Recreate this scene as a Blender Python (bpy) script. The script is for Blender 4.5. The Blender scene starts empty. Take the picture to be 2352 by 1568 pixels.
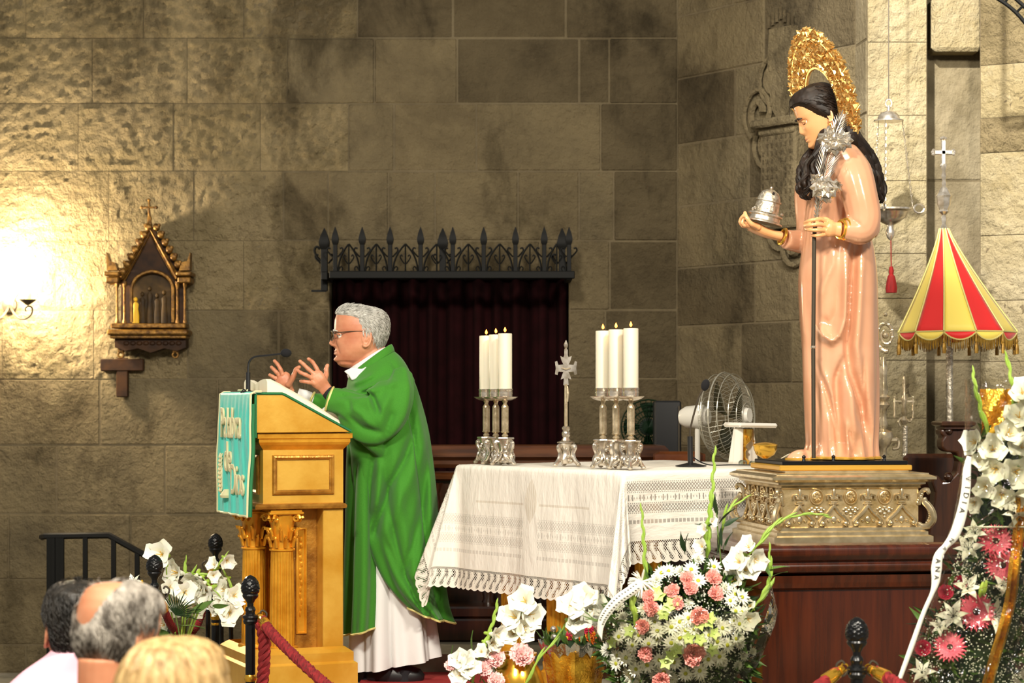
import bpy, bmesh, math, random
from mathutils import Vector, Matrix, noise
from math import sin, cos, pi, radians, sqrt, exp
random.seed(11)
SC = bpy.context.scene
COL = SC.collection
F = 4800.0            # focal length in pixels of the 2352 px wide frame
CX, HY, H = 1176.0, 925.0, 1.25   # principal column, horizon row, eye height above the altar floor

# ------------------------------------------------------------------ camera, light, exposure
cam = bpy.data.cameras.new('camera'); camo = bpy.data.objects.new('camera', cam); COL.objects.link(camo)
camo.location = (0, 0, H); camo.rotation_euler = (pi/2, 0, 0)
cam.sensor_width = 36; cam.lens = 36*F/2352; cam.shift_y = (HY-784)/2352
cam.clip_end = 100
cam.dof.use_dof = True; cam.dof.focus_distance = 8.95; cam.dof.aperture_fstop = 4.5
SC.camera = camo
vs = SC.view_settings
vs.view_transform = 'Standard'; vs.look = 'None'; vs.gamma = 1; vs.use_curve_mapping = False
vs.exposure = 0.32
w = bpy.data.worlds.new('church_air'); SC.world = w; w.use_nodes = True
w.node_tree.nodes['Background'].inputs[0].default_value = (1.0, .95, .87, 1)
w.node_tree.nodes['Background'].inputs[1].default_value = .24

def light(name, kind, loc, target, power, col=(1, .86, .66), size=.5, spot=None, blend=.6):
    l = bpy.data.lights.new(name, kind); o = bpy.data.objects.new(name, l); COL.objects.link(o)
    l.energy = power; l.color = col; o.location = loc
    if kind == 'AREA': l.shape = 'DISK'; l.size = size
    else: l.shadow_soft_size = size
    if spot: l.spot_size = radians(spot); l.spot_blend = blend
    d = Vector(target)-Vector(loc); o.rotation_euler = d.to_track_quat('-Z', 'Y').to_euler()
    return o
WARM = (1, .92, .78)
light('nave_lamp', 'AREA', (-1.6, 2.2, 5.2), (.2, 9.2, .8), 460, WARM, .9)
light('nave_lamp', 'AREA', (2.6, 2.6, 5.0), (.6, 9.0, .6), 420, WARM, .8)
light('nave_lamp', 'AREA', (-3.6, 5.2, 5.0), (-.6, 9.2, 1.0), 60, WARM, .6)
light('apse_spot', 'SPOT', (.35, 6.4, 5.7), (2.85, 11.6, 3.0), 3400, (1, .95, .86), .08, 34, .9)
light('apse_spot', 'SPOT', (.3, 8.2, 5.6), (1.35, 8.8, 1.6), 160, (1, .88, .66), .12, 40, .7)

# ------------------------------------------------------------------ colours and materials
def lin(c): return c/12.92 if c <= .04045 else ((c+.055)/1.055)**2.4
def hexc(h):
    h = h.lstrip('#'); return tuple(lin(int(h[i:i+2], 16)/255) for i in (0, 2, 4))+(1,)
MATS = {}
class NT:
    """small helper around a node tree"""
    def __init__(s, m): s.t = m.node_tree; s.n = s.t.nodes; s.l = s.t.links
    def new(s, typ, **kw):
        nd = s.n.new(typ)
        for k, v in kw.items(): setattr(nd, k, v)
        return nd
    def put(s, sock, v):
        if isinstance(v, bpy.types.NodeSocket): s.l.new(v, sock)
        else: sock.default_value = v
    def m(s, op, a, b=0.0, c=None):
        nd = s.new('ShaderNodeMath', operation=op); s.put(nd.inputs[0], a); s.put(nd.inputs[1], b)
        if c is not None: s.put(nd.inputs[2], c)
        return nd.outputs[0]
    def mix(s, f, a, b, mode='MIX'):
        nd = s.new('ShaderNodeMix', data_type='RGBA', blend_type=mode); s.put(nd.inputs[0], f); s.put(nd.inputs[6], a); s.put(nd.inputs[7], b)
        return nd.outputs[2]
    def noise(s, vec, scale, detail=3, rough=.55, dist=0):
        nd = s.new('ShaderNodeTexNoise'); s.put(nd.inputs['Vector'], vec); nd.inputs['Scale'].default_value = scale
        nd.inputs['Detail'].default_value = detail; nd.inputs['Roughness'].default_value = rough; nd.inputs['Distortion'].default_value = dist
        return nd.outputs[0]
    def ramp(s, f, lo, hi):
        nd = s.new('ShaderNodeMapRange'); s.put(nd.inputs[0], f); nd.inputs[1].default_value = lo; nd.inputs[2].default_value = hi
        return nd.outputs[0]
    def scaled(s, vec, k):
        nd = s.new('ShaderNodeMapping'); s.put(nd.inputs[0], vec); nd.inputs['Scale'].default_value = k; return nd.outputs[0]
    def bump(s, h, strength, dist, prev=None):
        nd = s.new('ShaderNodeBump'); nd.inputs['Strength'].default_value = strength; nd.inputs['Distance'].default_value = dist
        s.put(nd.inputs['Height'], h)
        if prev is not None: s.put(nd.inputs['Normal'], prev)
        return nd.outputs[0]

def mat(name, col, rough=.6, metal=0., col2=None, nscale=8., stretch=(1, 1, 1), bump=None, coat=0., spec=.5, sheen=0.,
        sss=0., trans=0., alpha=1., emit=None, detail=4, contrast=(.35, .65)):
    m = bpy.data.materials.new(name); m.use_nodes = True; T = NT(m); b = T.n['Principled BSDF']
    c = hexc(col); b.inputs['Base Color'].default_value = c
    b.inputs['Roughness'].default_value = rough; b.inputs['Metallic'].default_value = metal
    b.inputs['Specular IOR Level'].default_value = spec; b.inputs['Coat Weight'].default_value = coat
    b.inputs['Coat Roughness'].default_value = .12
    if sheen: b.inputs['Sheen Weight'].default_value = sheen; b.inputs['Sheen Roughness'].default_value = .5
    if sss: b.inputs['Subsurface Weight'].default_value = sss; b.inputs['Subsurface Radius'].default_value = (.012, .006, .003); b.inputs['Subsurface Scale'].default_value = 1
    if trans: b.inputs['Transmission Weight'].default_value = trans
    if alpha < 1: b.inputs['Alpha'].default_value = alpha
    if emit: b.inputs['Emission Color'].default_value = hexc(emit[0]); b.inputs['Emission Strength'].default_value = emit[1]
    tc = T.new('ShaderNodeTexCoord').outputs['Object'] if (col2 or bump) else None
    if col2:
        f = T.ramp(T.noise(T.scaled(tc, stretch), nscale, detail), *contrast)
        T.put(b.inputs['Base Color'], T.mix(f, c, hexc(col2)))
    if bump:
        h = T.noise(T.scaled(tc, stretch), bump[0], 4)
        T.put(b.inputs['Normal'], T.bump(h, bump[1], bump[2]))
    MATS[name] = m; return m

def stone_mat(name, cols, bscale, bdist, stain='2e2a1a', stain_amt=.5):
    m = bpy.data.materials.new(name); m.use_nodes = True; T = NT(m); b = T.n['Principled BSDF']
    P = T.new('ShaderNodeNewGeometry').outputs['Position']
    rnd = T.new('ShaderNodeObjectInfo').outputs['Random']
    c = T.mix(T.ramp(T.noise(P, 2.6, 5, .6), .36, .64), hexc(cols[0]), hexc(cols[1]))
    c = T.mix(T.m('MULTIPLY', rnd, .5), c, hexc(cols[2]))
    c = T.mix(T.m('MULTIPLY', T.ramp(T.noise(T.scaled(P, (.8, .8, 1.0)), 1.7, 7, .68, .6), .44, .66), .7), c, hexc(cols[3]))
    c = T.mix(T.m('MULTIPLY', T.ramp(T.noise(P, 14, 5, .7), .5, .75), .45), c, hexc(cols[3]))
    c = T.mix(T.m('MULTIPLY', T.ramp(T.noise(T.scaled(P, (1.1, 1.1, .6)), 1.5, 7, .68, .3), .52, .64), stain_amt), c, hexc(stain))
    T.put(b.inputs['Base Color'], c); b.inputs['Roughness'].default_value = .92; b.inputs['Specular IOR Level'].default_value = .2
    h1 = T.noise(P, bscale*1.25, 8, .62, .12); h2 = T.noise(T.scaled(P, (1.6, 1.6, .8)), bscale*3.1, 4, .6)
    h = T.m('ADD', h1, T.m('MULTIPLY', h2, .25))
    T.put(b.inputs['Normal'], T.bump(h, 1.0, bdist)); MATS[name] = m; return m

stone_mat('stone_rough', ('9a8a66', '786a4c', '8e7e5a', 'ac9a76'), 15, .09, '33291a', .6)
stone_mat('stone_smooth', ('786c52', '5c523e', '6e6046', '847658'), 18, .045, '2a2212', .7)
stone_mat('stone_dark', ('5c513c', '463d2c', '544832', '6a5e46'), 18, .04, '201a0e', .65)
stone_mat('stone_pier', ('b4a682', '988a66', 'a6946c', 'c2b596'), 19, .05, '5f563c', .35)
stone_mat('stone_groove', ('8a7e64', '74694f', '80735a', '958a70'), 18, .02, '4f4632', .5)
stone_mat('mortar', ('6a5f48', '564c3a', '625642', '766a52'), 30, .008, '2e2614', .4)
stone_mat('floor_stone', ('8d8674', '7a7362', '857e6c', '9a9382'), 12, .004)
GOLD = mat('gilt_paint', 'e0b048', .36, .35, 'cc942a', 5, bump=(60, .15, .004), coat=.15)
GILT = mat('gilded_wood', 'e8a832', .3, .5, 'cc8a1e', 9, bump=(40, .25, .004))
GILTD = mat('dark_gilding', 'c08a34', .35, .5, '8a5a1c', 14, bump=(50, .4, .006))
BRASS = mat('brass', 'e8b440', .2, .85)
GOLDM = mat('gold_metal', 'f2c050', .2, .85)
CAGE = mat('fan_wire', 'b8b4a4', .3, .3)
OLDGOLD = mat('old_gold', '8a6428', .42, .6, '4a3010', 30, bump=(80, .5, .006))
OLDWOOD = mat('dark_frame_wood', '3c240e', .6, 0, '241408', 12, spec=.2)
SILVER = mat('silver', 'ebe3d6', .24, .85, 'b8ac98', 30)
SILVERD = mat('embossed_silver', 'e2d2b4', .3, .72, 'a89878', 22, bump=(70, .35, .004))
SILVERH = mat('hammered_silver', 'e8e0ce', .22, .8, 'a89c84', 60, bump=(90, .8, .006))
PSIL = mat('aged_silver', 'dccba8', .26, .85, 'bcaa84', 26)
PEMB = mat('aged_embossed_silver', 'dcc496', .3, .75, 'b89c66', 20, bump=(70, .35, .004))
HALO = mat('halo_gold', 'f2cc80', .3, .75, 'd8a050', 40)
IRON = mat('black_iron', '080806', .6, .0, spec=.2)
IRONM = mat('black_enamel', '0c0d0f', .3, .0, spec=.35, bump=(60, .1, .002))
RUST = mat('worn_iron', '4a4236', .55, .6)
MAHOG = mat('mahogany', '4c1d08', .24, 0, '321105', 5, (6, 6, .4), coat=.35)
DARKW = mat('dark_walnut', '46240f', .28, 0, '2a1408', 6, (5, 5, .5), coat=.35)
STALLW = mat('stall_wood', '5c3418', .3, 0, '3a1e0e', 6, (.6, 5, 5), coat=.3)
ORANGEW = mat('orange_wood', '8a4a1c', .25, 0, '5e2c0e', 6, coat=.4)
GREEN = mat('chasuble_green', '3f8426', .8, 0, '397a22', 260, sheen=.15, bump=(420, .15, .0015), spec=.2)
GREEND = mat('green_lining', '245c14', .85)
GREENTRIM = mat('green_braid', '0e6a3a', .7)
TRIM = mat('pale_gold_braid', 'd8cc80', .5, .2)
ALB = mat('white_alb', 'e0e0de', .85, bump=(30, .1, .01))
LINEN0 = mat('white_linen', 'f4f0e6', .85, bump=(300, .1, .001))
PAPER = mat('book_paper', 'f2ead0', .8)
BLACK = mat('black_cloth', '14151a', .85)
BLACKP = mat('black_plastic', '17181a', .4)
FOAM = mat('black_foam', '101014', .95, bump=(300, .5, .002))
TEAL = mat('teal_satin', '5ce2ce', .38, 0, '4cd0be', 6, (1, 14, .5), sheen=.2, bump=(16, .35, .012))
CORD = mat('cream_cord', 'e6dcae', .55, .1)
SKIN = mat('skin', 'cc8e6c', .45, 0, 'bc7656', 14, sss=.12, bump=(180, .1, .001))
SKINR = mat('ear_skin', 'cc7c62', .5, sss=.15)
SKINB = mat('scalp_skin', 'd0906c', .5, 0, 'c07c58', 9, sss=.1)
SKINS = mat('painted_skin', 'eab07c', .28, 0, 'dfa068', 6, coat=.3)
LIP = mat('lip', 'b06c58', .5)
EYEW = mat('eye_white', 'eae6da', .25); EYED = mat('eye_dark', '24160e', .15)
HAIRG = mat('grey_hair', 'd2d0c8', .6, 0, 'a8a69e', 45, (1, 1, .35), bump=(90, .6, .004))
HAIRG2 = mat('silver_fringe', 'b4aca0', .6, 0, '5a5248', 40, (1, .4, .4), bump=(90, .8, .006))
HAIRD = mat('dark_hair', '2a241c', .5, 0, '14110c', 40, (1, 1, .3), bump=(80, .7, .006))
HAIRB = mat('blonde_hair', 'd2b078', .45, 0, '8c6c3c', 30, (2, 2, .25), bump=(60, .7, .006))
HAIRS = mat('statue_hair', '18100a', .5, 0, '281a10', 30, spec=.35)
PINKSHIRT = mat('pink_shirt', 'e8b4c4', .8); NAVY = mat('navy_cloth', '20203c', .9); BROWNCL = mat('brown_cloth', '5a4630', .9)
ROBE = mat('pink_polychrome', 'd8a280', .22, 0, 'cc9470', 3.0, coat=.45, bump=(8, .06, .01))
GOLDTRIM = mat('gold_edge', 'e8b44c', .3, .6)
WAX = mat('candle_wax', 'dcd6bf', .5, sss=.1)
FLAME = mat('flame', 'ffb060', .5, emit=('ff7420', 11))
BULB = mat('lit_bulb', 'ffe0a0', .5, emit=('ffd898', 60))
WICK = mat('wick', '1c120a', .9)
RED = mat('red_silk', 'dc1c1c', .6, sheen=.3); YEL = mat('yellow_silk', 'f0d860', .6, sheen=.3)
FRINGE = mat('gold_fringe', 'b48c34', .5, .3, '8a6420', 40)
TASSEL = mat('red_tassel', 'a01414', .8, 0, '780c0c', 60, (1, 1, .1), bump=(200, .4, .003))
ROPE = mat('crimson_rope', '8e1c20', .85, 0, '6c1014', 40)
CURTAIN = mat('maroon_curtain', '1e0507', .95, 0, '160304', 9, spec=.1)
PETALW = mat('white_petal', 'f6f4ea', .6, 0, 'e8ead0', 9, sss=.15)
PETALP = mat('pink_petal', 'f4b4b0', .65, 0, 'f8ccc8', 16, sss=.15)
PETALC = mat('coral_petal', 'f49e90', .65, 0, 'f4a8a0', 16, sss=.1)
GERB = mat('gerbera_pink', 'e8506c', .6, 0, 'f07c90', 20, sss=.1)
ORANGEP = mat('orange_petal', 'e0701c', .6); CRIMP = mat('crimson_petal', 'b0183c', .6)
LIME = mat('lime_petal', 'c4dc74', .6, 0, 'd8e8a0', 14, sss=.1)
LEAF = mat('leaf', '5c7c34', .5, 0, '3e5c24', 12); LEAFD = mat('dark_leaf', '22381c', .4)
STEM = mat('stem', '86a838', .5, 0, '9cba50', 12); STEMD = mat('dull_stem', '5c7434', .55)
BUD = mat('bud_green', 'b0c858', .5, 0, '94b440', 8)
DISC = mat('daisy_disc', 'b4b82c', .7, bump=(200, .6, .003)); DISCD = mat('gerbera_disc', '3c1c14', .8, bump=(200, .6, .003))
YELP = mat('yellow_stamen', 'e0b020', .6)
GYP = mat('gypsophila', 'e8ead8', .7)
FOILG = mat('gold_foil', 'fcca48', .22, .6, 'b87410', 10, bump=(14, .9, .03))
FOILS = mat('silver_foil', 'd8d8d4', .15, .95, bump=(20, .9, .02))
RIBBON = mat('white_satin_ribbon', 'f2f0e2', .4, sheen=.2)
INK = mat('black_print', '2a2a26', .7)
WHITEP = mat('white_plastic', 'ece8dc', .35)
CARPET = mat('red_carpet', '9c2020', .95, bump=(200, .4, .004))
PAINTD = mat('dark_painting', '241a0e', .6, 0, '4c3818', 9, spec=.2)
GREENDISC = mat('green_metal', '0b2410', .6, spec=.2)
CREAMP = mat('cream_plinth', 'd8a848', .5)

def clear_mat(name, tint, gloss=.35, rough=.08, wrinkle=None):
    m = bpy.data.materials.new(name); m.use_nodes = True; T = NT(m); out = T.n['Material Output']; T.n.remove(T.n['Principled BSDF'])
    tr = T.new('ShaderNodeBsdfTransparent'); tr.inputs[0].default_value = hexc(tint)
    gl = T.new('ShaderNodeBsdfGlossy'); gl.inputs['Roughness'].default_value = rough
    lw = T.new('ShaderNodeLayerWeight'); lw.inputs[0].default_value = .25
    f = T.m('MULTIPLY_ADD', lw.outputs['Fresnel'], gloss, .02)
    if wrinkle:
        h = T.noise(T.new('ShaderNodeTexCoord').outputs['Object'], wrinkle[0], 3, .5, 1.2)
        T.put(gl.inputs['Normal'], T.bump(h, 1, wrinkle[1]))
    mx = T.new('ShaderNodeMixShader'); T.put(mx.inputs[0], f); T.put(mx.inputs[1], tr.outputs[0]); T.put(mx.inputs[2], gl.outputs[0])
    T.put(out.inputs[0], mx.outputs[0]); MATS[name] = m; return m
CELLO = clear_mat('cellophane', 'f4f3ea', .9, .06, (10, .05))
GLASS = clear_mat('clear_glass', 'f0f4f0', .8, .03)
FANPL = clear_mat('clear_blade', 'b8baa8', .7, .1)

# ------------------------------------------------------------------ mesh helpers
class MB:
    def __init__(s): s.v = []; s.f = []; s.mi = []; s.cur = 0; s.T = Matrix.Identity(4)
    def at(s, loc=(0, 0, 0), rz=0, rx=0, ry=0, sc=1):
        s.T = Matrix.Translation(loc) @ Matrix.Rotation(rz, 4, 'Z') @ Matrix.Rotation(ry, 4, 'Y') @ Matrix.Rotation(rx, 4, 'X')
        if sc != 1: s.T = s.T @ (Matrix.Scale(sc, 4) if not hasattr(sc, '__len__') else Matrix.Diagonal((*sc, 1)))
        return s
    def add(s, vs, fs):
        n = len(s.v); T = s.T
        s.v += [tuple(T @ Vector(v)) for v in vs]
        s.f += [tuple(i+n for i in f) for f in fs]; s.mi += [s.cur]*len(fs); return s
    def box(s, c, d, b=0):
        x, y, z = (k/2 for k in d); cx, cy, cz = c
        if not b:
            vs = [(cx+i*x, cy+j*y, cz+k*z) for i in (-1, 1) for j in (-1, 1) for k in (-1, 1)]
            return s.add(vs, [(0, 1, 3, 2), (4, 6, 7, 5), (0, 4, 5, 1), (2, 3, 7, 6), (0, 2, 6, 4), (1, 5, 7, 3)])
        b = min(b, x*.9, y*.9, z*.9)
        rings = []
        for zz, o in ((-z, b), (-z+b, 0), (z-b, 0), (z, b)):
            X, Y = x-o, y-o
            rings.append([(cx-X+0*b, cy-Y+b*(o == 0), cz+zz), (cx-X+b*(o == 0), cy-Y, cz+zz), (cx+X-b*(o == 0), cy-Y, cz+zz), (cx+X, cy-Y+b*(o == 0), cz+zz),
                          (cx+X, cy+Y-b*(o == 0), cz+zz), (cx+X-b*(o == 0), cy+Y, cz+zz), (cx-X+b*(o == 0), cy+Y, cz+zz), (cx-X, cy+Y-b*(o == 0), cz+zz)])
        return s.loft(rings)
    def loft(s, rings, closed=True, cap=True):
        n = len(rings[0]); vs = [p for r in rings for p in r]; fs = []
        for i in range(len(rings)-1):
            for j in range(n if closed else n-1):
                k = (j+1) % n; fs.append((i*n+j, i*n+k, (i+1)*n+k, (i+1)*n+j))
        if cap and closed: fs.append(tuple(reversed(range(n)))); fs.append(tuple(range((len(rings)-1)*n, len(rings)*n)))
        return s.add(vs, fs)
    def lathe(s, prof, c=(0, 0, 0), seg=20, fn=None, sq=1, rot=0):
        rings = []
        for r, z in prof:
            ring = []
            for k in range(seg):
                a = 2*pi*k/seg+rot; R = r*(fn(a, z) if fn else 1); ring.append((c[0]+R*cos(a), c[1]+R*sin(a)*sq, c[2]+z))
            rings.append(ring)
        return s.loft(rings)
    def tube(s, pts, r, seg=8, closed=False, flat=1, up=None):
        pts = [Vector(p) for p in pts]; n = len(pts)
        rr = r if hasattr(r, '__len__') else [r]*n
        rings = []; nrm = None
        for i, p in enumerate(pts):
            a = pts[(i-1) % n] if (i or closed) else p; b = pts[(i+1) % n] if (i < n-1 or closed) else p
            t = (b-a); t = t.normalized() if t.length > 1e-9 else Vector((0, 0, 1))
            if nrm is None:
                nrm = Vector(up) if up else (Vector((0, 0, 1)) if abs(t.z) < .9 else Vector((1, 0, 0)))
            nrm = (nrm-t*nrm.dot(t)); nrm = nrm.normalized() if nrm.length > 1e-6 else t.orthogonal().normalized(); bi = t.cross(nrm)
            rings.append([tuple(p+(nrm*cos(2*pi*k/seg)*flat+bi*sin(2*pi*k/seg))*rr[i]) for k in range(seg)])
        if closed: rings.append(rings[0])
        return s.loft(rings, cap=not closed)
    def ball(s, c, r, seg=12, rings=8):
        r = r if hasattr(r, '__len__') else (r, r, r)
        prof = [(max(1e-4, sin(pi*i/rings)), -cos(pi*i/rings)) for i in range(rings+1)]
        return s.loft([[(c[0]+r[0]*q*cos(2*pi*k/seg), c[1]+r[1]*q*sin(2*pi*k/seg), c[2]+r[2]*z) for k in range(seg)] for q, z in prof])
    def prism(s, poly, y0, y1, plane='xz'):
        n = len(poly)
        def q(p, y): return (p[0], y, p[1]) if plane == 'xz' else ((p[0], p[1], y) if plane == 'xy' else (y, p[0], p[1]))
        vs = [q(p, y0) for p in poly]+[q(p, y1) for p in poly]
        fs = [tuple(range(n)), tuple(reversed(range(n, 2*n)))]+[(i, i+n, (i+1) % n+n, (i+1) % n) for i in range(n)]
        return s.add(vs, fs)
    def grid(s, fn, nu, nv):
        vs = [tuple(fn(i/nu, j/nv)) for j in range(nv+1) for i in range(nu+1)]
        fs = [(j*(nu+1)+i, j*(nu+1)+i+1, (j+1)*(nu+1)+i+1, (j+1)*(nu+1)+i) for j in range(nv) for i in range(nu)]
        return s.add(vs, fs)
    def rect(s, w, d, prof, c=(0, 0, 0), cap=True):
        """mitred moulding: rectangular rings (out, z) round a w x d plan"""
        return s.loft([[(c[0]-w/2-o, c[1]-d/2-o, c[2]+z), (c[0]+w/2+o, c[1]-d/2-o, c[2]+z), (c[0]+w/2+o, c[1]+d/2+o, c[2]+z), (c[0]-w/2-o, c[1]+d/2+o, c[2]+z)] for o, z in prof], cap=cap)
    def mesh(s, name, mats, smooth=None, fix=True):
        me = bpy.data.meshes.new(name); me.from_pydata(s.v, [], s.f)
        for m in (mats if isinstance(mats, (list, tuple)) else [mats]): me.materials.append(m)
        if any(s.mi): me.polygons.foreach_set('material_index', s.mi)
        if fix:
            bm = bmesh.new(); bm.from_mesh(me); bmesh.ops.recalc_face_normals(bm, faces=bm.faces); bm.to_mesh(me); bm.free()
        if smooth: 
            me.polygons.foreach_set('use_smooth', [True]*len(me.polygons)); me.set_sharp_from_angle(angle=radians(smooth))
        me.update(); return me
    def build(s, name, mats, parent=None, smooth=40, fix=True, loc=None):
        o = bpy.data.objects.new(name, s.mesh(name, mats, smooth, fix)); COL.objects.link(o)
        if parent: o.parent = parent
        if loc is not None: o.location = loc
        return o

def tag(o, label=None, cat=None, group=None, kind=None):
    if label: o['label'] = label
    if cat: o['category'] = cat
    if group: o['group'] = group
    if kind: o['kind'] = kind
    return o
def thing(name, label, cat, loc=(0, 0, 0), rz=0, group=None):
    o = bpy.data.objects.new(name, None); COL.objects.link(o); o.location = loc; o.rotation_euler = (0, 0, rz); o.empty_display_size = .1
    return tag(o, label, cat, group)
def place(me, name, parent=None, loc=(0, 0, 0), rot=(0, 0, 0), sc=1):
    o = bpy.data.objects.new(name, me); COL.objects.link(o); o.parent = parent; o.location = loc; o.rotation_euler = rot
    o.scale = (sc, sc, sc) if not hasattr(sc, '__len__') else sc; return o
def copy_tree(o, parent=None):
    c = o.copy(); COL.objects.link(c); c.parent = parent
    for ch in o.children: copy_tree(ch, c)
    return c
def W(px, py, D): return Vector(((px-CX)*D/F, D, H-(py-HY)*D/F))
def frame(root):
    """px,py,dy -> local point of a thing standing at root.location (dy: metres nearer (-) or farther (+))"""
    L = root.location.copy()
    return lambda px, py, dy=0.: W(px, py, L.y+dy)-L
def mod(o, kind, **kw):
    m = o.modifiers.new(kind.lower(), kind)
    for k, v in kw.items(): setattr(m, k, v)
    return o
def fuse(o, voxel, smooth=2, fac=.5):
    mod(o, 'REMESH', mode='VOXEL', voxel_size=voxel, use_smooth_shade=True)
    if smooth: mod(o, 'SMOOTH', factor=fac, iterations=smooth)
    return o
def lerp(a, b, t): return a+(b-a)*t
def interp(tab, x):
    """piecewise smooth table lookup, rows (x, a, b, ...)"""
    if x <= tab[0][0]: return tab[0][1:]
    for r0, r1 in zip(tab, tab[1:]):
        if x <= r1[0]:
            t = (x-r0[0])/(r1[0]-r0[0]); return tuple(lerp(a, b, t) for a, b in zip(r0[1:], r1[1:]))
    return tab[-1][1:]
def smooth_path(pts, n=6):
    pts = [Vector(p) for p in pts]; out = []
    for i in range(len(pts)-1):
        p0 = pts[max(i-1, 0)]; p1 = pts[i]; p2 = pts[i+1]; p3 = pts[min(i+2, len(pts)-1)]
        for k in range(n):
            t = k/n; out.append(.5*((2*p1)+(p2-p0)*t+(2*p0-5*p1+4*p2-p3)*t*t+(3*p1-p0-3*p2+p3)*t**3))
    return out+[pts[-1]]
def crease(px, py, curves):
    """sum of ridges (+) and valleys (-) drawn as polylines: (points, amplitude, width)"""
    e = 0
    for pts, amp, w_ in curves:
        best = 1e9; n = len(pts)-1; tt = 0
        for i in range(n):
            ax, ay = pts[i]; bx_, by_ = pts[i+1]; dx, dy = bx_-ax, by_-ay
            t = max(0, min(1, ((px-ax)*dx+(py-ay)*dy)/(dx*dx+dy*dy))); d = (px-ax-t*dx)**2+(py-ay-t*dy)**2
            if d < best: best = d; tt = (i+t)/n
        if best < 9*w_*w_: e += amp*exp(-best/(w_*w_))*min(1, min(tt, 1-tt)*5+.15)
    return e
def ns(p, s=1): return noise.noise(Vector(p)*s)
def text_mesh(body, size, depth=.002, bevel=0, sx=1.0, font_space=1.0):
    cu = bpy.data.curves.new('lettering', 'FONT'); cu.body = body; cu.size = size; cu.extrude = depth; cu.bevel_depth = bevel
    cu.align_x = 'CENTER'; cu.space_character = font_space; cu.resolution_u = 3; cu.bevel_resolution = 1
    o = bpy.data.objects.new('lettering', cu); COL.objects.link(o)
    me = bpy.data.meshes.new_from_object(o.evaluated_get(bpy.context.evaluated_depsgraph_get()))
    COL.objects.unlink(o); bpy.data.objects.remove(o); bpy.data.curves.remove(cu)
    if sx != 1: me.transform(Matrix.Diagonal((sx, 1, 1, 1)))
    return me
# ------------------------------------------------------------------ the room: floors, stone walls, pier
FLO = -.43
o = MB().box((0, 8, FLO-.05), (9, 16, .1)).build('floor', MATS['floor_stone'], smooth=None); tag(o, kind='structure')
STEP = -.10        # the lectern and the priest stand one low step below the altar
for x0, x1, y0, y1, zt in ((-.1, 5, 6.95, 13.05, 0), (-1.2, -.1, 10.4, 13.05, 0), (-1.46, -.1, 8.9, 10.4, STEP), (-.74, -.1, 6.95, 8.9, STEP)):
    o = MB().box(((x0+x1)/2, (y0+y1)/2, (zt+FLO)/2), (x1-x0, y1-y0, zt-FLO)).build('floor_altar_platform', MATS['floor_stone'], smooth=None); tag(o, kind='structure')
o = MB().box((-.42, 9.2, STEP+.006), (.62, 2.6, .012)).build('floor_carpet', CARPET, smooth=None); tag(o, kind='structure')

def stone(parent, name, x0, x1, z0, z1, M, depth, m, out):
    """one squared block; M maps wall coordinates (along, out of the wall, up) to the world"""
    g = .0022; w_, h_ = x1-x0-2*g, z1-z0-2*g
    if w_ < .02 or h_ < .02: return
    b = MB()
    if m in (MATS['stone_rough'], MATS['stone_pier']):        # hewn face: a real uneven relief inside a dressed margin
        nu, nv = max(4, int(w_/.016)), max(4, int(h_/.016)); s0 = random.uniform(0, 90)
        def hewn(u, v):
            x, z = (u-.5)*w_, (v-.5)*h_; mg = min(1, min(u*w_, (1-u)*w_, v*h_, (1-v)*h_)/.03)
            q = (x*20+s0, z*26, s0); e = noise.noise(Vector(q))*.9+noise.noise(Vector((q[0]*2.3, q[1]*2.6+.8*x*40, 4)))*.7
            return (x, -depth/2-.014*e*mg-.004*mg, z)
        b.grid(hewn, nu, nv)
        edge = [(i/nu, 0) for i in range(nu)]+[(1, j/nv) for j in range(nv)]+[(1-i/nu, 1) for i in range(nu)]+[(0, 1-j/nv) for j in range(nv)]
        b.loft([[((u-.5)*w_, -depth/2, (v-.5)*h_) for u, v in edge], [((u-.5)*w_, depth/2, (v-.5)*h_) for u, v in edge]], cap=False)
    else: b.box((0, 0, 0), (w_, depth, h_), .008)
    o = b.build(name, m, parent, smooth=35 if len(b.v) > 60 else None, fix=len(b.v) > 60)
    o.matrix_local = M @ Matrix.Translation(((x0+x1)/2, -out+depth/2, (z0+z1)/2))
    return o
def course_wall(parent, M, rows, joints, holes, pick, depth=.1):
    for (z0, z1), js in zip(rows, joints):
        zz0, zz1 = min(z0, z1), max(z0, z1)
        for a, b in zip(js, js[1:]):
            segs = [(a, b, zz0, zz1)]
            for hx0, hx1, hz0, hz1 in holes:
                nxt = []
                for (p, q, r, s_) in segs:
                    if q <= hx0 or p >= hx1 or s_ <= hz0 or r >= hz1: nxt.append((p, q, r, s_)); continue
                    if p < hx0: nxt.append((p, hx0, r, s_))
                    if q > hx1: nxt.append((hx1, q, r, s_))
                    if s_ > hz1: nxt.append((max(p, hx0), min(q, hx1), hz1, s_))
                segs = nxt
            for (p, q, r, s_) in segs:
                if q-p < .03 or s_-r < .03: continue
                stone(parent, 'stone', p, q, r, s_, M, depth, pick((p+q)/2, (r+s_)/2), random.uniform(.002, .009))
YB = 13.0
def bx(px): return (px-CX)*YB/F
def bz(py): return H-(py-HY)*YB/F
door = (bx(757), bx(1307), -1, bz(632))
ys = [-330, -150, 88, 238, 393, 553, 712, 870, 1022, 1180, 1330, 1480, 1640]
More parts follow.
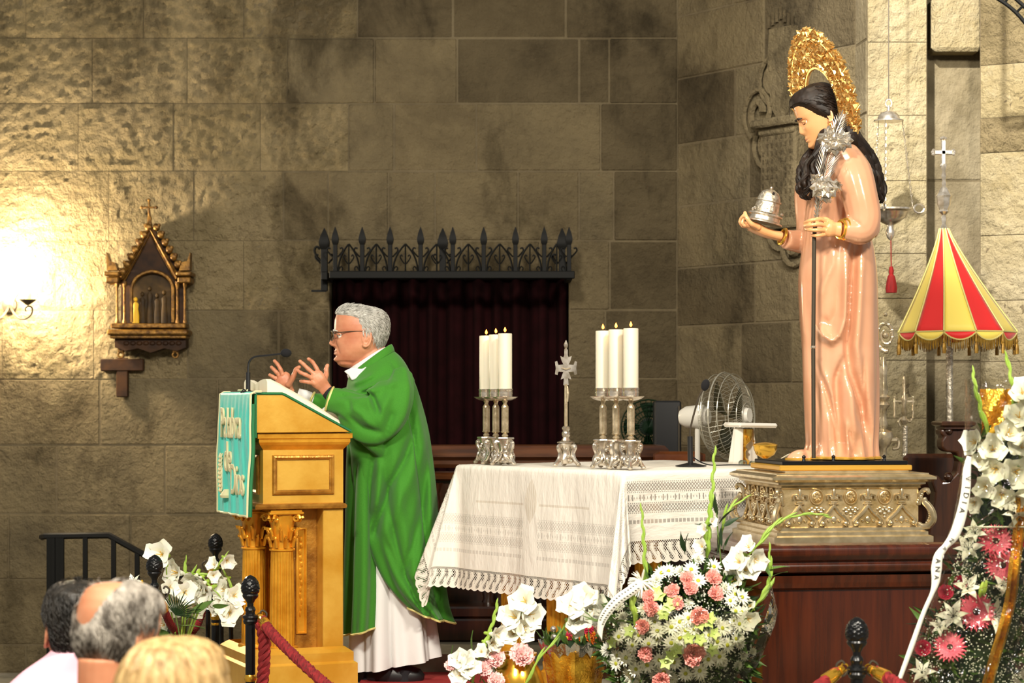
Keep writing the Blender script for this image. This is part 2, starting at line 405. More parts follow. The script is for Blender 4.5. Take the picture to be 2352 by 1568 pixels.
js = [[-260, -40, 200, 470, 700, 940, 1190, 1420, 1556], [-180, 60, 330, 560, 820, 1040, 1300, 1556],
      [-260, -60, 212, 430, 660, 860, 1050, 1330, 1400, 1556], [-260, -30, 180, 398, 598, 800, 905, 1095, 1380, 1556], [-160, 42, 250, 445, 650, 755, 892, 1000, 1190, 1330, 1410, 1556],
      [-260, -60, 127, 340, 560, 760, 1060, 1240, 1400, 1556], [-200, 5, 215, 430, 640, 830, 1100, 1390, 1556], [-260, -20, 230, 500, 700, 1000, 1440, 1556],
      [-200, 130, 380, 590, 900, 1410, 1556], [-260, 20, 300, 560, 900, 1450, 1556], [-200, 150, 420, 650, 900, 1400, 1556], [-260, 60, 330, 600, 900, 1430, 1556], [-200, 120, 400, 640, 900, 1400, 1556]]
rows = [(bz(a), bz(b)) for a, b in zip(ys, ys[1:])]
rows[-1] = (rows[-1][0], FLO)
# mortar body of the far wall, with the doorway left open
mb = MB()
xl, xr, zt = bx(-300), bx(1556)+.1, 5.2
mb.box(((xl+door[0])/2, YB+.2995, (zt+FLO)/2), (door[0]-xl, .6, zt-FLO)); mb.box(((door[1]+xr)/2, YB+.2995, (zt+FLO)/2), (xr-door[1], .6, zt-FLO))
mb.box(((door[0]+door[1])/2, YB+.2995, (zt+door[3])/2), (door[1]-door[0], .6, zt-door[3]))
wall_back = tag(mb.build('wall_back', MATS['mortar'], smooth=None), kind='structure')
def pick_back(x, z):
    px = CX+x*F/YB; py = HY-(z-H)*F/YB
    if px > 1400: return MATS['stone_dark']  # darker stone colour stands in for the light falling off towards the corner
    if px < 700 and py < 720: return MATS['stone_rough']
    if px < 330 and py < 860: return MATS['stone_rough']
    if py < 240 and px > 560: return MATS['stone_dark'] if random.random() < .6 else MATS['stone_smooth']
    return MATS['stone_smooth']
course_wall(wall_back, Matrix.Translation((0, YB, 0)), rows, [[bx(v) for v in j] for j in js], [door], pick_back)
# the dark room behind the doorway
o = MB().box(((door[0]+door[1])/2, YB+1.2, 1.0), (2.4, .1, 3.2)).build('wall_behind_doorway', MATS['stone_dark'], smooth=None); tag(o, kind='structure')

def oriented(p0, p1):
    d = Vector((p1[0]-p0[0], p1[1]-p0[1], 0)); L = d.length; a = math.atan2(d.y, d.x)
    return Matrix.Translation((p0[0], p0[1], 0)) @ Matrix.Rotation(a, 4, 'Z'), L
def side_wall(name, p0, p1, ysD, ys, nper, mats, seed, depth=.1, nudge=.3, thick=.5):
    random.seed(seed); M, L = oriented(p0, p1)
    b = MB(); b.box((L/2, thick/2-.0005, (5.2+FLO)/2), (L+.005, thick, 5.2-FLO)); o = b.build(name, MATS['mortar'], smooth=None); o.matrix_world = M; tag(o, kind='structure')
    zs = [H-(y-HY)*ysD/F for y in ys]; rws = list(zip(zs, zs[1:])); jn = []
    for k in range(len(rws)):
        n = nper if k % 2 else max(1, nper-1) if nper > 1 else 1
        jn.append([0]+sorted(L*(i+random.uniform(-nudge, nudge)*.5)/n for i in range(1, n))+[L])
    course_wall(o, Matrix.Identity(4), rws, jn, [], lambda x, z: random.choice(mats), depth)
    return o
ysr = [-330, -160, -10, 140, 300, 450, 600, 740, 880, 1030, 1180, 1330, 1480, 1620]
pA = (bx(1556), YB); pB = ((1966-CX)*11.75/F, 11.75)
wall_side = side_wall('wall_right', pA, pB, 12.3, ysr, 3, [MATS['stone_smooth'], MATS['stone_dark'], MATS['stone_smooth']], 3)
pC = ((1992-CX)*11.5/F, 11.5); pD = ((2128-CX)*11.5/F, 11.5)
ysp = [-330, -170, -60, 97, 265, 415, 582, 685, 827, 960, 1130, 1280, 1430, 1600]
side_wall('wall_pier_flank', pB, pC, 11.6, ysp, 1, [MATS['stone_groove']], 4, thick=.2)
side_wall('wall_pier', pC, pD, 11.5, ysp, 1, [MATS['stone_pier']], 5)
pE = ((2110-CX)*11.75/F, 11.75); pG = ((2300-CX)*11.75/F, 11.75)
side_wall('wall_pier_groove', pE, pG, 11.75, [-330, -120, 100, 415, 685, 830, 1100, 1350, 1600], 1, [MATS['stone_groove']], 7)
pH = ((2252-CX)*11.45/F, 11.45); pI = ((2560-CX)*11.1/F, 11.1)
side_wall('wall_right_pier', pH, pI, 11.4, [-330, -170, -20, 148, 270, 350, 540, 690, 830, 980, 1130, 1280, 1430, 1600], 2, [MATS['stone_pier'], MATS['stone_pier'], MATS['stone_rough']], 9)
# capital block over the groove
b = MB(); b.box((0, 0, 0), (.28, .2, .3), .02); o = b.build('stone', MATS['stone_pier'], bpy.data.objects['wall_pier_groove'], smooth=None)
o.matrix_world = Matrix.Translation(((2195-CX)*11.62/F, 11.68, 3.35)); 

# carved tomb relief on the right wall: shield scrolls, inscribed panel, robes
M, L = oriented(pA, pB)
rel = thing('carved_wall_relief', 'carved stone coat of arms and inscription on the wall behind the statue', 'carving')
rel.matrix_world = M
def on_wall(px, py, off=0.):
    # intersect pixel ray with the right wall plane, in wall coordinates
    d = Vector(((px-CX)/F, 1, -(py-HY)/F)); u = (Vector((pB[0], pB[1], 0))-Vector((pA[0], pA[1], 0))).normalized(); n = Vector((-u.y, u.x, 0))
    t = (Vector((pA[0], pA[1], 0))-Vector((0, 0, 0))).dot(n)/d.dot(n); p = d*t+Vector((0, 0, H))
    return Vector(((p-Vector((pA[0], pA[1], 0))).dot(u), off, p.z))
b = MB()
a0, a1 = on_wall(1768, 0).x, on_wall(1850, 0).x
b.box(((a0+a1)/2, -.04, on_wall(1800, 405).z), (a1-a0, .09, .62), .015)
b.build('inscribed_panel', MATS['stone_smooth'], rel)
b = MB(); z = on_wall(1800, 285).z
b.box(((a0+a1)/2, -.07, z), (a1-a0+.06, .14, .05), .012); b.box(((a0+a1)/2, -.05, z-.05), (a1-a0, .1, .04), .01); b.build('ledge', MATS['stone_smooth'], rel)
for s_, (px, py) in enumerate(((1752, 260), (1785, 180), (1770, 330), (1800, 520), (1830, 560))):
    c = on_wall(px, py); pts = []
    for k in range(26): a = k*.42+s_; r = .035+.004*k; pts.append(c+Vector((r*cos(a), -.03, r*1.25*sin(a))))
    b = MB(); b.tube(pts, [.026-.0006*k for k in range(26)], 6); b.build('scroll_carving', MATS['stone_smooth'], rel)
b = MB(); c = on_wall(1808, 190)
b.prism([(-.1, .32), (.1, .32), (.12, .05), (.07, -.16), (0, -.26), (-.07, -.16), (-.12, .05)], -.05, .03); b.v = [(x+c.x, y, z+c.z) for x, y, z in b.v]
b.build('shield', MATS['stone_smooth'], rel)
b = MB()
for i in range(11):
    for j in range(7):
        if random.random() < .12: continue
        b.box((a0+(a1-a0)*(.12+.76*j/6), -.086, on_wall(1800, 318+i*18).z), (.013, .003, .026))
b.build('inscription', MATS['stone_dark'], rel)['kind'] = 'stuff'
b = MB()
for i in range(7):
    c = on_wall(1772+i*9, 30+abs(i-3)*7); b.box(tuple(c+Vector((0, -.02, 0))), (.018, .01, .075))
b.build('inscription', MATS['stone_dark'], rel)['kind'] = 'stuff'
random.seed(21)
# curtain in the doorway
b = MB(); x0, x1 = door[0]+.01, door[1]-.01
def cf(u, v):
    x = lerp(x0, x1, u); a = 2*pi*u*11
    return (x, YB+.12+.035*sin(a+.6*sin(3*u*6))+.012*sin(2.3*a), lerp(door[3]-.02, .02, v))
b.grid(cf, 160, 8); o = b.build('doorway_curtain', CURTAIN, smooth=80); mod(o, 'SOLIDIFY', thickness=.01)
tag(o, 'dark maroon curtain hanging in the doorway behind the priest', 'curtain')
# ------------------------------------------------------------------ things on and in front of the far wall
# gilded gothic frame holding a relief of a procession (a way-of-the-cross panel)
t = thing('gothic_picture_frame', 'gilded gothic picture frame with pointed gable hanging on the left stone wall', 'picture frame', tuple(W(350, 805, 12.97)))
p = frame(t)
def q(px, py): v = p(px, py, -.06); return (v.x, v.z)
MBx = MB
b = MB(); b.prism([q(278, 800), q(422, 800), q(422, 625), q(410, 612), q(350, 520), q(292, 612), q(278, 625)], -.06, .0); b.build('back_board', OLDWOOD, t, smooth=None)
b = MB()      # gable mouldings
for (o1, w1, y1) in ((0, 13, -.13), (13, 6, -.11)):
    pts_l = [(258, 640), (286, 640), (350, 527), (413, 640), (442, 640)]
    path = [p(px, py+o1, 0)+Vector((0, y1+.03, 0)) for px, py in pts_l]
    b.tube(path, .0165 if w1 > 10 else .008, 4, flat=1)
b.build('gable_moulding', OLDGOLD, t, smooth=None)
b = MB()      # crockets climbing the gable
for s_ in (-1, 1):
    for k in range(7):
        u = k/6; px = 350+s_*lerp(3, 62, u); py = lerp(526, 628, u)
        c = p(px+s_*6, py-4, -.1); b.ball(c, (.024, .02, .026), 8, 6); b.ball(c+Vector((s_*.016, -.005, .012)), .013, 6, 4)
b.build('crocket_leaves', OLDGOLD, t)
b = MB()      # corner acroteria and entablature blocks
for s_ in (-1, 1):
    x = 350+s_*82
    b = MB()
    b.prism([(v.x, v.z) for v in (p(x-s_*12, 624, 0), p(x+s_*12, 624, 0), p(x+s_*13, 583, 0), p(x+s_*6, 603, 0), p(x-s_*6, 606, 0))], -.15, -.06)
    c = p(x, 646, 0); b.box((c.x, -.08, c.z), (.08, .16, .035), .006)
    c = p(x, 632, 0); b.box((c.x, -.09, c.z), (.095, .18, .025), .006)
    b.build('corner_block', OLDGOLD, t, smooth=None)
for x in (268, 285, 407, 424):   # four colonnettes
    b = MB(); c = p(x, 742, -.12)
    h = 92*12.85/F
    b.lathe([(.014, 0), (.014, .012), (.010, .02), (.008, .03), (.008, h-.03), (.012, h-.02), (.016, h), (.016, h+.012)], (c.x, -.11, c.z), 8)
    b.build('colonnette', OLDGOLD, t)
b = MB()      # arch round the picture
pts = [p(302, 740, -.1), p(302, 665, -.1)]+[p(350-48*cos(pi*k/12), 665-42*sin(pi*k/12), -.1) for k in range(1, 12)]+[p(398, 665, -.1), p(398, 740, -.1)]
b.tube(pts, .011, 6); b.build('arch_moulding', OLDGOLD, t)
b = MB(); poly = [q(305, 745), q(395, 745), q(395, 665)]+[q(350+45*cos(pi*k/10), 665-40*sin(pi*k/10)) for k in range(1, 10)]+[q(305, 665)]
b.prism(poly, -.068, -.058); b.build('painted_panel', PAINTD, t, smooth=None)
for (px, h_, m_) in ((313, 60, PAPER), (328, 74, PAINTD), (345, 88, PAINTD), (362, 70, PAINTD), (378, 78, PAINTD)):
    b = MB(); c = p(px, 742, -.06); hh = h_*12.9/F
    b.lathe([(.022, 0), (.02, hh*.3), (.014, hh*.55), (.018, hh*.72), (.008, hh*.8)], (c.x, -.075, c.z), 8, sq=.5)
    b.ball((c.x, -.078, c.z+hh*.9), (.012, .011, .015), 8, 6)
    b.build('relief_figure', m_ if m_ is not PAPER else YELP, t)
b = MB(); c = p(350, 750, 0); b.box((c.x, -.08, c.z), (.46, .15, .03), .006); c = p(350, 765, 0); b.box((c.x, -.09, c.z), (.5, .18, .035), .01); c = p(350, 775, 0); b.box((c.x, -.08, c.z), (.47, .16, .02), .005)
b.build('sill', OLDGOLD, t, smooth=None)
b = MB(); b.prism([q(268, 776), q(430, 776), q(430, 798), q(410, 806), q(380, 800), q(350, 810), q(320, 800), q(292, 806), q(268, 798)], -.12, -.0)
for k in range(9): c = p(290+15*k, 788, -.12); b.ball((c.x, -.12, c.z), (.02, .012, .014), 7, 5)
b.build('apron', OLDWOOD, t, smooth=None)
for x in (284, 408):
    b = MB(); c = p(x, 812, 0); b.tube([Vector((c.x, -.09, c.z+.02+0))+Vector((.017*sin(a*.5236*1.0), 0, -.017+.017*cos(a*.5236)-.012)) for a in range(12)], .007, 6, closed=True); b.box((c.x, -.08, c.z+.02), (.035, .05, .03), .005)
    b.build('pendant', OLDGOLD, t)
b = MB(); c = p(349, 520, 0); b.lathe([(.02, 0), (.012, .025), (.016, .04), (.008, .06), (.006, .09)], (c.x, -.09, c.z), 8)
c = p(348, 483, 0); b.box((c.x, -.09, c.z), (.012, .014, .1), .003); b.box((c.x, -.09, c.z+.01), (.085, .014, .012), .003)
for dx, dz in ((-.045, .01), (.045, .01), (0, .055)): b.ball((c.x+dx, -.09, c.z+dz), .011, 7, 5)
b.build('finial_cross', OLDGOLD, t)

b = MB(); r = W(283, 912, 12.98); k = 12.98/F
b.box((0, -.02, 45*k), (27*k, .04, 90*k), .006); t = b.build('wooden_wall_cross', OLDWOOD, smooth=None, loc=r); tag(t, 'plain brown wooden cross on the wall below the gothic picture frame', 'cross')
b = MB(); b.box((0, -.022, 74*k), (99*k, .045, 28*k), .006); b.build('crossbar', OLDWOOD, t, smooth=None)

# wall lamp at the left edge: scrolled iron arms and candle bulbs
t = thing('wall_sconce', 'iron wall lamp with scrolled arms and a glowing candle bulb at the left edge', 'lamp', tuple(W(22, 700, 12.97)))
p = frame(t)
b = MB(); b.lathe([(.05, 0), (.045, .02), (.02, .03)], (0, 0, 0), 16); b.v = [(x, -z, y) for x, y, z in b.v]; b.build('wall_plate', RUST, t)
for px in (-26, 64):
    s_ = 1 if px > 20 else -1
    c = p(px, 690, -.24)
    b = MB(); pts = [p(22, 700, -.02), p(22+s_*8, 716, -.1), p(22+s_*22, 731, -.18), p(22+s_*38, 732, -.23), p(22+s_*50, 722, -.24), p(22+s_*52, 708, -.24), p(22+s_*44, 703, -.24), p(22+s_*36, 708, -.24), p(22+s_*38, 715, -.24)]
    b.tube(smooth_path(pts, 5), .009, 6, flat=.6); b.build('scroll_arm', RUST, t)
    b = MB(); b.lathe([(.004, -.03), (.02, -.02), (.048, .0), (.05, .006), (.046, .004), (.012, -.008)], tuple(c), 16); b.build('drip_pan', RUST, t)
    b = MB(); b.lathe([(.016, .0), (.016, .085), (.012, .088)], tuple(c), 12); sl = b.build('candle_sleeve', CREAMP, t)
    b = MB(); b.lathe([(.012, .088), (.019, .11), (.02, .125), (.012, .15), (.002, .172)], tuple(c), 12); b.build('bulb', BULB, t)
    l = bpy.data.lights.new('sconce_bulb', 'POINT'); l.energy = 112; l.color = (1, .82, .57); l.shadow_soft_size = .05
    lo = bpy.data.objects.new('sconce_bulb', l); COL.objects.link(lo); lo.location = Vector(t.location)+c+Vector((0, -.01, .13))
b = MB()
for s_ in (-1, 1):
    b.tube(smooth_path([p(30, 700, -.1), p(30+s_*4, 685, -.1), p(30+s_*12, 672, -.1), p(30+s_*12, 664, -.1), p(30+s_*6, 663, -.1), p(30+s_*4, 669, -.1)], 4), .006, 5)
b.tube([p(30, 705, -.1), p(30, 652, -.1)], [.008, .003], 6); b.build('scroll_ornament', RUST, t)

# wrought iron cresting over the doorway
t = thing('iron_door_cresting', 'black wrought iron cresting with spear points above the curtained doorway', 'ironwork', tuple(W(1020, 639, 12.62)))
p = frame(t)
b = MB()
l_, r_ = p(757, 631), p(1320, 631)
b.box(((l_.x+r_.x)/2, 0, l_.z), (r_.x-l_.x, .05, .045), .004)
for px, D2 in ((745, .34), (1307, .36)):
    a_ = p(px, 633); b.box((a_.x, .17, a_.z), (.04, .36, .05), .004)
b.build('rail', IRON, t, smooth=None)
def spear(px, top, wd, base=624, dy=0., big=False, low=None):
    b = MB(); c = p(px, base if low is None else low, dy); k = (12.62+dy)/F; h_ = ((base if low is None else low)-top)*k; w_ = wd*k
    b.box((c.x, dy, c.z+h_*.36), (w_, w_, h_*.72), .002)
    hh = 44*k if not big else 52*k; zt = c.z+h_
    b.lathe([(w_*.55, -hh), (w_*1.05, -hh*.8), (w_*1.15, -hh*.62), (w_*.8, -hh*.35), (w_*.1, 0)], (c.x, dy, zt), 4, rot=pi/4)
    for s_ in (-1, 1):
        cc = Vector((c.x+s_*w_*.6, dy, zt-hh*1.5)); r0 = 6.5*k
        b.tube(smooth_path([cc+Vector((0, 0, -.008)), cc+Vector((s_*r0*1.0, 0, r0*.6)), cc+Vector((s_*r0*1.9, 0, r0*1.8)), cc+Vector((s_*r0*1.5, 0, r0*2.8)), cc+Vector((s_*r0*.7, 0, r0*2.5))], 4), .0055, 5)
    return b.build('spear_post', IRON, t, smooth=30)
sp = [770, 832, 896, 966, 1040, 1111, 1184, 1250, 1307]
for px in sp: spear(px, 521, 10)
for px, lo_ in ((745, 668), (1017, None), (1291, None)): spear(px, 524, 15, dy=.02 if px > 760 else .1, big=True, low=lo_)
b = MB(); c = p(740, 668, .1); b.box((c.x-.02, .1, c.z), (.09, .03, .012)); b.build('bracket_foot', IRON, t, smooth=None)
b = MB(); b.tube(smooth_path([p(738, 600, .1), p(728, 590, .1), p(722, 575, .1), p(728, 566, .1), p(735, 572, .1)], 4), .008, 5); b.build('bracket', IRON, t)
gaps = list(zip(sp, sp[1:]))
for x0, x1 in gaps:
    b = MB(); xm = (x0+x1)/2; hw = (x1-x0)/2-7
    for s_ in (-1, 1):
        b.tube([p(xm+s_*hw*(1-(k/10)**1.9), 624-(64*(k/10)**.85)) for k in range(11)], .006, 5)
        b.tube(smooth_path([p(xm+s_*2, 606), p(xm+s_*8, 598), p(xm+s_*12, 590), p(xm+s_*9, 585), p(xm+s_*6, 589)], 4), .0045, 5)
        b.tube(smooth_path([p(xm+s_*hw, 622), p(xm+s_*(hw-6), 612), p(xm+s_*(hw-10), 616), p(xm+s_*(hw-8), 621)], 4), .0045, 5)
    b.tube([p(xm, 624), p(xm, 560)], .005, 5)
    b.build('pointed_arch', IRON, t)

# stair railing low on the left
t = thing('stair_railing', 'black iron stair railing in front of the lower left wall', 'railing', tuple(W(240, 1500, 12.2)))
p = frame(t)
b = MB(); b.tube([p(96, 1233, .25), p(104, 1231, 0), p(250, 1229, 0), p(350, 1284, 0), p(420, 1322, 0)], .019, 6); b.build('handrail', IRON, t)
FL = Vector((0, 0, FLO)).z-t.location.z
for px, top in ((113, 1232), (123, 1232), (132, 1232), (142, 1232), (196, 1231), (261, 1235), (315, 1265), (385, 1304)):
    b = MB(); a_ = p(px, top); b.box((a_.x, 0, (a_.z+FL)/2), (.026, .026, a_.z-FL), 0); b.build('baluster', IRON, t, smooth=None)
b = MB(); a_ = p(128, 1340); e_ = p(128, 1372); b.box((a_.x, .03, (a_.z+e_.z)/2), (.1, .02, .1)); b.build('foot_plate', IRON, t, smooth=None)

# iron arch reaching in at the upper right
t = thing('iron_arch', 'black iron double arch with rungs at the upper right corner', 'ironwork', tuple(W(2352, -10, 10.4)))
p = frame(t); b = MB()
arc = lambda R, a: p(2190+R*cos(a), 175-R*sin(a))
for R in (205, 228): b.tube([arc(R, .35+k*.09) for k in range(14)], .01, 6)
b.build('arch_band', IRON, t)
for k in range(6):
    b = MB(); a = .45+k*.17; b.tube([arc(205, a), arc(228, a)], .007, 5); b.build('rung', IRON, t)
b = MB(); b.tube([arc(216, .35+13*.09), arc(216, .35+13*.09)+Vector((0, 0, 2.0))], .01, 6); b.build('hanging_rod', IRON, t)

# hanging sanctuary lamp right of the statue
t = thing('sanctuary_lamp', 'silver hanging sanctuary lamp with bowl and red tassel right of the statue', 'lamp', tuple(W(2045, 560, 10.9)))
p = frame(t); k = 10.9/F
b = MB(); c = p(2041, 279); b.lathe([(34*k, 0), (34*k, 3*k), (26*k, 5*k), (24*k, 12*k), (18*k, 20*k), (6*k, 24*k), (4*k, 26*k), (4*k, 36*k)], tuple(c), 24); b.build('cap', SILVER, t)
b = MB(); c = p(2041, 237); b.tube([c+Vector((7*k*sin(a), 0, 9*k*cos(a))) for a in [j*.5236 for j in range(12)]], .0035, 6, closed=True); b.build('ring', SILVER, t)
b = MB(); b.tube([p(2041, 229), p(2041, -500)], .003, 5); b.build('suspension_wire', RUST, t)
b = MB(); c = p(2045, 545); b.lathe([(3*k, -6*k), (8*k, 0), (11*k, 12*k), (7*k, 22*k), (8*k, 28*k), (20*k, 34*k), (36*k, 46*k), (40*k, 56*k), (44*k, 60*k), (52*k, 62*k), (52*k, 66*k), (48*k, 66*k), (36*k, 50*k)], tuple(c), 28)
b.build('bowl', SILVER, t)
for a in (0, 2.2, 4.3):
    b = MB(); e_ = c+Vector((52*k*cos(a), 52*k*sin(a), 64*k)); top = p(2041, 279)+Vector((32*k*cos(a), 32*k*sin(a), 0))
    n = 26
    for j in range(n):
        m0 = e_.lerp(top, (j+.5)/n); d = (top-e_).normalized(); L2 = (top-e_).length/n*.62
        side = Vector((0, 1, 0)) if j % 2 else Vector((1, 0, 0))
        b.tube([m0+d*L2*cos(q_)+side*.005*sin(q_) for q_ in [i*1.2566 for i in range(5)]], .0018, 3, closed=True)
    b.build('chain', SILVER, t, smooth=None)
    b = MB(); hc = e_+Vector((14*k*cos(a), 14*k*sin(a), 2*k)); b.tube([hc+Vector((12*k*cos(a)*cos(g), 12*k*sin(a)*cos(g), 10*k*sin(g))) for g in [i*.6283 for i in range(10)]], .005, 5, closed=True); b.build('scroll_handle', SILVER, t)
b = MB(); c = p(2047, 612); b.tube([p(2046, 548), c], .003, 5)
b.lathe([(12*k, -60*k), (13*k, -50*k), (11*k, -35*k), (8*k, -22*k), (5*k, -18*k), (6*k, -10*k), (4*k, 0)], tuple(c), 14, fn=lambda a, z: 1+.06*cos(9*a)); b.build('tassel', TASSEL, t)
# ------------------------------------------------------------------ dark stalls behind the altar, chair, fan, speaker, umbrella, staffs
t = thing('choir_stall', 'long dark wooden stall with moulded rail behind the altar', 'bench', (W(1300, 1200, 11.3).x, 11.3, .0))
x0, x1 = W(985, 0, 11.3).x-t.location.x, W(1512, 0, 11.3).x-t.location.x
wd = x1-x0; cx = (x0+x1)/2
b = MB(); b.rect(wd, .06, [(0, .9), (.02, .92), (.02, .94), (.05, .96), (.05, 1.0), (.03, 1.02), (0, 1.025)], (cx, 0, 0)); b.build('top_rail', STALLW, t, smooth=None)
b = MB(); b.rect(wd, .05, [(0, .83), (.03, .84), (.035, .865), (.01, .875)], (cx, 0, 0)); b.build('lower_rail', STALLW, t, smooth=None)
b = MB(); b.box((cx, .02, .45), (wd, .04, .86)); b.build('back_panel', DARKW, t, smooth=None)
for k in range(4):
    b = MB(); x = x0+wd*(k+.5)/4; b.rect(wd/4-.12, .01, [(.02, 0), (.02, .02), (0, .03)], (0, 0, 0)); b.v = [(x+xx, -.0-zz, .45+yy*8) for xx, yy, zz in b.v]; b.build('raised_panel', DARKW, t, smooth=None)
for k in range(5):
    b = MB(); x = lerp(x0+.03, x1-.03, k/4); b.lathe([(.045, .12), (.05, .16), (.03, .2), (.045, .28), (.03, .5), (.038, .72), (.03, .76), (.05, .82)], (x, -.06, 0), 12); b.build('turned_post', DARKW, t)
b = MB(); b.box((cx, -.12, .06), (wd+.1, .5, .12), .01); b.box((cx, -.16, .15), (wd, .34, .06), .01); b.build('plinth', DARKW, t, smooth=None)
b = MB(); b.box((cx, -.14, .42), (wd, .28, .04), .008); b.build('seat', DARKW, t, smooth=None)

t = thing('side_stall', 'short reddish wooden stall end behind the microphone on the altar', 'bench', (W(1560, 0, 10.8).x, 10.8, 0))
b = MB(); b.rect(.2, .06, [(0, .9), (.0, .93), (.03, .95), (.03, .985), (.0, 1.0)], (0, 0, 0)); b.build('top_rail', ORANGEW, t, smooth=None)
b = MB(); b.box((0, 0, .455), (.19, .06, .91)); b.build('panel', ORANGEW, t, smooth=None)

b = MB(); r = W(1532, 1075, 11.75); b.box((0, 0, -r.z/2+.19), (.15, .15, r.z+.38), .01)
t = b.build('black_cabinet_speaker', BLACKP, smooth=None, loc=r); tag(t, 'black cabinet standing in the shadow behind the altar', 'speaker')
b = MB(); b.box((.06, -.085, .18), (.008, .012, .34)); b.build('metal_edge', RUST, t, smooth=None)
t = thing('round_green_fan', 'dim dark green round fan behind the right candle group', 'fan', (W(1488, 980, 11.9).x, 11.9, 0))
zc = W(1488, 980, 11.9).z; b = MB()
for j in range(5): R = .155*(j+1)/5; b.tube([(R*cos(a*.2618), -.05+.02*(1-(j/4)**2), zc+R*sin(a*.2618)) for a in range(24)], .004, 4, closed=True)
for j in range(30): a = j*.2094; b.tube([(0, -.07, zc), (.155*cos(a), -.05, zc+.155*sin(a))], .003, 3)
b.build('guard', GREENDISC, t, smooth=None)
b = MB()
for j in range(4):
    a = j*pi/2; b.grid(lambda u, v: (.02*cos(a)+.12*u*cos(a+.5*(v-.5)*1.6), -.03+.03*v, zc+.02*sin(a)+.12*u*sin(a+.5*(v-.5)*1.6)), 5, 3)
b.build('blades', GREENDISC, t)
b = MB(); b.lathe([(.05, -.03), (.05, .06)], (0, 0, 0), 14); b.v = [(x, z, zc+y) for x, y, z in b.v]; b.lathe([(.13, 0), (.12, .03), (.02, .05), (.018, zc-.06)], (0, 0.06, 0), 14); b.build('stand', BLACKP, t)

# transparent-bladed pedestal fan
t = thing('pedestal_fan', 'white pedestal fan with wire cage and clear blades left of the statue', 'fan', (W(1672, 950, 10.6).x, 10.6, 0))
p = frame(t); k = 10.6/F
c = p(1668, 955); R = 100*k
ax = Vector((.86, -.5, .03)).normalized(); u_ = Vector((0, 0, 1)).cross(ax).normalized(); v_ = ax.cross(u_)
def fanp(r, a, off): return c+ax*off+(u_*cos(a)+v_*sin(a))*r
b = MB()
for r, off in ((R, 0), (R*.96, .045), (R*.96, -.045), (R*.75, .085), (R*.5, .105), (R*.28, .115), (R*.75, -.08), (R*.45, -.1)):
    b.tube([fanp(r, a*.1745, off) for a in range(36)], .0025 if off else .005, 4, closed=True)
b.build('cage_ring', CAGE, t, smooth=None)
b = MB()
for j in range(52):
    a = 2*pi*j/52
    for sgn in (1, -1):
        b.tube([fanp(R*.2, a, .115*sgn), fanp(R*.55, a+.08, .1*sgn), fanp(R*.85, a+.12, .066*sgn), fanp(R, a+.14, 0)], .0009, 3)
o = b.build('cage_wires', CAGE, t, smooth=None); o['kind'] = 'stuff'
b = MB(); b.tube([c+ax*.105, c+ax*.13], [.042, .036], 18); b.build('badge', WHITEP, t)
b = MB()
for j in range(3):
    a0 = j*2.094+.4
    b.grid(lambda u, v: fanp(R*(.14+.74*u), a0+(v-.5)*(1.15-.2*u), .03*(v-.5)+.01), 8, 6)
o = b.build('blades', FANPL, t); mod(o, 'SOLIDIFY', thickness=.003)
b = MB(); b.tube([c-ax*.1, c-ax*.13, c-ax*.22, c-ax*.25], [.04, .062, .056, .04], 16); b.build('motor', WHITEP, t)
b = MB(); pc = c-ax*.16; b.tube([(pc.x, pc.y, pc.z-.04), (pc.x, pc.y, .45)], .014, 10); b.tube([(pc.x, pc.y, .5), (pc.x, pc.y, .03)], .02, 10); b.build('pole', WHITEP, t)
b = MB(); b.lathe([(.2, 0), (.2, .015), (.16, .03), (.04, .05)], (pc.x, pc.y, 0), 24); b.build('base', WHITEP, t)

# tall carved chair behind the peana
t = thing('carved_throne', 'dark carved wooden armchair half hidden behind the ribboned flower spray', 'chair', (W(2200, 0, 9.75).x, 9.75, 0))
p = frame(t); k = 9.75/F
b = MB(); c = p(2186, 968)
b.rect(.12, .2, [(0, 0), (.0, .008), (.018, .018), (.02, .03), (.012, .036)], tuple(p(2188, 985)+Vector((.02, .08, 0)))); b.build('capital', DARKW, t, smooth=None)
b = MB(); b.prism([(v.x, v.z) for v in (p(2160, 985), p(2160, 997), p(2168, 1003), p(2162, 1012), p(2163, 1028), p(2172, 1037), p(2198, 1040), p(2203, 1060), p(2198, 1085), p(2180, 1104), p(2167, 1106), p(2160, 1098), p(2152, 1090), p(2141, 1095), p(2140, 1108), p(2148, 1130), p(2146, 1150), p(2136, 1200), p(2128, 1250), p(2110, 1330), p(2250, 1330), p(2250, 985))], 0, .12)
o = b.build('carved_arm', DARKW, t, smooth=None); mod(o, 'BEVEL', width=.012, segments=3)
b = MB(); b.ball(tuple(p(2180, 990, -.0)), (.018, .02, .018), 12, 8); b.build('scroll_end', DARKW, t)
b = MB(); b.ball(tuple(p(2178, 1095, -.0)), (.022, .03, .022), 12, 8); b.build('scroll_end', DARKW, t)
b = MB(); b.box((.1, .3, .52), (.5, .5, .08), .02); b.build('seat', MAHOG, t, smooth=None)
for x, y in ((-.1, .1), (.3, .1), (-.1, .5), (.3, .5)):
    b = MB(); b.lathe([(.04, 0), (.03, .06), (.045, .2), (.03, .4), (.045, .5)], (x, y, 0), 12); b.build('leg', DARKW, t)
b = MB(); b.box((.1, .56, .75), (.5, .05, .5), .02); b.build('backrest', DARKW, t, smooth=None)

